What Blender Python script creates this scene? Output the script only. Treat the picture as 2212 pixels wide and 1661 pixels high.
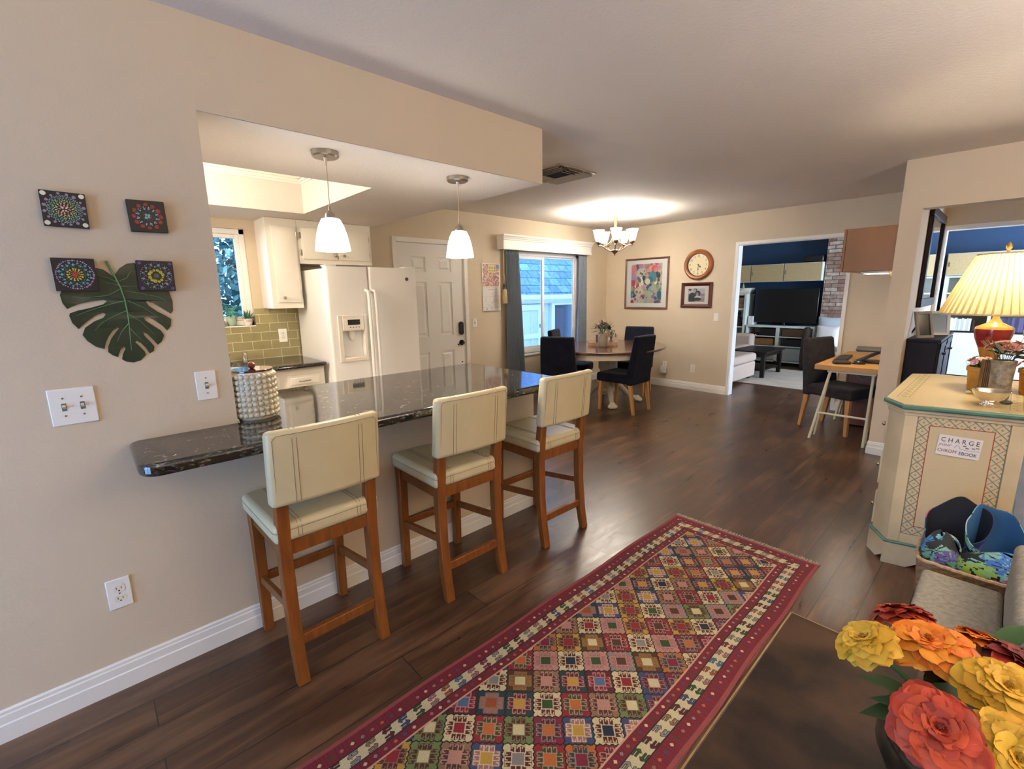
import bpy, bmesh, math, random
import numpy as np
from mathutils import Vector, Matrix
PI = math.pi
random.seed(7)
for _o in list(bpy.data.objects): bpy.data.objects.remove(_o, do_unlink=True)
SC = bpy.context.scene
COL = SC.collection

# ---------------------------------------------------------------- camera
F_PX, YAW, PITCH, ROLL, CAM_H = 996.2155, 0.8245940, -0.1940100, -0.0157475, 1.4485968
cam_d = bpy.data.cameras.new('camera'); cam = bpy.data.objects.new('camera', cam_d); COL.objects.link(cam)
cam_d.sensor_width = 36.0; cam_d.lens = F_PX*36.0/2212; cam_d.clip_start = 0.02; cam_d.clip_end = 100
_f = Vector((-math.sin(YAW)*math.cos(PITCH), math.cos(YAW)*math.cos(PITCH), math.sin(PITCH)))
_r = Vector((math.cos(YAW), math.sin(YAW), 0)); _u = _r.cross(_f)
_r2 = _r*math.cos(ROLL)+_u*math.sin(ROLL); _u2 = -_r*math.sin(ROLL)+_u*math.cos(ROLL)
_m = Matrix((_r2, _u2, -_f)).transposed().to_4x4(); _m.translation = (0, 0, CAM_H)
cam.matrix_world = _m
SC.camera = cam

# ---------------------------------------------------------------- world, view, daylight
SC.view_settings.view_transform = 'Standard'; SC.view_settings.look = 'None'
SC.view_settings.exposure = 1.2; SC.view_settings.gamma = 1.0
try: SC.view_settings.use_curve_mapping = False
except Exception: pass
try:
    SC.cycles.use_denoising = True
    SC.cycles.max_bounces = 10; SC.cycles.diffuse_bounces = 5; SC.cycles.glossy_bounces = 4
    SC.cycles.sample_clamp_indirect = 6.0
    SC.cycles.caustics_reflective = False; SC.cycles.caustics_refractive = False
except Exception: pass
W = bpy.data.worlds.new('sky'); SC.world = W; W.use_nodes = True
_bg = W.node_tree.nodes['Background']
_bg.inputs[0].default_value = (0.30, 0.57, 1.0, 1); _bg.inputs[1].default_value = 3.4

def area(name, loc, rot, sx, sy, power, color, portal=False):
    d = bpy.data.lights.new(name, 'AREA'); d.shape = 'RECTANGLE'; d.size = sx; d.size_y = sy
    d.energy = power; d.color = color
    if portal: d.cycles.is_portal = True
    o = bpy.data.objects.new(name, d); COL.objects.link(o); o.location = loc; o.rotation_euler = rot
    return o
def point(name, loc, power, color, r=0.05, parent=None):
    d = bpy.data.lights.new(name, 'POINT'); d.energy = power; d.color = color; d.shadow_soft_size = r
    o = bpy.data.objects.new(name, d); COL.objects.link(o); o.location = loc
    if parent: o.parent = parent
    return o
WARM = (1.0, 0.90, 0.74); WARMER = (1.0, 0.80, 0.58); DAY = (0.42, 0.62, 1.0)
# sky portals at the real window openings (they only guide sampling of the sky)
area('portal_kitchen', (-4.70, 0.75, 1.62), (0, -PI/2, 0), 0.85, 0.9, 1, (1, 1, 1), True)
area('portal_slider', (-4.70, 5.1, 1.3), (0, -PI/2, 0), 1.4, 1.4, 1, (1, 1, 1), True)
# daylight through the patio door in the wall behind the camera, and the living-room windows beyond the back wall
area('daylight_patio', (-1.1, -2.55, 1.2), (-PI/2, 0, PI), 1.6, 2.0, 12, (0.30, 0.48, 1.0))
area('daylight_living', (2.0, 8.3, 1.5), (0, PI/2, 0), 1.4, 2.4, 115, (0.66, 0.80, 1.0))
# unseen fill lights added to raise the ambient: two aimed at the ceiling, one bulb
area('ceiling_bounce_fill', (0.9, -0.9, 1.65), (PI, 0, 0), 0.35, 0.35, 22, (1.0, 0.80, 0.56))
area('ceiling_bounce_fill', (1.5, 2.0, 1.65), (PI, 0, 0), 0.35, 0.35, 72, (1.0, 0.90, 0.79))
point('hall_fill', (1.9, 5.8, 1.9), 8, (1.0, 0.80, 0.58), 0.15)

# ---------------------------------------------------------------- helpers
def lin(c):
    return tuple(((x/12.92) if x <= 0.04045 else ((x+0.055)/1.055)**2.4) for x in c)
def hexc(s):
    s = s.lstrip('#')
    return lin(tuple(int(s[i:i+2], 16)/255 for i in (0, 2, 4)))
def M(name, col, rough=0.5, metal=0.0, var=0.0, vs=6.0, bump=0.0, bs=60.0, stretch=(1, 1, 1), coat=0.0, emis=None, es=0.0, spec=None, trans=0.0, sheen=0.0, vcol=False, rvar=0.0):
    m = bpy.data.materials.new(name); m.use_nodes = True
    nt = m.node_tree; b = nt.nodes['Principled BSDF']; L = nt.links.new
    col = hexc(col) if isinstance(col, str) else col
    b.inputs['Base Color'].default_value = (*col, 1); b.inputs['Roughness'].default_value = rough
    b.inputs['Metallic'].default_value = metal
    if coat: b.inputs['Coat Weight'].default_value = coat; b.inputs['Coat Roughness'].default_value = 0.08
    if emis is not None: b.inputs['Emission Color'].default_value = (*emis, 1); b.inputs['Emission Strength'].default_value = es
    if spec is not None: b.inputs['Specular IOR Level'].default_value = spec
    if trans: b.inputs['Transmission Weight'].default_value = trans
    if sheen: b.inputs['Sheen Weight'].default_value = sheen
    src = None
    if vcol:
        a = nt.nodes.new('ShaderNodeAttribute'); a.attribute_name = 'Col'; src = a.outputs['Color']; L(src, b.inputs['Base Color'])
    if var or bump or rvar:
        tc = nt.nodes.new('ShaderNodeTexCoord'); mp = nt.nodes.new('ShaderNodeMapping'); mp.inputs['Scale'].default_value = stretch
        L(tc.outputs['Object'], mp.inputs['Vector'])
    if var or rvar:
        n = nt.nodes.new('ShaderNodeTexNoise'); n.inputs['Scale'].default_value = vs; n.inputs['Detail'].default_value = 6
        L(mp.outputs['Vector'], n.inputs['Vector'])
        rmp = nt.nodes.new('ShaderNodeMapRange'); rmp.inputs['From Min'].default_value = 0.3; rmp.inputs['From Max'].default_value = 0.7
        rmp.inputs['To Min'].default_value = 1-var; rmp.inputs['To Max'].default_value = 1+var
        L(n.outputs['Fac'], rmp.inputs['Value'])
        if var:
            mx = nt.nodes.new('ShaderNodeVectorMath'); mx.operation = 'SCALE'
            if src is None: mx.inputs[0].default_value = col
            else: L(src, mx.inputs[0])
            L(rmp.outputs['Result'], mx.inputs['Scale']); L(mx.outputs['Vector'], b.inputs['Base Color'])
    if bump:
        n2 = nt.nodes.new('ShaderNodeTexNoise'); n2.inputs['Scale'].default_value = bs; n2.inputs['Detail'].default_value = 4
        L(mp.outputs['Vector'], n2.inputs['Vector'])
        bp = nt.nodes.new('ShaderNodeBump'); bp.inputs['Strength'].default_value = bump; bp.inputs['Distance'].default_value = 0.004
        L(n2.outputs['Fac'], bp.inputs['Height']); L(bp.outputs['Normal'], b.inputs['Normal'])
    return m

class MB:
    def __init__(s): s.v = []; s.f = []; s.c = []; s.cur = None
    def color(s, c): s.cur = (hexc(c) if isinstance(c, str) else c); return s
    def add(s, vs, fs):
        k = len(s.v); s.v += [tuple(p) for p in vs]
        for f in fs: s.f.append(tuple(i+k for i in f)); s.c.append(s.cur)
        return s
    def box(s, x0, x1, y0, y1, z0, z1):
        x0, x1 = min(x0, x1), max(x0, x1); y0, y1 = min(y0, y1), max(y0, y1); z0, z1 = min(z0, z1), max(z0, z1)
        return s.add([(x0, y0, z0), (x1, y0, z0), (x1, y1, z0), (x0, y1, z0), (x0, y0, z1), (x1, y0, z1), (x1, y1, z1), (x0, y1, z1)],
                     [(0, 3, 2, 1), (4, 5, 6, 7), (0, 1, 5, 4), (1, 2, 6, 5), (2, 3, 7, 6), (3, 0, 4, 7)])
    def hexa(s, a, b):   # a: 4 bottom pts ccw, b: 4 top pts
        return s.add(list(a)+list(b), [(0, 3, 2, 1), (4, 5, 6, 7), (0, 1, 5, 4), (1, 2, 6, 5), (2, 3, 7, 6), (3, 0, 4, 7)])
    def bar(s, p0, p1, w0, w1=None, up=(0, 0, 1), d0=None, d1=None):
        p0 = Vector(p0); p1 = Vector(p1); w1 = w0 if w1 is None else w1; d0 = w0 if d0 is None else d0; d1 = w1 if d1 is None else d1
        ax = (p1-p0).normalized(); up = Vector(up)
        if abs(ax.dot(up)) > 0.95: up = Vector((0, 1, 0))
        sx = ax.cross(up).normalized(); sy = sx.cross(ax).normalized()
        def ring(p, w, d): return [p-sx*w/2-sy*d/2, p+sx*w/2-sy*d/2, p+sx*w/2+sy*d/2, p-sx*w/2+sy*d/2]
        return s.add(ring(p0, w0, d0)+ring(p1, w1, d1), [(0, 1, 2, 3), (7, 6, 5, 4), (0, 4, 5, 1), (1, 5, 6, 2), (2, 6, 7, 3), (3, 7, 4, 0)])
    def tube(s, pts, r, n=8, cap=True, r1=None):
        pts = [Vector(p) for p in pts]; k = len(pts); rings = []
        nrm = None
        for i, p in enumerate(pts):
            t = (pts[min(i+1, k-1)]-pts[max(i-1, 0)]).normalized()
            if nrm is None:
                a = Vector((0, 0, 1)) if abs(t.z) < 0.9 else Vector((1, 0, 0)); nrm = t.cross(a).normalized()
            else:
                nrm = (nrm-t*nrm.dot(t)).normalized()
            b = t.cross(nrm)
            rr = r if r1 is None else r+(r1-r)*i/(k-1)
            if callable(r): rr = r(i/(k-1))
            rings.append([p+(nrm*math.cos(2*PI*j/n)+b*math.sin(2*PI*j/n))*rr for j in range(n)])
        vs = [q for R in rings for q in R]; fs = []
        for i in range(k-1):
            for j in range(n):
                fs.append((i*n+j, i*n+(j+1) % n, (i+1)*n+(j+1) % n, (i+1)*n+j))
        if cap: fs.append(tuple(range(n-1, -1, -1))); fs.append(tuple((k-1)*n+j for j in range(n)))
        return s.add(vs, fs)
    def cyl(s, p0, p1, r0, r1=None, n=20): return s.tube([p0, p1], r0, n=n, r1=r0 if r1 is None else r1)
    def lathe(s, prof, c=(0, 0, 0), axis='z', n=28, mod=None, cap=True):
        vs = []; fs = []
        for i, (r, h) in enumerate(prof):
            for j in range(n):
                a = 2*PI*j/n; rr = r*(mod(a, i/(len(prof)-1)) if mod else 1)
                x, y = rr*math.cos(a), rr*math.sin(a)
                if axis == 'z': p = (c[0]+x, c[1]+y, c[2]+h)
                elif axis == 'y': p = (c[0]+x, c[1]+h, c[2]+y)
                else: p = (c[0]+h, c[1]+x, c[2]+y)
                vs.append(p)
        m = len(prof)
        for i in range(m-1):
            for j in range(n):
                q = (i*n+j, i*n+(j+1) % n, (i+1)*n+(j+1) % n, (i+1)*n+j)
                fs.append(q if axis != 'y' else q[::-1])
        if cap:
            if prof[0][0] > 1e-5: fs.append(tuple(range(n))[::-1] if axis != 'y' else tuple(range(n)))
            if prof[-1][0] > 1e-5: fs.append(tuple((m-1)*n+j for j in range(n)) if axis != 'y' else tuple((m-1)*n+j for j in range(n))[::-1])
        return s.add(vs, fs)
    def prism(s, poly, h0, h1, axis='z'):
        n = len(poly)
        def P(a, b, h): return (a, b, h) if axis == 'z' else ((a, h, b) if axis == 'y' else (h, a, b))
        vs = [P(a, b, h0) for a, b in poly]+[P(a, b, h1) for a, b in poly]
        fs = [tuple(range(n-1, -1, -1)), tuple(range(n, 2*n))]+[(i, (i+1) % n, n+(i+1) % n, n+i) for i in range(n)]
        if axis == 'y': fs = [f[::-1] for f in fs]
        return s.add(vs, fs)
    def ball(s, c, r, n=14, m=8, sq=(1, 1, 1)):
        return s.lathe([(r*math.sin(PI*i/m)+1e-6, 0) for i in range(m+1)], (0, 0, 0), n=n) if False else s._ball(c, r, n, m, sq)
    def _ball(s, c, r, n, m, sq):
        vs = [(c[0], c[1], c[2]-r*sq[2])]
        for i in range(1, m):
            for j in range(n):
                a = 2*PI*j/n; t = PI*i/m
                vs.append((c[0]+r*sq[0]*math.sin(t)*math.cos(a), c[1]+r*sq[1]*math.sin(t)*math.sin(a), c[2]-r*sq[2]*math.cos(t)))
        vs.append((c[0], c[1], c[2]+r*sq[2])); fs = []
        for j in range(n): fs.append((0, 1+(j+1) % n, 1+j)); fs.append((len(vs)-1, 1+(m-2)*n+j, 1+(m-2)*n+(j+1) % n))
        for i in range(m-2):
            for j in range(n): fs.append((1+i*n+j, 1+i*n+(j+1) % n, 1+(i+1)*n+(j+1) % n, 1+(i+1)*n+j))
        return s.add(vs, fs)
    def grid(s, fn, nu, nv, closed=False):
        vs = [fn(i/nu, j/nv) for j in range(nv+1) for i in range(nu+1)]
        fs = [(j*(nu+1)+i, j*(nu+1)+i+1, (j+1)*(nu+1)+i+1, (j+1)*(nu+1)+i) for j in range(nv) for i in range(nu)]
        return s.add(vs, fs)
    def build(s, name, mat, parent=None, bev=0, seg=2, smooth=None, base=None, sub=0, solid=0, flat=False):
        vs = s.v
        if base is not None: vs = [(p[0]-base[0], p[1]-base[1], p[2]-base[2]) for p in vs]
        me = bpy.data.meshes.new(name); me.from_pydata(vs, [], s.f)
        if any(c is not None for c in s.c):
            at = me.color_attributes.new('Col', 'FLOAT_COLOR', 'CORNER')
            arr = []
            for p, c in zip(me.polygons, s.c): arr += list((*(c or (1, 1, 1)), 1))*p.loop_total
            at.data.foreach_set('color', arr)
        if isinstance(mat, (list, tuple)):
            for mm in mat: me.materials.append(mm)
        elif mat: me.materials.append(mat)
        if not flat:
            me.shade_smooth()
            me.set_sharp_from_angle(angle=math.radians(smooth if smooth else 38))
        o = bpy.data.objects.new(name, me); COL.objects.link(o)
        if parent is not None: o.parent = parent
        if solid:
            md = o.modifiers.new('solid', 'SOLIDIFY'); md.thickness = solid; md.offset = 0
        if bev:
            md = o.modifiers.new('bevel', 'BEVEL'); md.width = bev; md.segments = seg; md.limit_method = 'ANGLE'; md.angle_limit = math.radians(40)
            md.harden_normals = False
        if sub:
            md = o.modifiers.new('sub', 'SUBSURF'); md.levels = sub; md.render_levels = sub
        return o
def tag(o, label, cat, group=None, kind=None):
    if label: o['label'] = label
    if cat: o['category'] = cat
    if group: o['group'] = group
    if kind: o['kind'] = kind
    return o
def thing(name, label, cat, loc=(0, 0, 0), rz=0, group=None):
    o = bpy.data.objects.new(name, None); COL.objects.link(o); o.empty_display_size = 0.05
    o.location = loc; o.rotation_euler = (0, 0, rz)
    return tag(o, label, cat, group)
def struct(o): o['kind'] = 'structure'; return o
def kids(o): return [c for c in bpy.data.objects if c.parent is o]
def dup(root, loc, rz, label=None, group=None):
    r = root.copy(); COL.objects.link(r); r.location = loc; r.rotation_euler = (0, 0, rz)
    if label: r['label'] = label
    if group: r['group'] = group
    for ch in kids(root):
        c = ch.copy(); COL.objects.link(c); c.parent = r
        for g in kids(ch):
            d = g.copy(); COL.objects.link(d); d.parent = c
    return r
_VC = {}
def vmat(rough=0.6, bump=0.0, bs=300, coat=0, sheen=0, var=0.0, vs=20):
    k = (rough, bump, bs, coat, sheen, var, vs)
    if k not in _VC: _VC[k] = M('coloured_%d' % len(_VC), (1, 1, 1), rough, bump=bump, bs=bs, vcol=True, coat=coat, sheen=sheen, var=var, vs=vs)
    return _VC[k]
def paint(name, parent, w, h, nx, ny, fn, y=0.0, x0=None, z0=None, mat=None, loc_fn=None):
    """a fine woven or painted sheet: every cell one face with its own colour; faces -y, unless loc_fn lays it elsewhere"""
    x0 = -w/2 if x0 is None else x0; z0 = -h/2 if z0 is None else z0
    u = (np.arange(nx)+0.5)/nx; v = (np.arange(ny)+0.5)/ny
    U, V = np.meshgrid(u, v); C = np.asarray(fn(U, V), float)
    gx = np.linspace(0, 1, nx+1); gy = np.linspace(0, 1, ny+1); GX, GY = np.meshgrid(gx, gy)
    if loc_fn: P = loc_fn(GX, GY)
    else: P = np.stack([x0+GX*w, np.full_like(GX, y), z0+GY*h], -1)
    verts = P.reshape(-1, 3).astype(np.float32)
    i = np.arange(nx)[None, :]+np.arange(ny)[:, None]*(nx+1)
    F = np.stack([i, i+1, i+nx+2, i+nx+1], -1).reshape(-1, 4).astype(np.int32)
    me = bpy.data.meshes.new(name); n = len(F)
    me.vertices.add(len(verts)); me.vertices.foreach_set('co', verts.ravel())
    me.loops.add(n*4); me.loops.foreach_set('vertex_index', F.ravel())
    me.polygons.add(n); me.polygons.foreach_set('loop_start', np.arange(n, dtype=np.int32)*4)
    try: me.polygons.foreach_set('loop_total', np.full(n, 4, dtype=np.int32))
    except Exception: pass
    me.update(calc_edges=True)
    at = me.color_attributes.new('Col', 'FLOAT_COLOR', 'CORNER')
    cc = np.concatenate([C.reshape(-1, 3), np.ones((n, 1))], 1)
    at.data.foreach_set('color', np.repeat(cc, 4, axis=0).astype(np.float32).ravel())
    me.materials.append(mat or vmat(0.6)); me.shade_smooth()
    o = bpy.data.objects.new(name, me); COL.objects.link(o)
    if parent is not None: o.parent = parent
    return o
def text(name, parent, s, size, loc, mat, align='CENTER', rot=(PI/2, 0, 0), shear=0, extrude=0.0004, sx=1.0, bold=0.0):
    cu = bpy.data.curves.new('t', 'FONT'); cu.body = s; cu.size = size; cu.align_x = align; cu.align_y = 'CENTER'
    cu.extrude = extrude; cu.shear = shear; cu.offset = bold; cu.resolution_u = 3
    t = bpy.data.objects.new('t', cu); COL.objects.link(t)
    dg = bpy.context.evaluated_depsgraph_get(); me = bpy.data.meshes.new_from_object(t.evaluated_get(dg))
    bpy.data.objects.remove(t, do_unlink=True)
    R = Matrix.Translation(loc) @ Matrix.Rotation(rot[2], 4, 'Z') @ Matrix.Rotation(rot[0], 4, 'X') @ Matrix.Rotation(rot[1], 4, 'Y') @ Matrix.Diagonal((sx, 1, 1, 1))
    me.transform(R); me.materials.clear(); me.materials.append(mat)
    o = bpy.data.objects.new(name, me); COL.objects.link(o); o.parent = parent
    return o
FACE_Y = 0.0       # things on a wall seen from -y
FACE_X = PI/2      # things on a wall seen from +x

# ---------------------------------------------------------------- materials
WALL = M('wall_paint', '#cfbfa6', 0.75, var=0.02, vs=3, bump=0.1, bs=110)
WALLK = WALL
CEIL = M('ceiling_paint', '#dad1c8', 0.85, var=0.02, vs=2, bump=0.45, bs=70)
WHITE = M('white_trim', '#e8e4db', 0.4)
GLOSSW = M('white_enamel', '#ecebe8', 0.28)
CABW = M('cabinet_paint', '#e6e0d4', 0.45, bump=0.05, bs=20)
GREEN_WALL = WALL
NICKEL = M('brushed_nickel', '#a39a8e', 0.32, 1.0, var=0.06, vs=40)
CHROME = M('polished_metal', '#e0dedb', 0.12, 1.0)
BLACK = M('black_plastic', '#17161a', 0.4)
DARK = M('dark_gap', '#0c0b0b', 0.9)
PLATE = M('switch_plate', '#efece4', 0.35)
PLATEH = M('outlet_plate', '#e9e2d3', 0.4)
HONEY = M('honey_wood', '#7a4519', 0.42, var=0.25, vs=9, stretch=(6, 6, 0.7), bump=0.05, bs=60)
OAK = M('light_oak', '#c4924f', 0.5, var=0.12, vs=7, stretch=(5, 5, 0.7))
LEGW = M('pale_leg_wood', '#b8864f', 0.5, var=0.12, vs=8, stretch=(5, 5, 0.6))
BROWN = M('dark_walnut', '#35241d', 0.4, var=0.2, vs=6)
ESPR = M('espresso_wood', '#1a1311', 0.4, var=0.12, vs=6, spec=0.25)
VINYL = M('cream_vinyl', '#c9bd98', 0.42, var=0.07, vs=5, bump=0.12, bs=25)
STITCH = M('grey_thread', '#6d675c', 0.8)
NAVY = M('navy_velvet', '#10121f', 0.8, var=0.6, vs=9, sheen=0.06, bump=0.35, bs=14, spec=0.12)
GREYV = M('grey_velvet', '#2b2728', 0.85, var=0.3, vs=14, sheen=0.08, bump=0.2, bs=14, spec=0.12)
LIGHTW = M('white_shelf', '#dfe6dc', 0.4)
GLASSM = M('window_glass', (1, 1, 1), 0.0, trans=1.0)
def glass_pane():
    m = bpy.data.materials.new('pane_glass'); m.use_nodes = True; nt = m.node_tree
    for n in list(nt.nodes): nt.nodes.remove(n)
    o = nt.nodes.new('ShaderNodeOutputMaterial'); t = nt.nodes.new('ShaderNodeBsdfTransparent'); g = nt.nodes.new('ShaderNodeBsdfGlossy')
    g.inputs['Roughness'].default_value = 0.02; mx = nt.nodes.new('ShaderNodeMixShader'); fr = nt.nodes.new('ShaderNodeFresnel'); fr.inputs['IOR'].default_value = 1.25
    t.inputs[0].default_value = (0.97, 0.98, 1, 1)
    nt.links.new(fr.outputs[0], mx.inputs[0]); nt.links.new(t.outputs[0], mx.inputs[1]); nt.links.new(g.outputs[0], mx.inputs[2]); nt.links.new(mx.outputs[0], o.inputs[0])
    return m
PANE = glass_pane()
def glow(name, col, s):
    m = bpy.data.materials.new(name); m.use_nodes = True; nt = m.node_tree; b = nt.nodes['Principled BSDF']
    b.inputs['Base Color'].default_value = (*col, 1); b.inputs['Emission Color'].default_value = (*col, 1); b.inputs['Emission Strength'].default_value = s; b.inputs['Roughness'].default_value = 0.3
    return m
SHADE = glow('lit_glass_shade', (1.0, 0.92, 0.80), 8.5)
SHADE2 = glow('lit_chandelier_glass', (1.0, 0.95, 0.86), 25.0)

def plank_floor():
    m = bpy.data.materials.new('plank_floor'); m.use_nodes = True; nt = m.node_tree; b = nt.nodes['Principled BSDF']; L = nt.links.new; N = nt.nodes.new
    tc = N('ShaderNodeTexCoord'); sp = N('ShaderNodeSeparateXYZ'); cb = N('ShaderNodeCombineXYZ')
    L(tc.outputs['Object'], sp.inputs[0]); L(sp.outputs['Y'], cb.inputs['X']); L(sp.outputs['X'], cb.inputs['Y'])
    br = N('ShaderNodeTexBrick'); br.offset = 0.37; br.inputs['Scale'].default_value = 1; br.inputs['Mortar Size'].default_value = 0.0022
    br.inputs['Brick Width'].default_value = 1.22; br.inputs['Row Height'].default_value = 0.152; br.inputs['Mortar Smooth'].default_value = 0.3
    br.inputs['Color1'].default_value = (0.0, 0, 0, 1); br.inputs['Color2'].default_value = (1, 1, 1, 1); br.inputs['Mortar'].default_value = (0.5, 0.5, 0.5, 1); br.inputs['Bias'].default_value = 0
    L(cb.outputs[0], br.inputs['Vector'])
    # grain: stretched along the plank and shifted plank by plank
    sep = N('ShaderNodeSeparateColor'); L(br.outputs['Color'], sep.inputs[0])
    mp = N('ShaderNodeMapping'); mp.inputs['Scale'].default_value = (1.6, 16, 1); L(cb.outputs[0], mp.inputs['Vector'])
    ad = N('ShaderNodeVectorMath'); ad.operation = 'ADD'; cb2 = N('ShaderNodeCombineXYZ')
    mu = N('ShaderNodeMath'); mu.operation = 'MULTIPLY'; mu.inputs[1].default_value = 37.0; L(sep.outputs[0], mu.inputs[0]); L(mu.outputs[0], cb2.inputs['Z'])
    L(mp.outputs[0], ad.inputs[0]); L(cb2.outputs[0], ad.inputs[1])
    n1 = N('ShaderNodeTexNoise'); n1.inputs['Scale'].default_value = 1.1; n1.inputs['Detail'].default_value = 8; n1.inputs['Roughness'].default_value = 0.62; n1.inputs['Distortion'].default_value = 0.8; L(ad.outputs[0], n1.inputs['Vector'])
    mp2 = N('ShaderNodeMapping'); mp2.inputs['Scale'].default_value = (1.5, 3.5, 1); L(cb.outputs[0], mp2.inputs['Vector'])
    n2 = N('ShaderNodeTexNoise'); n2.inputs['Scale'].default_value = 1.6; n2.inputs['Detail'].default_value = 5; L(mp2.outputs[0], n2.inputs['Vector'])
    cr = N('ShaderNodeValToRGB'); e = cr.color_ramp.elements
    e[0].position = 0.28; e[0].color = (*hexc('#21150e'), 1); e[1].position = 0.74; e[1].color = (*hexc('#7c5a40'), 1)
    q = e.new(0.5); q.color = (*hexc('#4a3223'), 1)
    mx = N('ShaderNodeMath'); mx.operation = 'MULTIPLY_ADD'; mx.inputs[1].default_value = 0.55; L(n1.outputs['Fac'], mx.inputs[0])
    m2 = N('ShaderNodeMath'); m2.operation = 'MULTIPLY_ADD'; m2.inputs[1].default_value = 0.38; L(n2.outputs['Fac'], m2.inputs[0])
    m3 = N('ShaderNodeMath'); m3.operation = 'MULTIPLY'; m3.inputs[1].default_value = 0.09; L(sep.outputs[0], m3.inputs[0])
    L(m3.outputs[0], m2.inputs[2]); L(m2.outputs[0], mx.inputs[2]); L(mx.outputs[0], cr.inputs[0])
    dk = N('ShaderNodeMix'); dk.data_type = 'RGBA'; L(br.outputs['Fac'], dk.inputs['Factor']); L(cr.outputs[0], dk.inputs['A']); dk.inputs['B'].default_value = (0.012, 0.009, 0.008, 1)
    L(dk.outputs['Result'], b.inputs['Base Color'])
    rr = N('ShaderNodeMapRange'); rr.inputs['To Min'].default_value = 0.20; rr.inputs['To Max'].default_value = 0.42; b.inputs['IOR'].default_value = 1.62; L(n1.outputs['Fac'], rr.inputs['Value']); L(rr.outputs[0], b.inputs['Roughness'])
    bp = N('ShaderNodeBump'); bp.inputs['Strength'].default_value = 0.22; bp.inputs['Distance'].default_value = 0.003
    sb = N('ShaderNodeMath'); sb.operation = 'SUBTRACT'; L(n1.outputs['Fac'], sb.inputs[0]); L(br.outputs['Fac'], sb.inputs[1]); L(sb.outputs[0], bp.inputs['Height']); L(bp.outputs[0], b.inputs['Normal'])
    return m
FLOOR = plank_floor()
def granite(scale=1.0):
    m = bpy.data.materials.new('black_granite'); m.use_nodes = True; nt = m.node_tree; b = nt.nodes['Principled BSDF']; L = nt.links.new; N = nt.nodes.new
    tc = N('ShaderNodeTexCoord'); mp = N('ShaderNodeMapping'); mp.inputs['Scale'].default_value = (1.0, 0.55, 1.0); L(tc.outputs['Object'], mp.inputs[0])
    v = N('ShaderNodeTexVoronoi'); v.inputs['Scale'].default_value = 95; L(mp.outputs[0], v.inputs['Vector'])
    n = N('ShaderNodeTexNoise'); n.inputs['Scale'].default_value = 55; n.inputs['Detail'].default_value = 5; n.inputs['Distortion'].default_value = 1.5; L(mp.outputs[0], n.inputs['Vector'])
    cr = N('ShaderNodeValToRGB'); e = cr.color_ramp.elements; e[0].position = 0.50; e[0].color = (0.016, 0.013, 0.012, 1); e[1].position = 0.76; e[1].color = (0.55, 0.49, 0.42, 1); q = e.new(0.62); q.color = (0.075, 0.062, 0.055, 1)
    L(n.outputs['Fac'], cr.inputs[0])
    mx = N('ShaderNodeMix'); mx.data_type = 'RGBA'; mx.blend_type = 'MULTIPLY'; mx.inputs['Factor'].default_value = 0.6; L(cr.outputs[0], mx.inputs['A']); L(v.outputs['Color'], mx.inputs['B'])
    L(mx.outputs['Result'], b.inputs['Base Color']); b.inputs['Roughness'].default_value = 0.06; b.inputs['IOR'].default_value = 1.8
    return m
GRAN = granite()
def tiles(name, c1, c2, mortar, bw, rh, ms, axes, rough=0.3, bump=0.5, var=0.2, off=0.5, shift=(0, 0)):
    m = bpy.data.materials.new(name); m.use_nodes = True; nt = m.node_tree; b = nt.nodes['Principled BSDF']; L = nt.links.new; N = nt.nodes.new
    tc = N('ShaderNodeTexCoord'); sp = N('ShaderNodeSeparateXYZ'); cb = N('ShaderNodeCombineXYZ'); L(tc.outputs['Object'], sp.inputs[0])
    L(sp.outputs[axes[0]], cb.inputs['X']); L(sp.outputs[axes[1]], cb.inputs['Y'])
    mp = N('ShaderNodeMapping'); mp.inputs['Location'].default_value = (shift[0], shift[1], 0); L(cb.outputs[0], mp.inputs[0])
    br = N('ShaderNodeTexBrick'); br.offset = off; br.inputs['Scale'].default_value = 1; br.inputs['Brick Width'].default_value = bw; br.inputs['Row Height'].default_value = rh; br.inputs['Mortar Size'].default_value = ms
    br.inputs['Color1'].default_value = (*hexc(c1), 1); br.inputs['Color2'].default_value = (*hexc(c2), 1); br.inputs['Mortar'].default_value = (*hexc(mortar), 1); L(mp.outputs[0], br.inputs['Vector'])
    n = N('ShaderNodeTexNoise'); n.inputs['Scale'].default_value = 14; n.inputs['Detail'].default_value = 6; L(tc.outputs['Object'], n.inputs['Vector'])
    mr = N('ShaderNodeMapRange'); mr.inputs['From Min'].default_value = 0.3; mr.inputs['From Max'].default_value = 0.7; mr.inputs['To Min'].default_value = 1-var; mr.inputs['To Max'].default_value = 1+var; L(n.outputs['Fac'], mr.inputs['Value'])
    sc = N('ShaderNodeVectorMath'); sc.operation = 'SCALE'; L(br.outputs['Color'], sc.inputs[0]); L(mr.outputs[0], sc.inputs['Scale']); L(sc.outputs[0], b.inputs['Base Color'])
    b.inputs['Roughness'].default_value = rough
    bp = N('ShaderNodeBump'); bp.invert = True; bp.inputs['Strength'].default_value = bump; bp.inputs['Distance'].default_value = 0.004; L(br.outputs['Fac'], bp.inputs['Height']); L(bp.outputs[0], b.inputs['Normal'])
    return m
SPLASH = tiles('olive_glass_tile', '#8d8560', '#9c9168', '#cfc59f', 0.16, 0.08, 0.0025, ('Y', 'Z'), 0.22, 0.3, 0.06, shift=(-0.087, -0.018))
BRICK = tiles('whitewashed_brick', '#8a6554', '#c3b3a2', '#5d524b', 0.2, 0.067, 0.006, ('X', 'Z'), 0.9, 0.8, 0.35)
CARPET = M('carpet_steps', '#8f8a80', 0.95, var=0.22, vs=60, bump=1.0, bs=260)
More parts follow.
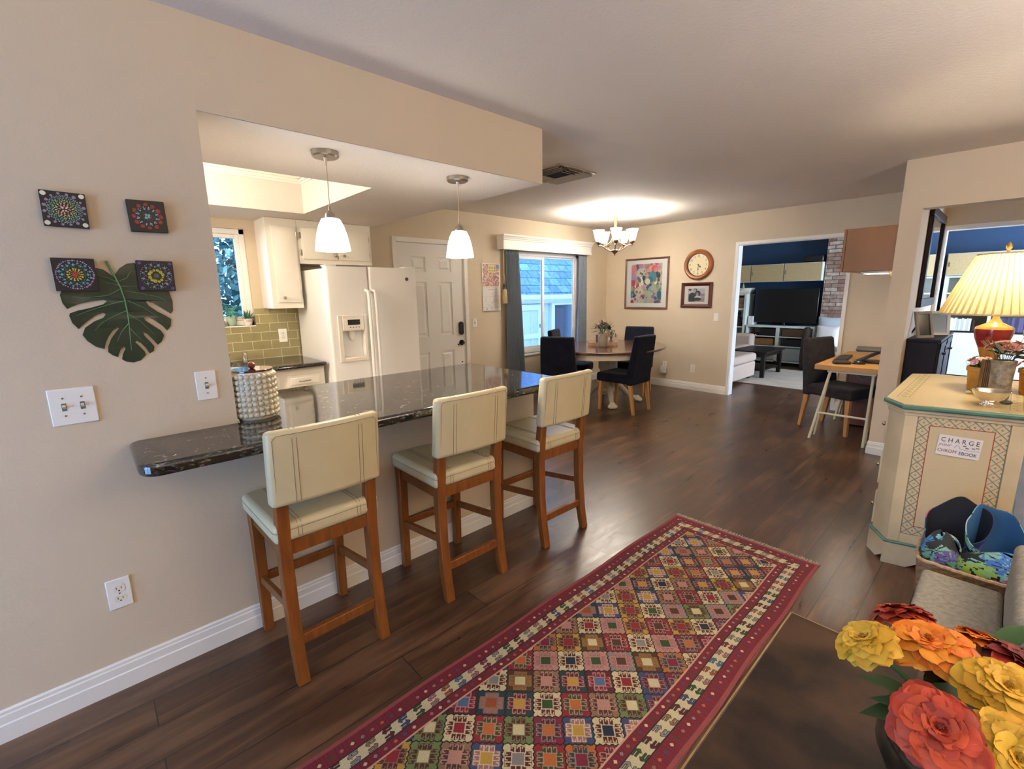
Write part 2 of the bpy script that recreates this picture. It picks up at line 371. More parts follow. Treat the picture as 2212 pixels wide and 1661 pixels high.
LRUG = M('pale_wool_rug', '#b9aea0', 0.95, var=0.12, vs=5, bump=0.6, bs=120)
BLUEW = M('navy_wall_paint', '#2a4668', 0.7, bump=0.15, bs=120)

# ================================================================ THE SETTING
XW, XK, YB, YP, ZC = -2.124, -4.715, 6.547, 4.997, 2.44
YF = -2.3; XR = 2.7
struct(MB().box(-5.2, 3.2, YF-0.2, 10.5, -0.1, 0).build('floor', FLOOR))
# ceiling with its plaster, open above the kitchen tray
struct(MB().box(-5.2, 3.2, YF-0.2, 10.5, ZC, ZC+0.12).build('ceiling', CEIL))
# bar wall: full-height part, low wall under the counter
struct(MB().box(XW-0.12, XW, YF, 0.418, 0, ZC).build('wall_bar', WALL, flat=True))
struct(MB().box(XW-0.12, XW, 0.418, 2.158, 0, 0.892).build('wall_bar_low', WALL, flat=True))
# kitchen soffit / header (one dropped block with a light tray cut in it)
ZS = 2.122; TX0, TX1, TY0, TY1 = -4.09, -2.875, -0.55, 1.475
s = MB(); s.box(TX1, XW, 0.418, 2.25, ZS, ZC); s.box(TX1, XW-0.12, YF, 0.418, ZS, ZC); s.box(XK, TX0, YF, 2.25, ZS, ZC); s.box(TX0, TX1, TY1, 2.25, ZS, ZC); s.box(TX0, TX1, YF, TY0, ZS, ZC)
struct(s.build('wall_header', CEIL, flat=True))
# the header's painted front towards the room
struct(MB().box(XW-0.004, XW+0.001, 0.418, 2.25, ZS, ZC).build('wall_header_face', WALL, flat=True))
cr = MB()
for k, (dz, dx) in enumerate([(0.0, 0.055), (0.03, 0.035), (0.05, 0.018), (0.066, 0.008)]):
    z1 = ZC-dz; z0 = ZC-dz-0.026
    cr.box(TX0, TX0+dx, TY0, TY1, z0, z1).box(TX1-dx, TX1, TY0, TY1, z0, z1).box(TX0, TX1, TY1-dx, TY1, z0, z1).box(TX0, TX1, TY0, TY0+dx, z0, z1)
struct(cr.build('trim_tray', WHITE, flat=True))

def wall_x(name, x0, x1, y0, y1, z1, holes, mat):
    """wall along y with rectangular holes (ya, yb, za, zb)"""
    m = MB(); ys = sorted({y0, y1, *[h[0] for h in holes], *[h[1] for h in holes]})
    for a, b in zip(ys, ys[1:]):
        hs = [h for h in holes if h[0] <= a+1e-6 and h[1] >= b-1e-6]
        if not hs: m.box(x0, x1, a, b, 0, z1)
        else:
            h = hs[0]
            if h[2] > 0: m.box(x0, x1, a, b, 0, h[2])
            m.box(x0, x1, a, b, h[3], z1)
    return struct(m.build(name, mat, flat=True))
def wall_y(name, y0, y1, x0, x1, z1, holes, mat):
    m = MB(); xs = sorted({x0, x1, *[h[0] for h in holes], *[h[1] for h in holes]})
    for a, b in zip(xs, xs[1:]):
        hs = [h for h in holes if h[0] <= a+1e-6 and h[1] >= b-1e-6]
        if not hs: m.box(a, b, y0, y1, 0, z1)
        else:
            h = hs[0]
            if h[2] > 0: m.box(a, b, y0, y1, 0, h[2])
            m.box(a, b, y0, y1, h[3], z1)
    return struct(m.build(name, mat, flat=True))
KW = (0.30, 1.175, 1.205, 2.045)          # kitchen window opening (y0, y1, z0, z1)
SLW = (4.36, 5.84, 0.60, 2.02)            # sliding window
wall_x('wall_windows', XK-0.14, XK, YF, 6.667, ZC, [KW, (2.645, 3.58, 0, 2.04), SLW], WALL)
wall_y('wall_clock', YB, YB+0.12, XK-0.14, 3.0, ZC, [(-2.6, -1.37, 0, 2.04), (-0.57, 0.75, 0, 2.015)], WALL)
wall_x('wall_partition', -0.733, -0.598, YP, YB, ZC, [], WALL)
wall_y('wall_hall_header', YP, YP+0.13, -0.598, XR, ZC, [(-0.597, 0.95, 0, 2.061)], WALL)
wall_x('wall_east', XR, XR+0.12, YF, 6.667, ZC, [], WALL)
wall_y('wall_front', YF-0.12, YF, XK-0.14, XR+0.12, ZC, [(-1.95, -0.25, 0, 2.1)], WALL)
wall_y('wall_living_back', 10.3, 10.42, -5.0, 3.0, ZC, [], BLUEW)
wall_x('wall_living_west', -5.12, -5.0, 6.667, 10.42, ZC, [], WALL)
wall_x('wall_living_east', 2.7, 2.82, 6.667, 10.42, ZC, [(7.0, 9.6, 0.5, 2.1)], WALL)

def baseboard(name, p0, p1, nrm):
    """profiled board: p0, p1 floor points of the wall line, nrm = unit vector out of the wall"""
    prof = [(0, 0), (0.014, 0), (0.014, 0.062), (0.010, 0.066), (0.010, 0.094), (0.007, 0.098), (0.007, 0.108), (0.003, 0.114), (0, 0.114)]
    vs = [(p[0]+nrm[0]*d, p[1]+nrm[1]*d, z) for p in (p0, p1) for d, z in prof]; n = len(prof)
    fs = [tuple(range(n)), tuple(range(2*n-1, n-1, -1))]+[(i, n+i, n+(i+1) % n, (i+1) % n) for i in range(n)]
    return struct(MB().add(vs, fs).build(name, WHITE, flat=True))
baseboard('baseboard_bar', (XW, YF), (XW, 2.158), (1, 0))
baseboard('baseboard_bar_end', (XW-0.12, 2.158), (XW, 2.158), (0, 1))
baseboard('baseboard_clock', (XK, YB), (-2.636, YB), (0, -1))
baseboard('baseboard_clock_east', (-1.335, YB), (-0.733, YB), (0, -1))
baseboard('baseboard_windows', (XK, 3.62), (XK, YB), (1, 0))
baseboard('baseboard_pillar', (-0.733, YP), (-0.598, YP), (0, -1))
baseboard('baseboard_partition', (-0.733, YP), (-0.733, YB), (-1, 0))
baseboard('baseboard_partition_east', (-0.598, YP), (-0.598, YB), (1, 0))
# cased openings in the clock wall
def casing(name, x0, x1, zt, w=0.036, y=YB, d=0.012, th=0.12):
    m = MB(); m.box(x0-w, x0, y-d, y, 0, zt+w).box(x1, x1+w, y-d, y, 0, zt+w).box(x0, x1, y-d, y, zt, zt+w)
    m.box(x0-0.004, x0+0.006, y, y+th, 0, zt).box(x1-0.006, x1+0.004, y, y+th, 0, zt).box(x0, x1, y, y+th, zt-0.006, zt+0.004)
    m.box(x0-w, x0, y+th, y+th+d, 0, zt+w).box(x1, x1+w, y+th, y+th+d, 0, zt+w).box(x0, x1, y+th, y+th+d, zt, zt+w)
    return struct(m.build(name, WHITE, flat=True))
casing('trim_1', -2.6, -1.37, 2.04)
casing('trim_2', -0.57, 0.75, 2.015)

# ---- windows
def window(name, y0, y1, z0, z1, x=XK):
    fr = MB(); xa, xb = x-0.10, x-0.045
    return fr, xa, xb
fr = MB(); xa, xb = XK-0.10, XK-0.035
y0, y1, z0, z1 = KW
fr.box(xa, xb, y0, y0+0.05, z0, z1).box(xa, xb, y1-0.045, y1, z0, z1).box(xa, xb, y0, y1, z1-0.045, z1).box(xa, xb, y0, y1, z0, z0+0.045)
w1 = struct(fr.build('window_1', GLOSSW, bev=0.004))
MB().box(xa+0.01, xb-0.015, y1-0.08, y1-0.045, z0+0.045, z1-0.045).box(xa+0.01, xb-0.015, y0+0.05, y0+0.085, z0+0.045, z1-0.045).box(xa+0.01, xb-0.015, y0+0.085, y1-0.08, z1-0.08, z1-0.045).box(xa+0.01, xb-0.015, y0+0.085, y1-0.08, z0+0.045, z0+0.08).build('sash', GLOSSW, w1, bev=0.004)
MB().box(xa+0.028, xa+0.032, y0+0.085, y1-0.08, z0+0.08, z1-0.08).build('pane', PANE, w1, flat=True)
struct(MB().box(XK-0.14, XK+0.012, y0, y1, z0-0.012, z0).build('window_sill_kitchen', GLOSSW, bev=0.003))
y0, y1, z0, z1 = SLW; ym = 5.045
fr = MB(); fr.box(xa, xb, y0, y0+0.055, z0, z1).box(xa, xb, y1-0.055, y1, z0, z1).box(xa, xb, y0, y1, z1-0.05, z1).box(xa, xb, y0, y1, z0, z0+0.05)
w2 = struct(fr.build('window_2', GLOSSW, bev=0.004))
sa = MB(); a, b = y0+0.055, ym+0.03
sa.box(xb-0.034, xb-0.006, a, a+0.04, z0+0.05, z1-0.05).box(xb-0.034, xb-0.006, b-0.045, b, z0+0.05, z1-0.05).box(xb-0.034, xb-0.006, a+0.04, b-0.045, z1-0.095, z1-0.05).box(xb-0.034, xb-0.006, a+0.04, b-0.045, z0+0.05, z0+0.095)
sa.build('sash', GLOSSW, w2, bev=0.004)
MB().box(xb-0.022, xb-0.018, a+0.04, b-0.045, z0+0.095, z1-0.095).build('pane', PANE, w2, flat=True)
a, b = ym, y1-0.055
MB().box(xa+0.008, xa+0.03, a, a+0.022, z0+0.05, z1-0.05).box(xa+0.008, xa+0.03, b-0.02, b, z0+0.05, z1-0.05).box(xa+0.008, xa+0.03, a+0.022, b-0.02, z1-0.07, z1-0.05).box(xa+0.008, xa+0.03, a+0.022, b-0.02, z0+0.05, z0+0.07).build('sash', GLOSSW, w2, bev=0.003)
MB().box(xa+0.018, xa+0.022, a+0.022, b-0.02, z0+0.07, z1-0.07).build('pane', PANE, w2, flat=True)
struct(MB().box(XK-0.13, XK+0.02, y0-0.02, y1+0.02, z0-0.03, z0).build('window_sill_dining', GLOSSW, bev=0.004))

# ---- entry door, six panels, black lock and lever
dr = MB(); DY0, DY1 = 2.655, 3.57; X0, X1 = XK-0.045, XK-0.008
rows = [(1.72, 1.885), (0.96, 1.60), (0.20, 0.775)]; cols = [(2.83, 3.03), (3.19, 3.39)]
def slab_with_panels(m, x0, x1, ya, yb, za, zb, rows, cols, xin):
    ys = [ya]+[v for c in cols for v in c]+[yb]; zs = sorted([za, zb]+[v for r in rows for v in r])
    for i in range(len(ys)-1):
        for j in range(len(zs)-1):
            hole = (ys[i], ys[i+1]) in cols and (zs[j], zs[j+1]) in rows
            m.box(x0, x1-(xin if hole else 0), ys[i], ys[i+1], zs[j], zs[j+1])
slab_with_panels(dr, X0, X1, DY0, DY1, 0.008, 2.03, rows, cols, 0.012)
for r in rows:
    for c in cols:
        g = 0.028; h = 0.048
        dr.hexa([(X1-0.012, c[0]+g, r[0]+g), (X1-0.012, c[1]-g, r[0]+g), (X1-0.012, c[1]-g, r[1]-g), (X1-0.012, c[0]+g, r[1]-g)],
                [(X1-0.002, c[0]+h, r[0]+h), (X1-0.002, c[1]-h, r[0]+h), (X1-0.002, c[1]-h, r[1]-h), (X1-0.002, c[0]+h, r[1]-h)])
DOORW = M('door_paint', '#e4e0d8', 0.42)
door = struct(dr.build('door_1', DOORW, flat=True))
lk = MB()
pts = [(3.50+0.033*math.cos(t), 1.085+0.033*math.sin(t)) for t in [i*PI/10 for i in range(11)]]+[(3.50+0.033*math.cos(t), 0.985+0.033*math.sin(t)) for t in [PI+i*PI/10 for i in range(11)]]
lk.prism(pts, X1, X1+0.028, 'x'); lk.build('keypad_lock', BLACK, door, bev=0.006)
hd = MB(); hd.cyl((X1, 3.505, 0.855), (X1+0.012, 3.505, 0.855), 0.034, n=24); hd.cyl((X1, 3.505, 0.855), (X1+0.055, 3.505, 0.855), 0.013)
hd.tube([(X1+0.052, 3.51, 0.855), (X1+0.058, 3.48, 0.852), (X1+0.058, 3.44, 0.846), (X1+0.05, 3.41, 0.836)], 0.0085, r1=0.006)
hd.build('lever_handle', M('black_metal', '#1a1512', 0.3, 0.7), door)
MB().cyl((X1, 3.508, 0.607), (X1+0.006, 3.508, 0.607), 0.009, n=14).build('peg', BLACK, door)
hg = MB()
for z in (1.83, 1.05, 0.25): hg.box(X1-0.004, X1+0.006, 2.648, 2.66, z-0.045, z+0.045)
hg.build('hinge', NICKEL, door)
m = MB(); w = 0.052
m.box(XK-0.005, XK+0.014, 2.655-w, 2.652, 0, 2.035+w).box(XK-0.005, XK+0.014, 3.573, 3.575+w, 0, 2.035+w).box(XK-0.005, XK+0.014, 2.652, 3.573, 2.035, 2.035+w)
m.box(XK-0.12, XK-0.005, 2.645, 2.653, 0, 2.04).box(XK-0.12, XK-0.005, 3.573, 3.58, 0, 2.04).box(XK-0.12, XK-0.005, 2.645, 3.58, 2.033, 2.04)
struct(m.build('trim_door', WHITE, bev=0.003))
# patio door in the wall behind the camera
m = MB(); m.box(-1.95, -1.88, YF-0.1, YF-0.03, 0, 2.1).box(-0.32, -0.25, YF-0.1, YF-0.03, 0, 2.1).box(-1.88, -0.32, YF-0.1, YF-0.03, 2.03, 2.1).box(-1.13, -1.07, YF-0.09, YF-0.04, 0, 2.03).box(-1.88, -0.32, YF-0.1, YF-0.03, 0, 0.05)
struct(m.build('door_2', GLOSSW, flat=True))

# ---- backsplash (part of the wall)
struct(MB().box(XK, XK+0.008, -0.6, KW[1], 0.895, KW[2]).box(XK, XK+0.008, KW[1], 1.545, 0.895, 1.352).build('trim_backsplash', SPLASH, flat=True))

# ================================================================ KITCHEN
GZ = 0.946
# bar counter: granite top with bullnose edge and rounded outer corner
def round_poly(pts, rad, n=6):
    out = []
    k = len(pts)
    for i, p in enumerate(pts):
        r = rad[i]
        if r <= 0: out.append(tuple(p)); continue
        a = Vector(pts[i-1])-Vector(p); b = Vector(pts[(i+1) % k])-Vector(p); a.normalize(); b.normalize(); p = Vector(p)
        c = p+(a+b)*r
        s0 = p+a*r; s1 = p+b*r
        for j in range(n+1):
            t = j/n*PI/2
            q = c+(s0-c)*math.cos(t)+(s1-c)*math.sin(t); out.append((q.x, q.y))
    return out
cnt = MB(); P = [(-2.0, 0.065), (-1.752, 0.065), (-1.752, 2.105), (-2.735, 2.105), (-2.735, 0.418), (XW-0.001, 0.418), (XW+0.001, 0.418), (XW+0.001, 0.065)]
P = [(-1.752, 0.065), (-1.752, 2.105), (-2.735, 2.105), (-2.735, 0.42), (XW+0.001, 0.42), (XW+0.001, 0.065)]
P = round_poly(P, [0.06, 0.02, 0.02, 0, 0, 0.035])
cnt.prism(P, GZ-0.044, GZ)
t = thing('bar_counter', 'polished black speckled granite bar top with a bullnose edge', 'counter', (-2.2, 1.2, GZ-0.044))
cnt.build('granite_slab', GRAN, t, bev=0.014, seg=4, base=(-2.2, 1.2, GZ-0.044))
# base cabinet behind the low wall (carries the counter on the kitchen side)
t = thing('peninsula_cabinet', 'cream painted base cabinet under the kitchen side of the bar', 'cabinet', (-2.45, 1.2, 0))
b0 = (-2.45, 1.2, 0)
MB().box(-2.69, XW-0.121, 0.43, 2.07, 0.09, GZ-0.045).box(-2.62, XW-0.121, 0.46, 2.04, 0.0, 0.09).build('body', CABW, t, bev=0.003, base=b0)
for i in range(3):
    a = 0.47+i*0.54; MB().box(-2.71, -2.69, a, a+0.5, 0.13, 0.86).build('door', CABW, t, bev=0.006, base=b0)

# sink run: base cabinet, granite top, sink, faucet, dispensers
t = thing('sink_cabinet', 'cream base cabinet with drawers under the kitchen window', 'cabinet', (-4.4, 0.8, 0)); b0 = (-4.4, 0.8, 0)
MB().box(XK+0.004, -4.075, -0.55, 1.515, 0.09, 0.858).box(XK+0.004, -4.14, -0.55, 1.5, 0, 0.09).build('body', CABW, t, bev=0.003, base=b0)
for (a, b, z0, z1) in [(1.20, 1.475, 0.70, 0.80), (0.62, 1.135, 0.70, 0.80), (0.0, 0.56, 0.70, 0.80), (1.20, 1.475, 0.13, 0.67), (0.62, 1.135, 0.13, 0.67)]:
    d = MB().box(-4.075, -4.057, a, b, z0, z1).box(-4.057, -4.049, a+0.02, b-0.02, z0+0.02, z1-0.02).build('drawer' if z0 > 0.5 else 'door', CABW, t, bev=0.006, base=b0)
    if z0 > 0.5:
        ym_ = (a+b)/2
        MB().tube([(-4.05, ym_-0.045, 0.75), (-4.03, ym_-0.04, 0.752), (-4.026, ym_, 0.752), (-4.03, ym_+0.04, 0.752), (-4.05, ym_+0.045, 0.75)], 0.0045).build('pull_handle', NICKEL, d, base=b0)
    else: MB().ball((-4.035, b-0.04, z1-0.06), 0.014).build('knob', NICKEL, d, base=b0)
KZ = 0.896
t = thing('sink_counter', 'speckled dark granite worktop with a curved sink cutout', 'counter', (-4.4, 0.8, KZ-0.038)); b0 = (-4.4, 0.8, KZ-0.038)
# slab with a round-cornered hole for the sink
out = [(XK+0.006, -0.55), (-4.035, -0.55), (-4.035, 1.50), (XK+0.006, 1.52)]
SX0, SX1, SY0, SY1 = -4.60, -4.17, 0.35, 1.02
def slab_hole(m, X0, X1, Y0, Y1, hx0, hx1, hy0, hy1, z0, z1, rr=0.16, n=8):
    hole = round_poly([(hx0, hy0), (hx1, hy0), (hx1, hy1), (hx0, hy1)], [rr]*4, n)
    outer = []
    cx, cy = (hx0+hx1)/2, (hy0+hy1)/2
    for (x, y) in hole:
        dx, dy = x-cx, y-cy
        tx = (X1-cx)/dx if dx > 1e-9 else ((X0-cx)/dx if dx < -1e-9 else 1e9)
        ty = (Y1-cy)/dy if dy > 1e-9 else ((Y0-cy)/dy if dy < -1e-9 else 1e9)
        k = min(tx, ty); outer.append((cx+dx*k, cy+dy*k))
    corners = [(X0, Y0), (X1, Y0), (X1, Y1), (X0, Y1)]
    N_ = len(hole)
    for i in range(N_):
        j = (i+1) % N_
        a, b, c, d = outer[i], outer[j], hole[j], hole[i]
        poly = [a]
        for q in corners:
            on = lambda p: (abs(p[0]-q[0]) < 1e-6, abs(p[1]-q[1]) < 1e-6)
            oa, ob = on(a), on(b)
            if (oa[0] and ob[1] and not oa[1] and not ob[0]) or (oa[1] and ob[0] and not oa[0] and not ob[1]): poly.append(q)
        poly += [b, c, d]
        m.prism(poly, z0, z1)
sl = MB(); slab_hole(sl, XK+0.006, -4.035, -0.55, 1.51, SX0, SX1, SY0, SY1, KZ-0.038, KZ)
sl.build('granite_slab', GRAN, t, base=b0, flat=True)
MB().cyl((-4.035, -0.55, KZ-0.019), (-4.035, 1.51, KZ-0.019), 0.019, n=14).cyl((-4.035, 1.51, KZ-0.019), (XK+0.006, 1.51, KZ-0.019), 0.019, n=14).ball((-4.035, 1.51, KZ-0.019), 0.019).build('rounded_edge', GRAN, t, base=b0)
t = thing('kitchen_sink', 'round cornered steel basin set into the dark granite', 'sink', (-4.38, 0.68, 0.7)); b0 = (-4.38, 0.68, 0.7)
m = MB(); rim = round_poly([(SX0, SY0), (SX1, SY0), (SX1, SY1), (SX0, SY1)], [0.15]*4, 8); inn = round_poly([(SX0+0.03, SY0+0.03), (SX1-0.03, SY0+0.03), (SX1-0.03, SY1-0.03), (SX0+0.03, SY1-0.03)], [0.13]*4, 8)
N_ = len(rim); m.add([(x, y, KZ-0.039) for x, y in rim]+[(x, y, 0.72) for x, y in inn], [(i, N_+i, N_+(i+1) % N_, (i+1) % N_) for i in range(N_)]+[tuple(range(N_, 2*N_))])
m.build('basin', CHROME, t, base=b0)
t = thing('kitchen_faucet', 'brushed steel pull-down faucet head hanging by the window', 'faucet', (-4.62, 0.78, KZ)); b0 = (-4.62, 0.78, KZ)
MB().cyl((-4.62, 0.72, KZ), (-4.62, 0.72, KZ+0.06), 0.026, 0.02).tube([(-4.62, 0.72, KZ+0.06), (-4.62, 0.72, KZ+0.26), (-4.60, 0.74, KZ+0.33), (-4.55, 0.78, KZ+0.36), (-4.50, 0.815, KZ+0.33), (-4.475, 0.835, KZ+0.26)], 0.013, n=12).build('spout', NICKEL, t, base=b0)
MB().lathe([(0.012, 0.0), (0.014, -0.03), (0.017, -0.06), (0.026, -0.11), (0.027, -0.12)], (-4.475, 0.835, KZ+0.265)).build('spray_head', CHROME, t, base=b0)
MB().cyl((-4.62, 0.69, KZ+0.1), (-4.60, 0.62, KZ+0.13), 0.007).build('lever', CHROME, t, base=b0)
for (y, h, r, lab) in [(0.905, 0.055, 0.017, 'short polished soap pump top beside the sink'), (1.035, 0.075, 0.021, 'taller polished cylinder cap behind the sink')]:
    t = thing('soap_dispenser', lab, 'soap dispenser', (-4.64, y, KZ), 0, None)
    MB().cyl((0, 0, 0), (0, 0, 0.012), r*1.05).cyl((0, 0, 0.012), (0, 0, h), r*0.92).build('cylinder_body', CHROME, t, bev=0.002)
    MB().cyl((0, 0, h), (0, 0, h+0.008), r*1.02).build('cap', NICKEL, t)

# wall cabinets
def cab_door(m, x, a, b, z0, z1):
    m.box(x, x+0.018, a, b, z0, z1); g = 0.045
    m.hexa([(x+0.018, a+0.004, z0+0.004), (x+0.018, b-0.004, z0+0.004), (x+0.018, b-0.004, z1-0.004), (x+0.018, a+0.004, z1-0.004)],
           [(x+0.027, a+g*0.5, z0+g*0.5), (x+0.027, b-g*0.5, z0+g*0.5), (x+0.027, b-g*0.5, z1-g*0.5), (x+0.027, a+g*0.5, z1-g*0.5)])
t = thing('wall_cabinet', 'tall narrow cream cabinet between the kitchen window and the refrigerator', 'cabinet', (-4.55, 1.38, 1.353)); b0 = (-4.55, 1.38, 1.353)
MB().box(XK+0.002, -4.41, 1.255, 1.514, 1.353, 2.12).build('body', CABW, t, bev=0.002, base=b0)
m = MB(); cab_door(m, -4.41, 1.30, 1.495, 1.405, 2.055); d = m.build('door', CABW, t, base=b0, bev=0.002)
MB().ball((-4.362, 1.345, 1.445), 0.014, sq=(0.9, 1, 1)).cyl((-4.385, 1.345, 1.445), (-4.37, 1.345, 1.445), 0.006).build('knob', NICKEL, d, base=b0)
for z in (1.48, 1.98): MB().cyl((-4.395, 1.5, z-0.03), (-4.395, 1.5, z+0.03), 0.006, n=10).build('hinge', NICKEL, d, base=b0)
t = thing('wall_cabinet', 'short wide cream double-door cabinet above the refrigerator', 'cabinet', (-4.55, 1.85, 1.744)); b0 = (-4.55, 1.85, 1.744)
MB().box(XK+0.002, -4.41, 1.516, 2.21, 1.744, 2.12).build('body', CABW, t, bev=0.002, base=b0)
for a, b, ky in [(1.545, 1.855, 1.828), (1.868, 2.18, 1.912)]:
    m = MB(); cab_door(m, -4.41, a, b, 1.785, 2.055); d = m.build('door', CABW, t, base=b0, bev=0.002)
    MB().ball((-4.362, ky, 1.822), 0.014, sq=(0.9, 1, 1)).cyl((-4.385, ky, 1.822), (-4.37, ky, 1.822), 0.006).build('knob', NICKEL, d, base=b0)
    hy = a-0.006 if a < 1.6 else b+0.006
    for z in (1.84, 1.99): MB().box(-4.41, -4.402, hy-0.012, hy+0.004, z-0.026, z+0.026).build('hinge', NICKEL, d, base=b0, bev=0.003)

# refrigerator
t = thing('refrigerator', 'white side-by-side refrigerator with two tall handles and a water dispenser', 'refrigerator', (-4.3, 1.98, 0)); b0 = (-4.3, 1.98, 0)
FX = -3.93; FY0, FY1, FYM = 1.545, 2.414, 1.923
MB().box(-4.69, FX-0.075, FY0+0.004, FY1-0.004, 0.02, 1.685).build('body', GLOSSW, t, bev=0.004, base=b0)
MB().box(-4.6, FX-0.09, FY0+0.03, FY1-0.03, 0, 0.02).build('foot', BLACK, t, base=b0)
DPX0, DPX1, DPZ0, DPZ1 = 1.648, 1.845, 0.917, 1.152
m = MB(); xs0 = FX-0.065
for (a, b, z0, z1) in [(FY0, DPX0, 0.05, 1.70), (DPX1, FYM-0.003, 0.05, 1.70), (DPX0, DPX1, 0.05, DPZ0), (DPX0, DPX1, DPZ1, 1.70)]: pass
def door_shell(ya, yb):
    # slightly rounded vertical front edges
    r = 0.022; po = [(xs0, ya), (xs0, yb)]+[(FX-r+r*math.cos(t_), yb-r+r*math.sin(t_)) for t_ in [PI/2-i*PI/12 for i in range(7)]]+[(FX-r+r*math.cos(t_), ya+r+r*math.sin(t_)) for t_ in [-i*PI/12 for i in range(7)]]
    return po[::-1]
fz = MB(); po = door_shell(FY0, FYM-0.003)
fz.prism(po, 0.05, DPZ0); fz.prism(po, DPZ1, 1.70)
fz.box(xs0, FX, DPX1, FYM-0.003-0.022, DPZ0, DPZ1).box(xs0, FX, FY0+0.022, DPX0, DPZ0, DPZ1).box(xs0, FX-0.058, DPX0, DPX1, DPZ0, DPZ1)
for yy, sg in ((FY0+0.022, -1), (FYM-0.025, 1)):
    fz.prism([(xs0, yy), (FX, yy)]+[(FX-0.022+0.022*math.cos(a_), yy+sg*0.022*math.sin(a_)) for a_ in [i*PI/12 for i in range(1, 7)]]+[(xs0, yy+sg*0.022)], DPZ0, DPZ1)
d1 = fz.build('freezer_door', GLOSSW, t, base=b0)
fz = MB(); fz.prism(door_shell(FYM+0.003, FY1), 0.05, 1.70); d2 = fz.build('fridge_door', GLOSSW, t, base=b0)
fm = MB(); a, b, z0, z1 = 1.61, 1.873, 0.883, 1.288; e = 0.012
fm.box(FX, FX+e, a, DPX0, z0, z1).box(FX, FX+e, DPX1, b, z0, z1).box(FX, FX+e, DPX0, DPX1, z0, DPZ0).box(FX, FX+e, DPX0, DPX1, DPZ1, z1)
fm.build('dispenser_frame', CABW, d1, base=b0, bev=0.005)
MB().box(FX+e, FX+e+0.003, 1.655, 1.84, 1.165, 1.262).build('control_panel', PLATE, d1, base=b0)
MB().box(FX+e+0.003, FX+e+0.005, 1.695, 1.805, 1.205, 1.25).build('display', BLACK, d1, base=b0)
m = MB()
for i in range(4): m.box(FX+e+0.003, FX+e+0.005, 1.71+i*0.026, 1.722+i*0.026, 1.18, 1.188)
m.build('button', STITCH, d1, base=b0)
MB().lathe([(0.03, 0), (0.026, -0.05), (0.012, -0.08)], (FX-0.03, 1.745, DPZ1-0.002)).build('spout_paddle', PLATE, d1, base=b0)
MB().box(FX-0.05, FX+0.006, DPX0+0.005, DPX1-0.005, DPZ0, DPZ0+0.008).build('drip_tray', CABW, d1, base=b0)
for yy, dd in ((FYM-0.035, d1), (FYM+0.028, d2)):
    MB().tube([(FX, yy, 1.50), (FX+0.045, yy, 1.49), (FX+0.055, yy, 1.44), (FX+0.058, yy, 1.0), (FX+0.055, yy, 0.56), (FX+0.045, yy, 0.51), (FX, yy, 0.50)], 0.0145, n=12).build('handle', GLOSSW, dd, base=b0)
for a_, b_ in ((FY0+0.004, FY0+0.10), (FY1-0.12, FY1-0.004)): MB().box(FX-0.11, FX-0.005, a_, b_, 1.70, 1.712).build('hinge_cover', GLOSSW, t, base=b0, bev=0.004)
MB().cyl((FX, 2.305, 1.60), (FX+0.004, 2.305, 1.60), 0.016, n=20).build('badge', M('badge_metal', '#55504b', 0.3, 0.9), d2, base=b0)

# window sill plants
def leaf_blade(m, base, tip, w, bend=0.0, col=None, n=5):
    base = Vector(base); tip = Vector(tip); ax = tip-base; L_ = ax.length; ax.normalize()
    sd = ax.cross(Vector((0, 0, 1)));
    if sd.length < 0.05: sd = Vector((math.cos(base.x*99), math.sin(base.x*99), 0))
    sd.normalize(); up = sd.cross(ax)
    if col is not None: m.cur = col
    vs = []
    for i in range(n+1):
        t_ = i/n; ww = w*math.sin(PI*min(1, 0.12+t_*0.88))*(1 if t_ < 1 else 0)*0.5
        c_ = base+ax*L_*t_+Vector((0, 0, -1))*bend*t_*t_
        vs += [c_-sd*ww+up*ww*0.25, c_, c_+sd*ww+up*ww*0.25]
    fs = []
    for i in range(n):
        for k in (0, 1): q = i*3+k; fs.append((q, q+1, q+4, q+3))
    m.add(vs, fs)
def pot(t, r, h, mat, z=0): MB().lathe([(r*0.72, z), (r*0.95, z+h*0.35), (r, z+h), (r*0.88, z+h), (r*0.82, z+h*0.85), (0.001, z+h*0.85)], n=28).build('pot', mat, t)
ZSL = KW[2]
random.seed(3)
t = thing('aloe_plant', 'small spiky aloe in a white pot with drawn eyeglasses', 'plant', (XK-0.005, 1.115, ZSL))
pot(t, 0.036, 0.062, M('white_pot', '#e8dcd0', 0.4))
m = MB()
for i in range(26):
    a = random.random()*2*PI; el = 0.15+random.random()*1.1; L_ = 0.07+random.random()*0.035
    p0 = (0.012*math.cos(a), 0.012*math.sin(a), 0.05); p1 = (p0[0]+L_*math.cos(el)*math.cos(a)*0.75, p0[1]+L_*math.cos(el)*math.sin(a)*0.75, 0.055+L_*math.sin(el))
    leaf_blade(m, p0, p1, 0.013, 0.004, hexc(random.choice(['2f5c4a', '3b6b4c', '48795a'])))
m.build('leaves', vmat(0.45), t)
m = MB()
for yy in (-0.012, 0.012):
    m.tube([(0.0362, yy+0.009*math.cos(k*PI/6), 0.04+0.007*math.sin(k*PI/6)) for k in range(13)], 0.0009, n=5)
m.tube([(0.0365, -0.003, 0.041), (0.0367, 0.0, 0.042), (0.0365, 0.003, 0.041)], 0.0009, n=5); m.build('drawn_glasses', BLACK, t)
t = thing('herb_plant', 'bushy pale green herb in a ribbed green pot on the sill', 'plant', (XK-0.03, 0.99, ZSL))
pot(t, 0.042, 0.085, M('sage_pot', '#9db39a', 0.5))
m = MB()
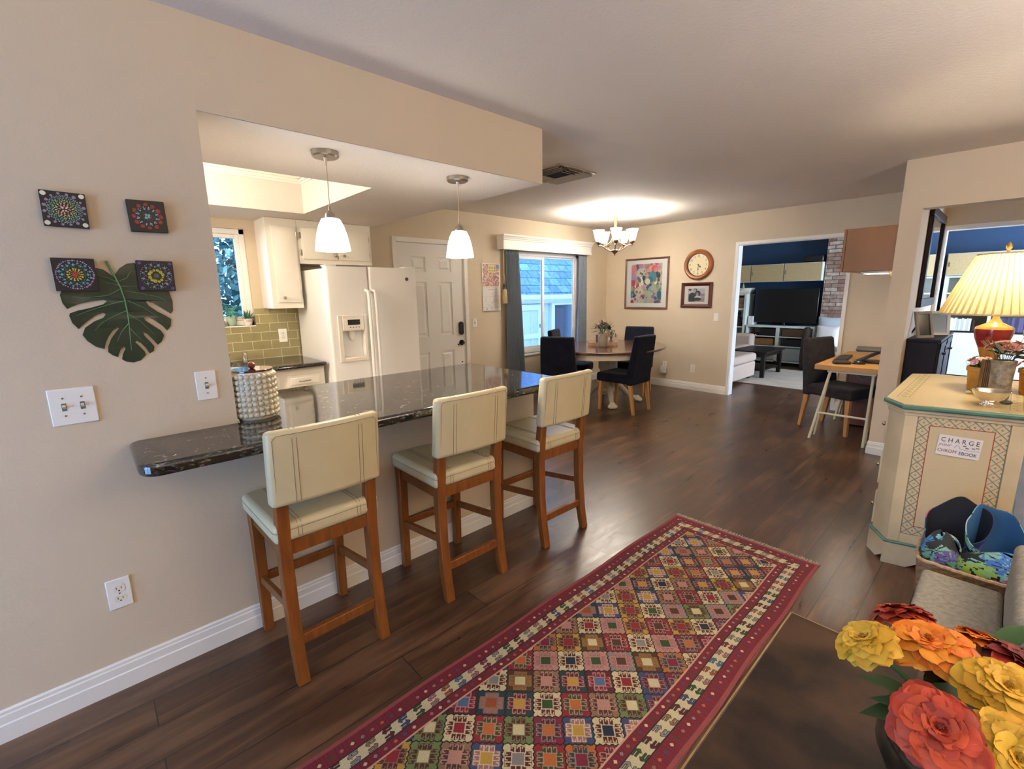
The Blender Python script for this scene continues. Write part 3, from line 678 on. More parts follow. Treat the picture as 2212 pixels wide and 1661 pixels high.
for i in range(150):
    a = random.random()*2*PI; r_ = random.random()**0.6*0.06; z_ = 0.08+random.random()*0.1
    c_ = (r_*math.cos(a), r_*math.sin(a), z_); leaf_blade(m, c_, (c_[0]+0.018*math.cos(a+random.random()), c_[1]+0.018*math.sin(a), z_+0.008*random.uniform(-1, 1.4)), 0.013, 0.002, hexc(random.choice(['5fa860', '7cc070', '4e9a62', '8fcf80'])), 3)
m.build('foliage', vmat(0.5), t)
m = MB()
for i in range(10): a = i*0.63; m.tube([(0, 0, 0.07), (0.02*math.cos(a), 0.02*math.sin(a), 0.12), (0.04*math.cos(a), 0.04*math.sin(a), 0.16)], 0.0012, n=5)
m.build('stem', M('green_stem', '#5c8c4c', 0.6), t)
t = thing('succulent_plant', 'low succulent in a shallow pink saucer pot beside the wall edge', 'plant', (XK-0.005, 0.90, ZSL))
pot(t, 0.036, 0.042, M('pink_pot', '#d3a493', 0.6))
m = MB()
for i in range(24):
    a = i*2.4; r_ = 0.006+i*0.001; leaf_blade(m, (0, 0, 0.036), (r_*1.6*math.cos(a), r_*1.6*math.sin(a), 0.036+0.035-i*0.001), 0.012, 0, hexc('6fae84'), 3)
m.build('leaves', vmat(0.5), t)

# canister with bobbles on the bar
cx, cy = -2.172, 0.505
t = thing('canister', 'cream bobbled ceramic canister with a dark wooden lid', 'canister', (cx, cy, GZ))
m = MB(); R0 = 0.078; H0 = 0.2
CER = M('cream_ceramic', '#cfc6ae', 0.22)
m.lathe([(R0*0.93, 0), (R0, 0.008), (R0, H0-0.008), (R0*0.97, H0), (R0*0.85, H0), (R0*0.85, H0-0.01), (0.001, H0-0.01)], n=48)
for k in range(8):
    for j in range(24):
        a = 2*PI*(j+0.5*(0))/24; m.ball(((R0+0.001)*math.cos(a), (R0+0.001)*math.sin(a), 0.021+k*0.0232), 0.0112, 10, 7)
m.build('jar_body', CER, t)
LIDM = M('lacquered_lid', '#4a2416', 0.06, coat=1.0)
MB().cyl((0, 0, H0), (0, 0, H0+0.009), 0.079, n=48).build('lid', LIDM, t, bev=0.002)
l = [c for c in kids(t) if c.name.startswith('lid')][0]
MB().ball((0, 0, H0+0.023), 0.0155).build('knob', M('turned_wood_knob', '#6b3320', 0.3), l)

# switch plates and outlets
def plate(name, label, cat, loc, rz, w, h, kind, parts=1, mat=None, group=None):
    t = thing(name, label, cat, loc, rz, group)
    MB().box(-w/2, w/2, -0.006, 0, -h/2, h/2).build('plate', mat or PLATE, t, bev=0.003)
    for i in range(parts):
        x = (i-(parts-1)/2)*0.046
        if kind == 'toggle':
            MB().box(x-0.006, x+0.006, -0.007, -0.004, -0.013, 0.013).build('toggle_slot', STITCH, t)
            MB().hexa([(x-0.0045, -0.006, -0.006), (x+0.0045, -0.006, -0.006), (x+0.0045, -0.006, 0.006), (x-0.0045, -0.006, 0.006)], [(x-0.004, -0.02, 0.003), (x+0.004, -0.02, 0.003), (x+0.004, -0.018, 0.009), (x-0.004, -0.018, 0.009)]).build('toggle', M('toggle_white', '#d9d2c0', 0.35), t)
            for z in (-0.03, 0.03): MB().cyl((x, -0.006, z), (x, -0.0075, z), 0.003, n=10).build('screw', NICKEL, t)
        elif kind == 'rocker':
            MB().box(x-0.017, x+0.017, -0.009, -0.005, -0.034, 0.034).build('rocker', PLATE, t, bev=0.002)
        else:
            for z in (-0.02, 0.02):
                o_ = MB(); po = [(x+0.0175*math.cos(k*PI/10), z+max(-0.0135, min(0.0135, 0.0175*math.sin(k*PI/10)))) for k in range(20)]
                o_.prism(po, -0.0075, -0.005, 'y'); s_ = o_.build('socket', PLATEH, t)
                MB().box(x-0.008, x-0.006, -0.0079, -0.007, z-0.002, z+0.007).box(x+0.006, x+0.008, -0.0079, -0.007, z-0.002, z+0.006).cyl((x, -0.0079, z-0.008), (x, -0.007, z-0.008), 0.0026, n=10).build('slot', DARK, s_)
            MB().cyl((x, -0.006, 0), (x, -0.0075, 0), 0.0028, n=10).build('screw', NICKEL, t)
    return t
plate('light_switch', 'wide double-toggle white switch plate on the bar wall', 'light switch', (XW+0.0005, -0.057, 1.10), FACE_X, 0.117, 0.124, 'toggle', 2)
plate('light_switch', 'single-toggle white switch plate just above the granite ledge', 'light switch', (XW+0.0005, 0.328, 1.115), FACE_X, 0.07, 0.114, 'toggle', 1)
plate('wall_outlet', 'double socket outlet low on the bar wall above the baseboard', 'outlet', (XW+0.0005, -0.036, 0.384), FACE_X, 0.07, 0.117, 'outlet', 1)
plate('wall_outlet', 'double socket outlet set in the green tile backsplash', 'outlet', (XK+0.0085, 1.394, 1.095), FACE_X, 0.075, 0.125, 'outlet', 1)
plate('light_switch', 'small toggle switch plate between the entry door and the calendar', 'light switch', (XK+0.0005, 3.72, 1.09), FACE_X, 0.07, 0.114, 'toggle', 1)
plate('light_switch', 'white rocker switch plate near the cased opening', 'light switch', (-2.835, YB-0.0005, 1.085), FACE_Y, 0.07, 0.114, 'rocker', 1)
plate('wall_outlet', 'coaxial style outlet plate alone on the clock wall', 'outlet', (-3.13, YB-0.0005, 0.325), FACE_Y, 0.07, 0.114, 'outlet', 1, PLATEH)
t = plate('wall_outlet', 'outlet above the baseboard with a white device plugged in', 'outlet', (-3.58, YB-0.0005, 0.335), FACE_Y, 0.07, 0.114, 'outlet', 1)
t = thing('plug_in_device', 'white box-shaped plug-in air freshener hanging in the outlet', 'plug-in device', (-3.585, YB-0.01, 0.27))
MB().box(-0.04, 0.04, -0.045, 0, -0.06, 0.05).build('housing', PLATE, t, bev=0.006)
MB().cyl((-0.02, -0.045, -0.035), (-0.02, -0.047, -0.035), 0.006, n=12).build('button', STITCH, t)
plate('wall_outlet', 'outlet below the sliding window beside the curtain', 'outlet', (XK+0.0005, 5.05, 0.32), FACE_X, 0.07, 0.114, 'outlet', 1)

# pendant lamps
def pendant(loc, label, first=None):
    t = thing('pendant_lamp', label, 'pendant lamp', loc, 0, 'pendant lamps over the bar')
    MB().lathe([(0.058, -0.024), (0.062, -0.02), (0.062, 0), (0.001, 0)], n=36).lathe([(0.001, -0.026), (0.056, -0.026), (0.058, -0.024)], n=36, cap=False).build('canopy', NICKEL, t)
    MB().lathe([(0.0, -0.06), (0.004, -0.06), (0.008, -0.03), (0.009, -0.024)], n=14).build('strain_relief', NICKEL, t)
    MB().tube([(0, 0, -0.05), (0.002, 0.001, -0.12), (0, 0, -0.25)], 0.0022, n=8).build('cord', M('clear_cord', '#b09b80', 0.3), t)
    MB().lathe([(0.004, -0.245), (0.006, -0.262), (0.02, -0.275), (0.026, -0.295), (0.026, -0.302), (0.001, -0.302)], n=24).build('socket_cap', NICKEL, t)
    # bell shade: round at the shoulder, softly squared at the rim
    def prof(a, k): return 1+0.07*k*k*(abs(math.cos(2*a))**1.0-0.5)
    MB().lathe([(0.026, -0.300), (0.043, -0.305), (0.058, -0.335), (0.070, -0.375), (0.078, -0.42), (0.083, -0.452), (0.081, -0.452), (0.076, -0.42), (0.068, -0.376), (0.056, -0.337), (0.042, -0.309), (0.026, -0.304)], n=48, mod=prof, cap=False).build('shade', SHADE, t)
    point('pendant_light', (0, 0, -0.40), 9, WARM, 0.03, t)
    return t
pendant((-2.32, 0.962, ZS), 'glowing bell-shaped pendant lamp nearer the wall corner')
pendant((-2.32, 1.735, ZS), 'glowing bell-shaped pendant lamp nearer the open header end')
# kitchen ceiling light in the tray
t = thing('kitchen_ceiling_light', 'round lit ceiling light up in the kitchen tray', 'ceiling light', (-3.45, 0.1, ZC))
MB().lathe([(0.001, -0.06), (0.10, -0.055), (0.15, -0.035), (0.16, -0.012), (0.16, 0)], n=32).build('diffuser', SHADE, t)
point('tray_light', (-3.45, 0.45, 2.30), 10, (1.0, 0.86, 0.64), 0.08)
point('tray_light', (-3.45, -0.2, 2.30), 6.5, (1.0, 0.86, 0.64), 0.08)
point('kitchen_hidden_fill', (-3.4, -1.0, 1.9), 44, (1.0, 0.95, 0.88), 0.15)  # hidden fill added out of view to brighten the kitchen, no fixture

# ================================================================ BAR STOOLS
def make_stool(label):
    t = thing('bar_stool', label, 'bar stool', (0, 0, 0), 0, 'bar stools along the counter')
    W2 = 0.172
    # seat pad and its seams; the stool faces +y
    def pad(x0, x1, y0, y1, z0, z1, r, crown, axis='z'):
        m = MB(); n = 10
        m.box(x0, x1, y0, y1, z0, z1); return m
    s_ = pad(-0.205, 0.205, -0.212, 0.212, 0.568, 0.645, 0.02, 0).build('seat', VINYL, t, bev=0.022, seg=4)
    st = MB()
    def seam(pts): st.tube(pts, 0.0009, n=5)
    for x in (-0.122, -0.108, 0.108, 0.122): seam([(x, -0.2125, 0.585), (x, -0.2128, 0.62), (x, -0.206, 0.639), (x, -0.19, 0.6455), (x, 0, 0.6457), (x, 0.19, 0.6455), (x, 0.2128, 0.622)])
    k = 0.2052; seam([(-k, 0.2, 0.618), (-k, -0.2, 0.618), (-0.2, -0.2125, 0.618), (0.2, -0.2125, 0.618), (k, -0.2, 0.618), (k, 0.2, 0.618)])
    st.build('stitching', STITCH, s_)
    # rear legs: one curved board each, foot kicked back; top carries the back pad
    for sx in (-1, 1):
        x = sx*W2*0.99; m = MB()
        pts = [(-0.232, 0.0), (-0.208, 0.13), (-0.190, 0.30), (-0.186, 0.52), (-0.196, 0.66), (-0.212, 0.80)]
        th = [0.036, 0.040, 0.043, 0.045, 0.041, 0.034]
        n = len(pts); vs = []; fs = []
        for (y, z), h in zip(pts, th):
            vs += [(x-0.0225, y-h/2, z), (x+0.0225, y-h/2, z), (x+0.0225, y+h/2, z), (x-0.0225, y+h/2, z)]
        for i in range(n-1):
            for j in range(4): fs.append((i*4+j, i*4+(j+1) % 4, i*4+4+(j+1) % 4, i*4+4+j))
        fs += [(3, 2, 1, 0), (n*4-4, n*4-3, n*4-2, n*4-1)]
        m.add(vs, fs); m.build('leg', HONEY, t, bev=0.004)
        m = MB(); m.bar((x, 0.180, 0), (x, 0.176, 0.57), 0.038, 0.046, up=(0, 1, 0)); m.build('leg', HONEY, t, bev=0.004)
    for nm, z, h, y in (('rear_rail', 0.54, 0.055, -0.186), ('front_rail', 0.54, 0.055, 0.176)):
        MB().box(-W2+0.018, W2-0.018, y-0.011, y+0.011, z-h/2, z+h/2).build(nm, HONEY, t, bev=0.002)
    for sx in (-1, 1): MB().box(sx*W2-0.011, sx*W2+0.011, -0.166, 0.158, 0.512, 0.567).build('side_rail', HONEY, t, bev=0.002)
    MB().box(-W2+0.018, W2-0.018, -0.216, -0.192, 0.142, 0.184).build('footrest', HONEY, t, bev=0.003)
    MB().box(-W2+0.015, W2-0.015, 0.168, 0.190, 0.235, 0.272).build('stretcher', HONEY, t, bev=0.003)
    for sx in (-1, 1): MB().hexa([(sx*W2-0.01, -0.18, 0.285), (sx*W2+0.01, -0.18, 0.285), (sx*W2+0.01, 0.165, 0.235), (sx*W2-0.01, 0.165, 0.235)], [(sx*W2-0.01, -0.18, 0.32), (sx*W2+0.01, -0.18, 0.32), (sx*W2+0.01, 0.165, 0.27), (sx*W2-0.01, 0.165, 0.27)]).build('stretcher', HONEY, t, bev=0.003)
    # padded back, leaning, gently curved in plan
    m = MB(); X0, X1, Z0, Z1 = -0.208, 0.208, 0.722, 1.005; nx = 10
    def yc(x, z): return -0.208-(z-0.72)*0.10-0.018*(1-(x/0.208)**2)
    vs = []; fs = []
    for i in range(nx+1):
        x = X0+(X1-X0)*i/nx
        vs += [(x, yc(x, Z0)-0.030, Z0), (x, yc(x, Z1)-0.026, Z1), (x, yc(x, Z1)+0.022, Z1), (x, yc(x, Z0)+0.026, Z0)]
    for i in range(nx):
        for j in range(4): fs.append((i*4+j, i*4+(j+1) % 4, i*4+4+(j+1) % 4, i*4+4+j)[::-1])
    fs += [(0, 1, 2, 3), (nx*4+3, nx*4+2, nx*4+1, nx*4)]
    m.add(vs, fs); b_ = m.build('backrest', VINYL, t, bev=0.018, seg=4)
    st = MB()
    for x in (-0.128, -0.113, 0.113, 0.128):
        st.tube([(x, yc(x, z)-0.0305+(z-Z0)*0.014+max(0, (z-0.988))*0.9, z) for z in [0.735+k*0.026 for k in range(11)]]+[(x, yc(x, Z1)-0.01, Z1+0.0005), (x, yc(x, Z1)+0.01, Z1+0.0005)], 0.0009, n=5)
    st.tube([(-0.19, yc(-0.19, 0.74)-0.0285, 0.74), (-0.19, yc(-0.19, 0.975)-0.027, 0.975), (-0.178, yc(-0.18, 0.99)-0.0265, 0.989)]+[(x, yc(x, 0.99)-0.0268, 0.990) for x in [-0.15+k*0.03 for k in range(11)]]+[(0.178, yc(0.18, 0.99)-0.0265, 0.989), (0.19, yc(0.19, 0.975)-0.027, 0.975), (0.19, yc(0.19, 0.74)-0.0285, 0.74)], 0.0009, n=5)
    st.build('stitching', STITCH, b_)
    return t
SLAB = ['cream padded counter stool standing nearest the left end of the granite ledge', 'cream padded counter stool in the middle of the three', 'cream padded counter stool at the open end of the bar']
SLAB[0] = 'cream padded counter stool beside the bobbled canister end of the bar'
st0 = make_stool(SLAB[0]); sx0 = -1.905
st0.location = (sx0, 0.597, 0); st0.rotation_euler = (0, 0, PI/2+0.02)
dup(st0, (sx0, 1.290, 0), PI/2-0.01, SLAB[1]); dup(st0, (sx0-0.005, 1.975, 0), PI/2-0.015, SLAB[2])

# ================================================================ WALL ART
def mandala(seed, rings, corner=None, bg='15101a'):
    """rings: (radius, count, dot radius, colour, phase)"""
    def fn(U, V):
        X = U*2-1; Y = V*2-1; C = np.zeros(U.shape+(3,)); C[:] = hexc(bg)
        rng = np.random.RandomState(seed)
        for (r, n, d, col, ph) in rings:
            for k in range(n):
                a = 2*PI*(k+ph)/n; dd = d*(1+0.12*rng.randn()); cx_, cy_ = r*math.cos(a)+0.01*rng.randn(), r*math.sin(a)+0.01*rng.randn()
                C[(X-cx_)**2+(Y-cy_)**2 < dd*dd] = hexc(col)
        for (x, y, d, col) in (corner or []): C[(X-x)**2+(Y-y)**2 < d*d] = hexc(col)
        return C
    return fn
CN = [(-.84, .84), (.84, .84), (.84, -.84), (-.84, -.84)]
D1 = mandala(1, [(0.90, 16, .075, '8f7f9c', .5), (0.72, 24, .05, '4f8088', 0), (0.76, 24, .02, 'cfd8c8', .5), (0.62, 30, .032, '67a088', .3), (.55, 30, .02, 'd8dcc0', .8), (0.5, 20, .042, '6c9c6c', 0), (.42, 20, .022, 'dcd2a0', .5), (0.36, 14, .042, 'b9b06c', .3), (0.28, 12, .025, 'e0c0a0', .8), (0.2, 8, .04, 'd8a090', 0), (.1, 4, .05, 'e8b8a8', .5), (.8, 40, .014, 'c8d0d0', .2), (.67, 40, .012, 'd0e0c0', .6), (.46, 30, .012, 'b8c890', .1)], [(x, y, .13, 'e3ddc8') for x, y in CN])
D2 = mandala(2, [(0.74, 12, .12, '8e2a22', 0), (.74, 12, .07, '9e3128', .2), (.6, 12, .03, 'b8c0bc', .5), (0.5, 12, .062, '6f9cba', .5), (.56, 24, .015, 'a0b0b8', .2), (.34, 14, .035, '4c4a2c', 0), (.27, 16, .02, '7a3a30', .5), (0.2, 14, .018, 'a07060', 0), (0.11, 4, .07, '70b0b8', .5)], bg='1c1512')
D3 = mandala(3, [(0.88, 24, .045, 'a88ca8', 0), (.88, 24, .03, 'b09ab0', .5), (0.74, 12, .065, '5f94ac', .5), (.70, 12, .03, '5f94ac', 0), (0.6, 12, .048, '5eb0a8', 0), (.62, 48, .015, '88c8d0', .3), (0.5, 36, .022, '3e7c58', .5), (0.43, 24, .016, '2e5c40', 0), (0.36, 14, .048, 'b8b83c', 0), (.27, 14, .03, 'c8b444', 0), (0.2, 14, .026, 'c87838', 0), (0.12, 12, .028, 'b44a2c', 0), (0, 1, .08, 'a83c28', 0)], bg='14101a')
D4 = mandala(4, [(0.38, 12, .092, 'b2b32c', .5), (.38, 12, .035, '6e7c1e', .5), (0.76, 12, .07, '6f92b2', .5), (.86, 36, .02, 'b0b8c0', .2), (.66, 36, .018, 'b0b8c0', .5), (.58, 12, .03, 'c8a070', 0), (0.24, 20, .018, '6a3c48', 0), (.17, 14, .02, '5a3440', .5), (.5, 24, .016, '5c3850', 0), (0, 1, .13, '3c5c44', 0), (.07, 8, .02, '587858', 0)], [(x, y, .10, '5e4488') for x, y in CN], bg='17101c')
def canvas(label, y, z, w, fn, tilt=0.0):
    t = thing('dotted_canvas', label, 'painting', (XW+(0.0085 if z < 1.6 else 0.0005), y, z), FACE_X, 'small dotted canvases on the bar wall')
    t.rotation_euler = (0, tilt, PI/2)
    MB().box(-w/2, w/2, -0.018, 0, -w/2, w/2).build('stretched_canvas', M('black_canvas', '#17121a', 0.7), t, bev=0.0015)
    paint('dotted_mandala', t, w*0.985, w*0.985, 130, 130, fn, y=-0.0184, mat=vmat(0.45))
canvas('small square canvas of green dots with four white corner dots', 0.0145, 1.735, 0.107, D1, 0.02)
canvas('small square canvas with a ring of red blots and blue dots', 0.225, 1.734, 0.105, D2, -0.02)
canvas('small square canvas with a yellow and teal dotted wheel', 0.010, 1.532, 0.104, D3, 0.0)
canvas('small square canvas with a lime dot ring and purple corners', 0.222, 1.531, 0.104, D4, 0.015)

# monstera leaf cut-out hung on the wall, a thin domed sheet standing a little off the paint
LEAF = [(0.1134, 1.5398), (0.1252, 1.5564), (0.1467, 1.5721), (0.1667, 1.5752), (0.1953, 1.5643), (0.2224, 1.5367), (0.2393, 1.5051), (0.2542, 1.476), (0.2604, 1.4401), (0.2573, 1.4073), (0.2494, 1.3964), (0.23, 1.4135), (0.2038, 1.4349), (0.1869, 1.4443), (0.1818, 1.4406), (0.1896, 1.4257), (0.2104, 1.4057), (0.2348, 1.3884), (0.2484, 1.3759), (0.2436, 1.3516), (0.2307, 1.3358), (0.2194, 1.353), (0.1961, 1.3771), (0.1795, 1.3889), (0.1689, 1.3861), (0.1725, 1.3751), (0.1931, 1.3545), (0.212, 1.337), (0.2194, 1.32), (0.2095, 1.2975), (0.1962, 1.2853), (0.1863, 1.3027), (0.1712, 1.3267), (0.1603, 1.3339), (0.1627, 1.3208), (0.1776, 1.2968), (0.1859, 1.2796), (0.1811, 1.2635), (0.1687, 1.2568), (0.1596, 1.2787), (0.1491, 1.2959), (0.1376, 1.3052), (0.1335, 1.3004), (0.1427, 1.2867), (0.1554, 1.266), (0.1577, 1.2526), (0.1409, 1.2347), (0.1198, 1.2292), (0.1004, 1.2339), (0.0893, 1.2435), (0.0944, 1.2622), (0.1043, 1.2804), (0.1003, 1.2872), (0.0907, 1.2785), (0.0819, 1.2602), (0.0807, 1.2521), (0.0673, 1.2598), (0.0561, 1.2723), (0.0587, 1.2909), (0.0706, 1.3181), (0.0855, 1.3389), (0.096, 1.352), (0.0927, 1.356), (0.0792, 1.3455), (0.0644, 1.3248), (0.0544, 1.3037), (0.0483, 1.2837), (0.0273, 1.2936), (0.0095, 1.3136), (-0.0004, 1.3356), (0.0093, 1.3591), (0.0348, 1.3789), (0.0595, 1.3899), (0.0681, 1.4017), (0.0619, 1.4069), (0.0423, 1.3998), (0.0167, 1.3798), (0.0012, 1.3656), (-0.0069, 1.3553), (-0.0194, 1.3757), (-0.0237, 1.3996), (-0.0212, 1.4083), (-0.0003, 1.4164), (0.0321, 1.4242), (0.0659, 1.4353), (0.0776, 1.4454), (0.0703, 1.4504), (0.0353, 1.4463), (0.0027, 1.437), (-0.016, 1.4287), (-0.0248, 1.4219), (-0.0336, 1.4408), (-0.0361, 1.4669), (-0.0326, 1.4766), (-0.0238, 1.4927), (0.0019, 1.5216), (0.0316, 1.5453), (0.0645, 1.556), (0.0822, 1.5511), (0.0945, 1.5395), (0.1048, 1.5288)]
VEINS = [[(0.0931, 1.5793), (0.101, 1.5528), (0.111, 1.5229), (0.1188, 1.4925), (0.125, 1.4493), (0.1264, 1.4056), (0.1244, 1.3553), (0.121, 1.3046), (0.1196, 1.2726)], [(0.1161, 1.5077), (0.0921, 1.5226), (0.0744, 1.5284), (0.0614, 1.5341)], [(0.1172, 1.4986), (0.0853, 1.5076), (0.0635, 1.5164)], [(0.118, 1.4863), (0.0841, 1.4653), (0.0278, 1.4572), (-0.007, 1.4607)], [(0.1246, 1.4462), (0.0747, 1.4321), (0.0214, 1.4126), (-0.0072, 1.3989)], [(0.1248, 1.412), (0.0885, 1.3947), (0.0523, 1.3719), (0.0328, 1.3485)], [(0.1247, 1.368), (0.0999, 1.3379), (0.086, 1.3074)], [(0.1194, 1.5138), (0.14, 1.5232), (0.1527, 1.5448), (0.1682, 1.5494)], [(0.1216, 1.4955), (0.1659, 1.4955)], [(0.1292, 1.4801), (0.1726, 1.4704), (0.2224, 1.457), (0.2416, 1.4405)], [(0.1319, 1.4461), (0.1713, 1.423), (0.2127, 1.3829)], [(0.1289, 1.3993), (0.1594, 1.3725), (0.1893, 1.3254)], [(0.126, 1.3489), (0.1425, 1.3222), (0.155, 1.3019)]]
lt = thing('monstera_leaf', 'dark green split monstera leaf wall decoration with pale veins', 'wall decoration', (XW, 0.11, 1.40)); b0 = (XW, 0.11, 1.40)
def lx(y, z): return XW+0.0025+0.0045*max(0.0, 1-((y-0.112)/0.16)**2-((z-1.41)/0.2)**2)
from mathutils.geometry import tessellate_polygon
tri = tessellate_polygon([[Vector((y, z, 0)) for y, z in LEAF]])
LEAFM = M('waxy_leaf', '#18301f', 0.28, var=0.25, vs=14, coat=0.3)
m = MB(); n = len(LEAF)
vs = [(lx(y, z), y, z) for y, z in LEAF]+[(lx(y, z)-0.0018, y, z) for y, z in LEAF]
fs = []
for a, b, c in tri:
    p, q, r = LEAF[a], LEAF[b], LEAF[c]
    ccw = (q[0]-p[0])*(r[1]-p[1])-(q[1]-p[1])*(r[0]-p[0]) > 0
    f = (a, b, c) if ccw else (a, c, b)
    fs.append(f); fs.append((f[2]+n, f[1]+n, f[0]+n))
fs += [(i, (i+1) % n, n+(i+1) % n, n+i) for i in range(n)]
m.add(vs, fs); lf = m.build('blade', LEAFM, lt, base=b0)
VM = M('leaf_vein', '#5c8a5a', 0.45)
m = MB()
for k, pl in enumerate(VEINS):
    pts = []
    for (a, b) in zip(pl, pl[1:]):
        for j in range(4): t_ = j/4; y = a[0]+(b[0]-a[0])*t_; z = a[1]+(b[1]-a[1])*t_; pts.append((lx(y, z)+0.0006, y, z))
    y, z = pl[-1]; pts.append((lx(y, z)+0.0004, y, z))
    m.tube(pts, 0.0034 if k == 0 else 0.0014, n=6, r1=0.0008 if k == 0 else 0.0005)
m.build('vein', VM, lt, base=b0)

# ================================================================ RUG
RGX0, RGX1, RGY0, RGY1 = -1.342, -0.527, -0.12, 2.695
PAL = dict(cream='cdbd92', maroon='561a1c', red='8e1c26', crim='7c1a34', teal='1c3c42', blue='3a466a', nav='17243e', orange='b5672c', green='2f4a1c', lgreen='6d7c46', tan='8a6c4c', pink='b58274', grey='83807c', brown='4c3018', yellow='b8903a', rose='9c6a6a', rust='9a4a22', sky='4a6c8c')
CELLS = [('cream', 'maroon', 'cream', 'green'), ('red', 'maroon', 'pink', 'brown'), ('blue', 'rose', 'cream', 'yellow'), ('orange', 'brown', 'grey', 'crim'), ('teal', 'maroon', 'pink', 'yellow'),
         ('maroon', 'crim', 'pink', 'sky'), ('tan', 'brown', 'pink', 'pink'), ('lgreen', 'maroon', 'lgreen', 'cream'), ('cream', 'maroon', 'cream', 'nav'), ('grey', 'rose', 'pink', 'brown'), ('red', 'green', 'pink', 'orange'),
         ('pink', 'rose', 'pink', 'green'), ('yellow', 'maroon', 'tan', 'red'), ('brown', 'rust', 'lgreen', 'cream'), ('blue', 'maroon', 'rose', 'cream'), ('crim', 'maroon', 'grey', 'orange'), ('cream', 'maroon', 'cream', 'red'), ('rust', 'brown', 'pink', 'lgreen'), ('teal', 'rose', 'tan', 'rust'), ('cream', 'maroon', 'cream', 'grey')]
def rug_fn(U, V):
    X = RGX0+U*(RGX1-RGX0); Y = RGY0+V*(RGY1-RGY0)
    C = np.zeros(U.shape+(3,)); PL = {k: np.array(hexc(v)) for k, v in PAL.items()}
    rng = np.random.RandomState(5)
    # field of latch-hook squares set cornerwise
    s = 0.1005; q = math.sqrt(0.5)
    a = ((X+0.954)*q+(Y-1.03)*q)/s; b = (-(X+0.954)*q+(Y-1.03)*q)/s
    def tri(t): return np.abs(((t*5+0.25) % 1)-0.5)*2-0.5     # +-0.5 saw
    a2 = a+0.055*tri(b); b2 = b+0.055*tri(a)
    ia = np.floor(a2+0.5).astype(int); ib = np.floor(b2+0.5).astype(int); fa = a-ia; fb = b-ib
    idx = (ia*7+ib*11+((ia*ia+ib*5+ia*ib*3) % 7)*3) % len(CELLS); idx = np.where(np.isin(idx, (0, 8, 16, 19)), (idx+ib*2+1) % 7+1, idx)
    white = ((ia+2*ib) % 5) == 0; wi = np.array([0, 8, 16, 19])[(ia*3+ib) % 4]; idx = np.where(white, wi, idx)
    T = [np.stack([PL[c[k]] for c in CELLS]) for k in range(4)]
    C[:] = T[0][idx]
    cross = ((np.abs(fa) < .43) & (np.abs(fb) < .25)) | ((np.abs(fb) < .43) & (np.abs(fa) < .25))
    C[cross] = T[1][idx][cross]
    hook = np.zeros(U.shape, bool)
    for (d, l, sg) in ((fa, fb, 1), (-fa, -fb, 1), (fb, -fa, 1), (-fb, fa, 1)):
        for t0 in (-.235, -.065, .105):
            hook |= (np.abs(l-t0) < .018) & (d > .18) & (d < .41)
            hook |= (np.abs(d-.40) < .018) & (l > t0) & (l < t0+.11)
            hook |= (np.abs(l-(t0+.10)) < .016) & (d > .32) & (d < .40)
        hook |= (np.abs(d-.20) < .02) & (np.abs(l) < .21)
    C[hook] = T[2][idx][hook]
    cen = (np.abs(fa) < .185) & (np.abs(fb) < .185); C[cen] = T[3][idx][cen]
    ea = a2-ia; eb = b2-ib; edge = (np.abs(np.abs(ea)-.5) < .024) | (np.abs(np.abs(eb)-.5) < .024); C[edge] = np.array(hexc('1d1512'))
    # borders by distance from the rug's edge
    D = np.minimum(np.minimum(X-RGX0, RGX1-X), np.minimum(Y-RGY0, RGY1-Y))
    ends = np.minimum(Y-RGY0, RGY1-Y) < np.minimum(X-RGX0, RGX1-X)
    S = np.where(ends, X-RGX0, Y-RGY0+0.013)
    def put(mask, col): C[mask] = np.array(hexc(PAL.get(col, col)))
    put(D < .158, '7a1a26')
    for (lo, hi, cen_) in ((.015, .068, .043), (.118, .158, .137)):
        band = (D >= lo) & (D < hi)
        put(band, '741826')
        ph = (S/.0358) % 1; k = np.floor(S/.0358).astype(int)
        put(band & (((S/.012) % 1) < .13), '561222')
        dm = band & ((np.abs(ph-.5)*.0358/.0075+np.abs(D-cen_)/.0075) < 1)
        pc = np.stack([PL[c] for c in ('cream', 'grey', 'tan', 'orange', 'blue', 'cream', 'green', 'rose')]); C[dm] = pc[k % 8][dm]
    white = (D >= .068) & (D < .118); put(white, 'c8bb94')
    ph = (S/.0605) % 1-.5; k = np.floor(S/.0605).astype(int); u = (D-.093)/.025      # u across -1..1
    hc = np.stack([PL[c] for c in ('green', 'rose', 'rust', 'sky', 'rose', 'crim', 'grey', 'green', 'maroon', 'grey', 'tan', 'maroon', 'blue')])[k % 13]
    p = ph*2
    def seg(pa, pb, w):   # distance to a segment in (p, u)
        ax, ay = pa; bx, by = pb; dx, dy = bx-ax, by-ay; tt = np.clip(((p-ax)*dx+(u-ay)*dy)/(dx*dx+dy*dy), 0, 1)
        return np.hypot(p-ax-tt*dx, u-ay-tt*dy) < w
    shp = np.zeros(U.shape, bool); out = np.zeros(U.shape, bool)
    segs = [((0, 0), (-.40, -.42)), ((-.40, -.42), (-.12, -.82)), ((-.12, -.82), (.50, -.82)), ((-.25, -.38), (.42, -.40))]; segs += [((-a_[0], -a_[1]), (-b_[0], -b_[1])) for a_, b_ in segs]
    for pa, pb in segs: shp |= seg(pa, pb, .115); out |= seg(pa, pb, .19)
    oo = white & out & ~shp; put(oo, '33302a'); ss = white & shp; C[ss] = hc[ss]
    cc = white & (np.hypot(p*1.1, u) < .2); put(cc, 'cdbd92')
    put((np.abs(D-.068) < .0018) | (np.abs(D-.118) < .0018), '2a1c18')
    put(D > .158, '000000') if False else None
    put((D >= .155) & (D < .160), 'c79a80')
    put(D < .015, '8f4444')
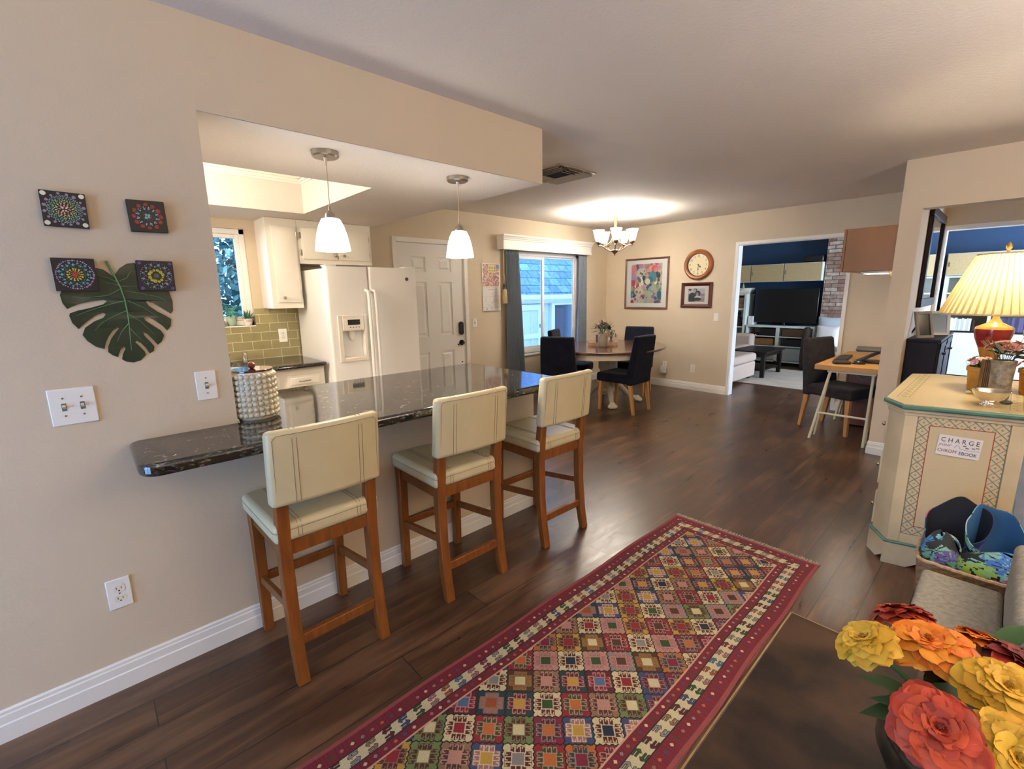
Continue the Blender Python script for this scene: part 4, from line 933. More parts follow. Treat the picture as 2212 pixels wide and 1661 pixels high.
    C *= 0.76*(1+0.07*rng.randn(*U.shape))[..., None]*(1+0.05*np.sin(Y*2100))[..., None]
    return np.clip(C, 0.003, 1)
rug = thing('runner_rug', 'long red bordered flatweave runner rug with rows of hooked diamonds', 'rug', ((RGX0+RGX1)/2, 1.3, 0))
bx, by = (RGX0+RGX1)/2, 1.3
def rug_loc(GX, GY):
    X = RGX0+GX*(RGX1-RGX0); Y = RGY0+GY*(RGY1-RGY0)
    wob = 0.004*np.sin(Y*9+1)*((GX-0.5)*2)
    Z = 0.0062+0.0008*np.sin(X*13+Y*5)
    return np.stack([X-bx+wob, Y-by, Z], -1)
paint('woven_field', rug, 1, 1, 380, 1310, rug_fn, loc_fn=rug_loc, mat=vmat(0.9, bump=0.4, bs=500))
m = MB(); m.grid(lambda u, v: (RGX0+u*(RGX1-RGX0)-bx, RGY0+v*(RGY1-RGY0)-by, 0.0005), 1, 1)
for sx in (0, 1):
    m.grid(lambda u, v, sx=sx: (RGX0+sx*(RGX1-RGX0)-bx+0.004*math.sin((RGY0+v*(RGY1-RGY0))*9+1)*(sx*2-1), RGY0+v*(RGY1-RGY0)-by, 0.0005+u*0.0055), 1, 120)
m.grid(lambda u, v: (RGX0+v*(RGX1-RGX0)-bx, RGY1-by, 0.0005+u*0.0055), 1, 4)
m.build('selvedge', M('rug_edge', '#8f4d4a', 0.9), rug)
m = MB(); random.seed(11)
for i in range(230):
    x = RGX0+0.002+(RGX1-RGX0-0.004)*i/229-bx; dx = random.uniform(-.008, .008)
    for k in (0,): m.tube([(x, RGY1-by, 0.004), (x+dx*.5, RGY1-by+0.016, 0.0035), (x+dx, RGY1-by+random.uniform(.026, .038), 0.002)], 0.0016, n=4)
m.build('fringe', M('cotton_fringe', '#9a9488', 0.95), rug)

# ================================================================ DINING
def make_chair(label, mat, group):
    """parsons chair, faces +y"""
    t = thing('dining_chair', label, 'dining chair', (0, 0, 0), 0, group)
    m = MB(); nx, ny = 8, 10
    # seat: deep soft block, front edge rounded
    m.box(-0.222, 0.222, -0.20, 0.265, 0.365, 0.478)
    s_ = m.build('seat', mat, t, bev=0.03, seg=4)
    m = MB(); pr = [(-0.165, 0.355), (-0.165, 0.50), (-0.205, 0.72), (-0.235, 0.935), (-0.262, 0.95), (-0.305, 0.935), (-0.278, 0.70), (-0.248, 0.50), (-0.235, 0.355)]
    def px(z): return 0.222-0.018*max(0, (z-0.5))/0.45
    vs = []; fs = []; n = len(pr)
    for (y, z) in pr: vs.append((-px(z), y, z))
    for (y, z) in pr: vs.append((px(z), y, z))
    fs += [tuple(range(n)), tuple(range(2*n-1, n-1, -1))]+[(i, n+i, n+(i+1) % n, (i+1) % n)[::1] for i in range(n)]
    m.add(vs, fs); m.build('backrest', mat, t, bev=0.016, seg=3)
    for x, y, a, b in ((-0.185, 0.215, 0, 0.012), (0.185, 0.215, 0, 0.012), (-0.185, -0.20, 0, -0.055), (0.185, -0.20, 0, -0.055)):
        MB().bar((x, y+b, 0), (x, y, 0.37), 0.030, 0.044, up=(0, 1, 0)).build('leg', LEGW, t, bev=0.003)
    return t
ch = make_chair('navy tufted dining chair with its back to the bar, by the curtain', NAVY, 'dining chairs around the round table')
def bust(t, mat):   # tuft buttons on the inner back
    pass
ch.location = (-3.72, 4.32, 0); ch.rotation_euler = (0, 0, 0.42)
dup(ch, (-3.20, 4.86, 0), PI/2+0.03, 'navy tufted dining chair nearest the rug with all its pale legs showing')
dup(ch, (-3.66, 5.80, 0), PI+0.32, 'navy tufted dining chair tucked in by the clock wall')
dup(ch, (-4.17, 5.02, 0), -PI/2+0.45, 'navy tufted dining chair under the sliding window')

t = thing('dining_table', 'oval dining table with a brown plank top on a cream clawfoot pedestal', 'dining table', (-3.6, 5.08, 0))
TOPM = M('table_top_wood', '#5c3a2a', 0.22, var=0.28, vs=5, stretch=(9, 1.2, 1), coat=0.4)
CREAMP = M('cream_paint', '#d9cfb8', 0.45, var=0.05, vs=8)
rx, ry = 0.70, 0.83; TZ = 0.755
el = [(rx*math.cos(2*PI*i/64), ry*math.sin(2*PI*i/64)) for i in range(64)]
MB().prism(el, TZ-0.028, TZ).build('table_top', TOPM, t, bev=0.010, seg=3)
el2 = [(0.90*x, 0.90*y) for x, y in el]; el3 = [(0.87*x, 0.87*y) for x, y in el]; m = MB(); n = 64
m.add([(x, y, TZ-0.028) for x, y in el2]+[(x, y, TZ-0.105) for x, y in el2]+[(x, y, TZ-0.105) for x, y in el3]+[(x, y, TZ-0.028) for x, y in el3],
      [(a*n+i, a*n+(i+1) % n, ((a+1) % 4)*n+(i+1) % n, ((a+1) % 4)*n+i)[::-1] for a in range(4) for i in range(n)])
m.build('apron', CREAMP, t)
MB().lathe([(0.20, 0.645), (0.20, 0.66), (0.16, 0.73)], n=32).build('mounting_plate', CREAMP, t)
MB().lathe([(0.10, 0.13), (0.125, 0.16), (0.105, 0.20), (0.135, 0.24), (0.15, 0.30), (0.13, 0.36), (0.10, 0.40), (0.11, 0.44), (0.125, 0.46), (0.125, 0.645)], n=8, mod=None).build('pedestal', CREAMP, t, smooth=20)
for k in range(4):
    a = PI/4+k*PI/2; c_, s_ = math.cos(a), math.sin(a)
    m = MB(); pp = [(0.07, 0.26, .05), (0.14, 0.24, .05), (0.21, 0.17, .042), (0.28, 0.10, .036), (0.35, 0.06, .034), (0.40, 0.05, .038)]
    m.tube([(c_*r, s_*r, z) for r, z, w in pp], lambda t_: 0.05-0.03*t_+0.012*(t_ > .8), n=10)
    for q in (-1, 0, 1): m.ball((c_*0.43-s_*q*0.028, s_*0.43+c_*q*0.028, 0.032), 0.030, 10, 7, (1.15, 1.15, 1.0))
    m.ball((c_*0.40, s_*0.40, 0.045), 0.042, 12, 8)
    m.build('claw_leg', CREAMP, t)

def blossom(m, c, r, col, n=9, layers=3, up=Vector((0, 0, 1)), cup=0.5, inner=None, rnd=random):
    up = Vector(up).normalized(); a0 = up.orthogonal().normalized(); b0_ = up.cross(a0); c = Vector(c)
    for L_ in range(layers):
        f = 1-L_/layers; rr = r*(0.35+0.65*f)
        for k in range(max(4, int(n*(0.5+0.5*f)))):
            a = 2*PI*(k+0.5*L_)/max(4, int(n*(0.5+0.5*f)))+rnd.uniform(-.1, .1); d = a0*math.cos(a)+b0_*math.sin(a); s_ = up.cross(d)
            lift = cup*(1-f)*rr*1.2+rr*0.12; w = rr*0.42
            cc = col if inner is None else tuple(x*f+y*(1-f) for x, y in zip(col, inner)); cc = tuple(min(1, x*rnd.uniform(.85, 1.12)) for x in cc)
            m.cur = cc
            p = [c+up*0.1*rr, c+d*rr*.4-s_*w*.7+up*lift*.5, c+d*rr*.8-s_*w*.8+up*lift, c+d*rr+up*lift*rnd.uniform(.8, 1.2), c+d*rr*.8+s_*w*.8+up*lift, c+d*rr*.4+s_*w*.7+up*lift*.5, c+d*rr*.5+up*(lift*.35)]
            m.add(p, [(0, 1, 6), (1, 2, 3, 6), (6, 3, 4, 5), (0, 6, 5)])
# centrepieces
t = thing('serving_tray', 'low oval wooden tray with cutout handle in the middle of the table', 'tray', (-3.72, 5.12, TZ), 0.9)
m = MB(); o1 = [(0.20*math.cos(2*PI*i/40), 0.13*math.sin(2*PI*i/40)) for i in range(40)]; o2 = [(x*.95, y*.93) for x, y in o1]
m.prism(o1, 0, 0.008); n = 40
m.add([(x, y, 0.008) for x, y in o1]+[(x*1.02, y*1.02, 0.045) for x, y in o1]+[(x*1.02, y*1.02, 0.045) for x, y in o2]+[(x, y, 0.008) for x, y in o2], [(a*n+i, a*n+(i+1) % n, (a+1)*n+(i+1) % n, (a+1)*n+i) for a in range(3) for i in range(n)])
m.build('body', M('whitewashed_tray', '#c7a787', 0.6, var=0.2, vs=10), t)
t = thing('ceramic_vase', 'stoneware jug vase holding purple and pink flowers', 'vase', (-3.60, 4.95, TZ))
MB().lathe([(0.055, 0), (0.062, 0.01), (0.064, 0.12), (0.06, 0.145), (0.045, 0.165), (0.047, 0.178), (0.040, 0.178), (0.04, 0.16), (0.05, 0.14), (0.001, 0.10)], n=12).build('body', M('stoneware', '#b3a68e', 0.5, var=0.15, vs=12), t)
random.seed(21)
t = thing('flower_bouquet', 'bouquet of plum and pink flowers with grey-green leaves in the stoneware vase', 'flowers', (-3.60, 4.95, TZ+0.15))
m = MB()
for i in range(14): a = random.random()*6.28; m.tube([(0, 0, 0), (0.04*math.cos(a), 0.04*math.sin(a), 0.08), (0.08*math.cos(a), 0.08*math.sin(a), 0.13)], 0.002, n=5)
m.build('stem', M('green_stem', '#3f5c34', 0.6), t)
m = MB()
for i in range(60):
    a = random.random()*6.28; e = random.uniform(-.3, 1.4); p = Vector((0.03*math.cos(a), 0.03*math.sin(a), 0.06)); d = Vector((math.cos(a)*math.cos(e), math.sin(a)*math.cos(e), math.sin(e)))
    leaf_blade(m, p+d*0.03, p+d*random.uniform(.11, .16), .026, .01, hexc(random.choice(['5c7a5e', '3e5c3c', '8a9c90', '6f8f78'])), 4)
m.build('leaves', vmat(0.6), t)
m = MB()
for i in range(13):
    a = i*2.4; e = .2+1.2*random.random(); d = Vector((math.cos(a)*math.cos(e), math.sin(a)*math.cos(e), math.sin(e))); blossom(m, Vector((0, 0, 0.06))+d*0.095, 0.045, hexc(random.choice(['5a1832', '7a2244', '6a1a3a', 'b06a6e', 'c07868'])), 8, 3, d)
m.build('blossoms', vmat(0.7), t)
t = thing('glass_vase', 'slim clear vase with small white and rose flowers on the tray', 'vase', (-3.66, 5.22, TZ+0.009))
MB().lathe([(0.022, 0), (0.026, 0.02), (0.014, 0.06), (0.018, 0.10), (0.016, 0.10), (0.012, 0.06), (0.022, 0.02), (0.001, 0.004)], n=20).build('body', M('clear_vase_glass', '#c9c2b4', 0.1, trans=0.7), t)
t = thing('flower_bouquet', 'small spray of rose and white flowers in the slim vase', 'flowers', (-3.66, 5.22, TZ+0.10)); m = MB()
for i in range(10): a = i*.7; m.tube([(0, 0, -0.06), (0.03*math.cos(a), 0.03*math.sin(a), 0.04), (0.05*math.cos(a), 0.05*math.sin(a), 0.09)], 0.0015, n=5)
m.build('stem', M('green_stem', '#3f5c34', 0.6), t)
m = MB()
for i in range(18):
    a = i*2.4; e = .1+1.3*random.random(); d = Vector((math.cos(a)*math.cos(e), math.sin(a)*math.cos(e), math.sin(e)))
    if i < 6: blossom(m, d*0.07, 0.022, hexc('b0606c'), 7, 2, d)
    elif i < 11: blossom(m, d*0.10, 0.014, hexc('e0dcc8'), 6, 1, d)
    leaf_blade(m, d*0.03, d*random.uniform(.08, .12), .018, .01, hexc(random.choice(['6c8458', '8a9c70'])), 3)
m.build('blossoms', vmat(0.7), t)
t = thing('pillar_candle', 'reddish brown pillar candle on the table tray', 'candle', (-3.78, 5.10, TZ+0.009)); MB().cyl((0, 0, 0), (0, 0, 0.125), 0.036, n=28).build('wax', M('brown_wax', '#6b3522', 0.45), t, bev=0.004); MB().cyl((0, 0, 0.12), (0, 0, 0.135), 0.0015, n=6).build('wick', BLACK, t)
t = thing('salt_shaker', 'small pale wooden shaker beside the candle', 'shaker', (-3.70, 5.17, TZ+0.009)); MB().lathe([(0.018, 0), (0.02, 0.02), (0.012, 0.04), (0.016, 0.055), (0.001, 0.062)], n=18).build('body', M('turned_pale_wood', '#d3b08a', 0.5), t)

# chandelier
CX_, CY_ = -3.555, 5.10
t = thing('chandelier', 'five-armed bronze chandelier with lit upturned glass shades', 'chandelier', (CX_, CY_, ZC))
BRZ = M('antique_bronze', '#6d5a48', 0.38, 0.9)
MB().lathe([(0.066, 0), (0.066, -0.006), (0.05, -0.02), (0.032, -0.05), (0.024, -0.09), (0.021, -0.16), (0.021, -0.24)], n=28).build('canopy', BRZ, t)
MB().cyl((0, 0, -0.22), (0, 0, -0.46), 0.006, n=10).build('rod', BRZ, t)
MB().lathe([(0.001, -0.535), (0.007, -0.53), (0.007, -0.515), (0.014, -0.51), (0.04, -0.485), (0.043, -0.47), (0.03, -0.46), (0.01, -0.455)], n=24).build('hub', BRZ, t)
for k in range(5):
    a = math.radians(20+72*k); c_, s_ = math.cos(a), math.sin(a); R_ = 0.215
    ar = MB(); ar.tube([(c_*r, s_*r, z) for r, z in ((.035, -.475), (.07, -.475), (.11, -.455), (.15, -.425), (.19, -.412), (R_, -.41))], 0.0065, n=8)
    ar.tube([(c_*r, s_*r, z) for r, z in ((.018, -.23), (.03, -.30), (.06, -.37), (.11, -.405), (.16, -.42))], 0.004, n=6)
    arm = ar.build('arm', BRZ, t)
    MB().lathe([(0.001, -.425), (.008, -.42), (.008, -.405), (.012, -.40), (.03, -.385), (.032, -.365), (.02, -.362)], (c_*R_, s_*R_, 0), n=18).build('cup', BRZ, arm)
    MB().lathe([(.022, -.37), (.034, -.355), (.046, -.32), (.056, -.28), (.061, -.25), (.072, -.228), (.069, -.228), (.058, -.25), (.053, -.28), (.043, -.32), (.032, -.352), (.022, -.366)], (c_*R_, s_*R_, 0), n=28, cap=False).build('glass_shade', SHADE2, arm)
    point('chandelier_bulb', (c_*R_, s_*R_, -0.27), 15.0, WARM, 0.025, t)

# ================================================================ WINDOW DRESSING
VY0, VY1 = 4.115, 5.985
t = thing('window_valance', 'cream crown-moulded box valance above the sliding window', 'valance', (XK, (VY0+VY1)/2, 2.12)); b0 = (XK, (VY0+VY1)/2, 2.12)
m = MB(); prof = [(0.0, 2.018), (0.135, 2.018), (0.135, 2.03), (0.128, 2.036), (0.128, 2.135), (0.136, 2.14), (0.138, 2.155), (0.146, 2.16), (0.148, 2.175), (0.158, 2.185), (0.16, 2.205), (0.0, 2.205)]
# open-backed box: front board and two returns
pf = [(0.108, 2.018)]+prof[1:-1]+[(0.108, 2.205)]
n = len(pf); m.add([(XK+d, VY0+0.02-(d-0.128)*0.8, z) for d, z in pf]+[(XK+d, VY1-0.02+(d-0.128)*0.8, z) for d, z in pf], [tuple(range(n-1, -1, -1)), tuple(range(n, 2*n))]+[(i, (i+1) % n, n+(i+1) % n, n+i) for i in range(n)])
m.build('front_board', WHITE, t, base=b0)
for yy, sg in ((VY0+0.02, -1), (VY1-0.02, 1)):
    m = MB(); m.box(XK+0.001, XK+0.128, yy-0.006, yy+0.006, 2.02, 2.2); m.box(XK+0.001, XK+0.136, yy-0.006+sg*0.006, yy+0.006+sg*0.006, 2.15, 2.2); m.build('end_return', WHITE, t, base=b0)
MB().box(XK+0.001, XK+0.10, VY0+0.03, VY1-0.03, 2.19, 2.2).build('top_board', WHITE, t, base=b0)
t = thing('curtain_rod', 'dark curtain rod tucked behind the box valance', 'curtain rod', (XK, 5.03, 2.055)); b0 = (XK, 5.03, 2.055)
MB().cyl((XK+0.05, VY0+0.03, 2.055), (XK+0.05, VY1-0.03, 2.055), 0.011).build('pole', M('rod_blue_grey', '#39424e', 0.4, 0.5), t, base=b0)
def curtain(label, ya0, ya1, yb0, yb1, mat, folds):
    t = thing('curtain', label, 'curtain', (XK+0.05, (ya0+ya1)/2, 0)); z0_, z1_ = 0.03, 2.05; b0 = (XK+0.05, (ya0+ya1)/2, 0)
    m = MB()
    def f(u, v):
        ya = yb0+(ya0-yb0)*v**0.7; yb = yb1+(ya1-yb1)*v**0.7
        amp = 0.036*(1-0.45*v)+0.004*math.sin(v*7); ph = folds*2*PI*u+0.5*math.sin(v*3)
        y = ya+(yb-ya)*u+0.006*math.sin(ph*2)
        pin = 0.25+0.75*min(1, (1-v)*14)
        return (XK+0.052+amp*math.sin(ph)*pin, y, z0_+(z1_-z0_)*v)
    m.grid(f, 90, 34); m.build('panel', mat, t, solid=0.003, smooth=80, base=b0)
    return t
CURT = M('slate_curtain', '#6c7884', 0.45, var=0.08, vs=30, bump=0.15, bs=200, sheen=0.4)
CURT2 = M('taupe_curtain', '#5c5b58', 0.7, var=0.1, vs=30, bump=0.15, bs=200)
curtain('slate grey curtain gathered beside the calendar', 4.225, 4.47, 4.20, 4.60, CURT, 5)
curtain('slate grey curtain gathered toward the room corner', 5.75, 5.945, 5.71, 5.95, CURT, 6)
t = thing('tieback_tassel', 'long gold tassel on a twisted cord beside the curtain', 'tassel', (XK+0.1, 4.17, 1.6)); b0 = (XK+0.1, 4.17, 1.6)
GOLD = M('gold_cord', '#c2ab7c', 0.7, var=0.2, vs=80)
tx, ty = XK+0.095, 4.165
m = MB()
for k in (0, 1): m.tube([(tx+0.006*math.cos(z*90+k*PI), ty+0.006*math.sin(z*90+k*PI)+0.01*math.sin(z*6), z) for z in [2.03-i*0.012 for i in range(38)]], 0.005, n=6)
m.build('cord', GOLD, t, base=b0)
MB().lathe([(.004, 1.585), (.018, 1.575), (.022, 1.55), (.016, 1.53), (.022, 1.52), (.024, 1.51)], (tx, ty, 0), n=20).build('knot', M('dark_gold', '#5d4a33', 0.7), t, base=b0)
MB().lathe([(.022, 1.515), (.030, 1.48), (.032, 1.40), (.034, 1.325), (.001, 1.325)], (tx, ty, 0), n=40, mod=lambda a, k: 1+0.06*math.sin(a*14)).build('fringe_skirt', GOLD, t, base=b0)

# calendar
t = thing('wall_calendar', 'open paper wall calendar with a pink collage picture above the month page', 'calendar', (XK+0.002, 4.01, 1.54), FACE_X)
def cal_top(U, V):
    rng = np.random.RandomState(9); n = 26
    c = np.array([hexc(x) for x in ('b98a7c', 'c8a498', '9c6c62', 'd4bcaa', '96605a', 'cdb4ac', '7c5a58', 'dccdbc', 'ae7e74')])
    I = rng.randint(0, 9, (n, n)); C = c[I[(V*n).astype(int), (U*n).astype(int)]].copy()
    C[(V > .78) & (U > .68)] = hexc('6b6f8c'); C[(V > .62) & (V < .95) & (U > .34) & (U < .80)] = hexc('d9c890')
    for row, s_ in ((.83, 0), (.70, 0)):
        for k in range(4):
            x0 = .38+k*.10; C[(np.abs(V-row) < .04) & (np.abs(U-x0-.03) < .03) & ~((np.abs(V-row) < .018) & (np.abs(U-x0-.03) < .012))] = hexc('6c5a38')
    C[(U < .04) | (U > .96) | (V < .03) | (V > .97)] = hexc('e8dfce'); return C
def cal_bot(U, V):
    C = np.zeros(U.shape+(3,)); C[:] = hexc('dcd8d4')
    g = (((U*7) % 1) < .04) | (((V*6.4) % 1) < .035); C[g & (V < .8)] = hexc('c6c2c2')
    rng = np.random.RandomState(2)
    for k in range(26): x, y = rng.rand()*.9+.05, rng.rand()*.7+.05; C[(np.abs(U-x) < .025) & (np.abs(V-y) < .008)] = hexc('8c8890')
    C[(np.abs(V-.9) < .025) & (np.abs(U-.5) < .16)] = hexc('b0a8a8'); C[(np.abs(V-.07) < .03) & (np.abs(U-.2) < .02)] = hexc('3c3c48')
    return C
def sheet(name, w, z0, z1, curl, fn):
    m = MB(); m.box(-w/2, w/2, -0.004, -0.0005, z0, z1); m.build(name+'_pages', PLATE, t)
    paint(name, t, w, z1-z0, 60, 60, fn, loc_fn=lambda X, Z: np.stack([-w/2+X*w, -0.0045-curl*(1-Z)**2, z0+Z*(z1-z0)], -1), mat=vmat(0.6))
sheet('picture_page', 0.30, 0.0, 0.30, 0.0, cal_top)
sheet('month_page', 0.30, -0.305, -0.003, 0.012, cal_bot)
MB().cyl((0, -0.008, 0.285), (0, 0, 0.285), 0.004, n=10).build('pin', CHROME, t)

# framed print, photograph, clock
def frame(t, w, h, fw, mat, depth=0.022, lip=0.006):
    m = MB()
    P_ = [(-w/2, -h/2), (w/2, -h/2), (w/2, h/2), (-w/2, h/2)]; Q = [(-w/2+fw, -h/2+fw), (w/2-fw, -h/2+fw), (w/2-fw, h/2-fw), (-w/2+fw, h/2-fw)]
    md = [((a[0]*2+b[0])/3, (a[1]*2+b[1])/3) for a, b in zip(P_, Q)]
    for i in range(4):
        j = (i+1) % 4
        ring = lambda k: [(P_[k][0], 0, P_[k][1]), (P_[k][0], -depth, P_[k][1]), (md[k][0], -depth-lip, md[k][1]), (Q[k][0], -depth*0.55, Q[k][1]), (Q[k][0], 0, Q[k][1])]
        m.add(ring(i)+ring(j), [(k, 5+k, 5+(k+1) % 5, (k+1) % 5) for k in range(5)])
    return m.build('frame', mat, t, smooth=20)
t = thing('framed_print', 'large framed floral print with a wide white mat on the clock wall', 'framed print', (-3.96, YB-0.0005, 1.573), FACE_Y)
FRW = M('brown_frame', '#6f4c38', 0.4, var=0.1, vs=10)
frame(t, 0.755, 0.775, 0.028, FRW)
MB().box(-0.35, 0.35, -0.008, -0.001, -0.36, 0.36).build('mat_board', M('mat_white', '#e3dfd2', 0.7), t)
def floral(U, V):
    rng = np.random.RandomState(17); C = np.zeros(U.shape+(3,)); C[:] = hexc('b9b596'); C[(U > .45) & (V > .55)] = hexc('c9a878'); C[(U > .45) & (V < .5)] = hexc('a8a890'); C[U < .4] = hexc('c4bfa8')
    cols = ['b04450', 'c45a60', '3f5f74', '4f7a80', '6f8c6c', 'c98e96', 'd89878', '7c9c9c', 'a88cb0', '2f4a50', 'e0d8b8', '8c9c60', '46608c', 'cf7a84']
    for k in range(150):
        x, y = rng.rand(), rng.rand(); r = rng.uniform(.012, .05) if k > 25 else rng.uniform(.06, .11)
        q = rng.uniform(.5, 1.6); th = rng.rand()*3.14; dx, dy = U-x, V-y; a = dx*math.cos(th)+dy*math.sin(th); b = -dx*math.sin(th)+dy*math.cos(th)
        C[(a*a+b*b*q*q) < r*r] = hexc(cols[rng.randint(len(cols))])
    for (x, y, r, cc) in ((.76, .86, .10, 'c65a64'), (.80, .84, .06, 'd87c74'), (.70, .68, .13, '54888c'), (.63, .60, .08, '3f6a80'), (.07, .52, .08, 'b04a5c'), (.05, .03, .06, 'b03c50'), (.55, .55, .08, 'd9d0a8'), (.2, .3, .05, 'c86a60'), (.2, .3, .08, 'd0c4a8'), (.2, .29, .04, 'b85048')):
        C[(U-x)**2+(V-y)**2 < r*r] = hexc(cc)
    return C*(0.92+0.16*rng.rand(*U.shape))[..., None]
paint('artwork', t, 0.535, 0.60, 130, 140, floral, y=-0.009, mat=vmat(0.5))
MB().box(-0.35, 0.35, -0.0135, -0.012, -0.36, 0.36).build('glass', PANE, t)
t = thing('framed_photograph', 'dark cherry framed black-and-white photograph hanging under the clock', 'framed photograph', (-3.14, YB-0.0005, 1.39), FACE_Y)
frame(t, 0.455, 0.355, 0.05, M('cherry_frame', '#4c2320', 0.28, coat=0.4), 0.02, 0.012)
MB().box(-0.18, 0.18, -0.008, -0.001, -0.13, 0.13).build('mat_board', M('mat_cream', '#dccfc0', 0.7), t)
def photo(U, V):
    C = np.zeros(U.shape+(3,)); C[:] = hexc('b9b4b4'); C[V < .62] = hexc('8f8a8c'); C[V < .42] = hexc('a29e9e'); C[(V < .30)] = hexc('938e8e')
    def e(x, y, a, b, c_): C[((U-x)/a)**2+((V-y)/b)**2 < 1] = hexc(c_)
    e(.10, .92, .10, .08, '4c4848'); e(.27, .32, .24, .38, '353232'); C[(V < .35) & (U > .06) & (U < .42)] = hexc('323030')
    e(.42, .88, .11, .16, '38343a'); e(.40, .82, .085, .14, 'a8a0a0'); e(.58, .62, .17, .22, '2c2a2c'); e(.55, .56, .085, .14, 'b4acac')
    e(.60, .34, .20, .10, 'cfc8c6'); e(.56, .19, .24, .13, '3a3638'); C[(np.abs(V-.585) < .025) & (np.abs(U-.55) < .075)] = hexc('2a282a')
    return C
paint('photo', t, 0.245, 0.185, 90, 70, photo, y=-0.009, mat=vmat(0.4))
MB().box(-0.18, 0.18, -0.0125, -0.0115, -0.13, 0.13).build('glass', PANE, t)
t = thing('wall_clock', 'round wooden wall clock with black numerals showing half past four', 'clock', (-3.135, YB-0.0005, 1.812), FACE_Y)
CLW = M('clock_oak', '#96572c', 0.35, var=0.2, vs=8, coat=0.3)
MB().lathe([(0.155, 0), (0.212, 0), (0.214, -0.015), (0.205, -0.032), (0.185, -0.042), (0.168, -0.038), (0.158, -0.028), (0.152, -0.012)], axis='y', n=56, cap=False).build('rim', CLW, t)
MB().lathe([(0.160, -0.030), (0.154, -0.030), (0.150, -0.012), (0.156, -0.011)], axis='y', n=56, cap=False).build('inner_ring', M('dark_ring', '#2c1a14', 0.4), t)
MB().lathe([(0.153, -0.012), (0.153, 0), (0.001, 0)], axis='y', n=48).lathe([(0.001, -0.0121), (0.153, -0.012)], axis='y', n=48, cap=False).build('dial', M('clock_dial', '#ddcfa6', 0.5), t)
NUM = M('clock_numeral', '#2b241f', 0.6)
for k in range(1, 13):
    a = PI/2-k*PI/6; text('numeral', t, str(k), 0.046, (0.122*math.cos(a), -0.0135, 0.122*math.sin(a)), NUM, sx=0.8)
m = MB()
for k in range(60): a = k*PI/30; m.bar((0.146*math.cos(a), -0.0132, 0.146*math.sin(a)), (0.150*math.cos(a), -0.0132, 0.150*math.sin(a)), 0.0012, up=(0, 1, 0))
m.build('minute_marks', NUM, t)
def hand(name, a, L_, w):
    d = (math.cos(a), math.sin(a)); m = MB()
    m.bar((-d[0]*.015, -0.0165, -d[1]*.015), (d[0]*L_*.6, -0.0165, d[1]*L_*.6), w, w*1.2, up=(0, 1, 0), d0=0.001, d1=0.001); m.cyl((d[0]*L_*.62, -0.017, d[1]*L_*.62), (d[0]*L_*.62, -0.016, d[1]*L_*.62), w*1.7, n=14)
    m.bar((d[0]*L_*.6, -0.0165, d[1]*L_*.6), (d[0]*L_, -0.0165, d[1]*L_), w*1.4, 0.0005, up=(0, 1, 0), d0=0.001, d1=0.001); m.build(name, BLACK, t)
hand('hour_hand', PI/2-4.5*PI/6, 0.062, 0.006); hand('minute_hand', -PI/2, 0.098, 0.0045)
MB().cyl((0, -0.019, 0), (0, -0.012, 0), 0.007, n=16).build('hub', BLACK, t)

# ceiling vent
t = thing('ceiling_vent', 'square louvred metal air register in the ceiling past the header', 'ceiling vent', (-2.79, 3.14, ZC))
VM_ = M('vent_metal', '#b3aa9c', 0.4, 0.2)
w = 0.235; hh = 0.235
m = MB(); m.box(-w, w, -hh, -hh+0.03, -0.008, 0).box(-w, w, hh-0.03, hh, -0.008, 0).box(-w, -w+0.03, -hh+0.03, hh-0.03, -0.008, 0).box(w-0.03, w, -hh+0.03, hh-0.03, -0.008, 0).build('frame', VM_, t, bev=0.003)
MB().box(-w+0.03, w-0.03, -hh+0.03, hh-0.03, -0.002, 0).build('duct', DARK, t)
def louvre(p0, p1, n_):   # slat from p0 to p1 tilted along normal n_
    m = MB(); p0 = Vector(p0); p1 = Vector(p1); n_ = Vector(n_); a, b = n_*0.0+Vector((0, 0, -0.003)), n_*0.018+Vector((0, 0, -0.022)); th = Vector((0, 0, 0.0016))
    m.hexa([p0+a-th, p1+a-th, p1+b-th, p0+b-th], [p0+a+th, p1+a+th, p1+b+th, p0+b+th]); return m.build('slat', VM_, t)
for k in range(4):
    y = -hh+0.035+k*0.034; louvre((-w+0.03, y, 0), (w-0.03, y, 0), (0, -1, 0)); louvre((w-0.03, -y, 0), (-w+0.03, -y, 0), (0, 1, 0))
for k in range(3):
    x = -w+0.045+k*0.04; louvre((x, 0.09, 0), (x, -0.09, 0), (-1, 0, 0)); louvre((-x, -0.09, 0), (-x, 0.09, 0), (1, 0, 0))

# ================================================================ DESK NOOK
t = thing('desk_table', 'light wood desk top resting on white trestle legs in the nook', 'desk', (-0.99, 5.75, 0)); b0 = (-0.99, 5.75, 0)
DESKW = M('desk_laminate', '#bb8a48', 0.42, var=0.08, vs=5, stretch=(8, 1, 1))
MB().box(-1.235, -0.736, 5.105, 6.43, 0.695, 0.742).build('desk_top', DESKW, t, bev=0.002, base=b0)
TW = M('trestle_white', '#d8cfae', 0.4)
for y in (5.17, 6.12):
    m = MB(); m.tube([(-1.225, y-0.03, 0.0), (-1.115, y, 0.685)], 0.0125, n=10); m.tube([(-0.79, y-0.03, 0.0), (-0.785, y, 0.685)], 0.0125, n=10)
    m.tube([(-1.184, y-0.02, 0.268), (-0.789, y-0.02, 0.268)], 0.010, n=8); m.box(-1.14, -0.765, y-0.012, y+0.012, 0.67, 0.694)
    m.tube([(-1.22, y+0.13, 0.0), (-1.12, y+0.01, 0.68)], 0.010, n=8); m.tube([(-0.80, y+0.13, 0.0), (-0.79, y+0.01, 0.68)], 0.010, n=8)
    m.build('trestle_leg', TW, t, base=b0)
dup(ch, (-1.13, 5.66, 0), -PI/2-0.35, 'grey-brown velvet chair drawn up to the light wood desk', 'desk chair at the nook')
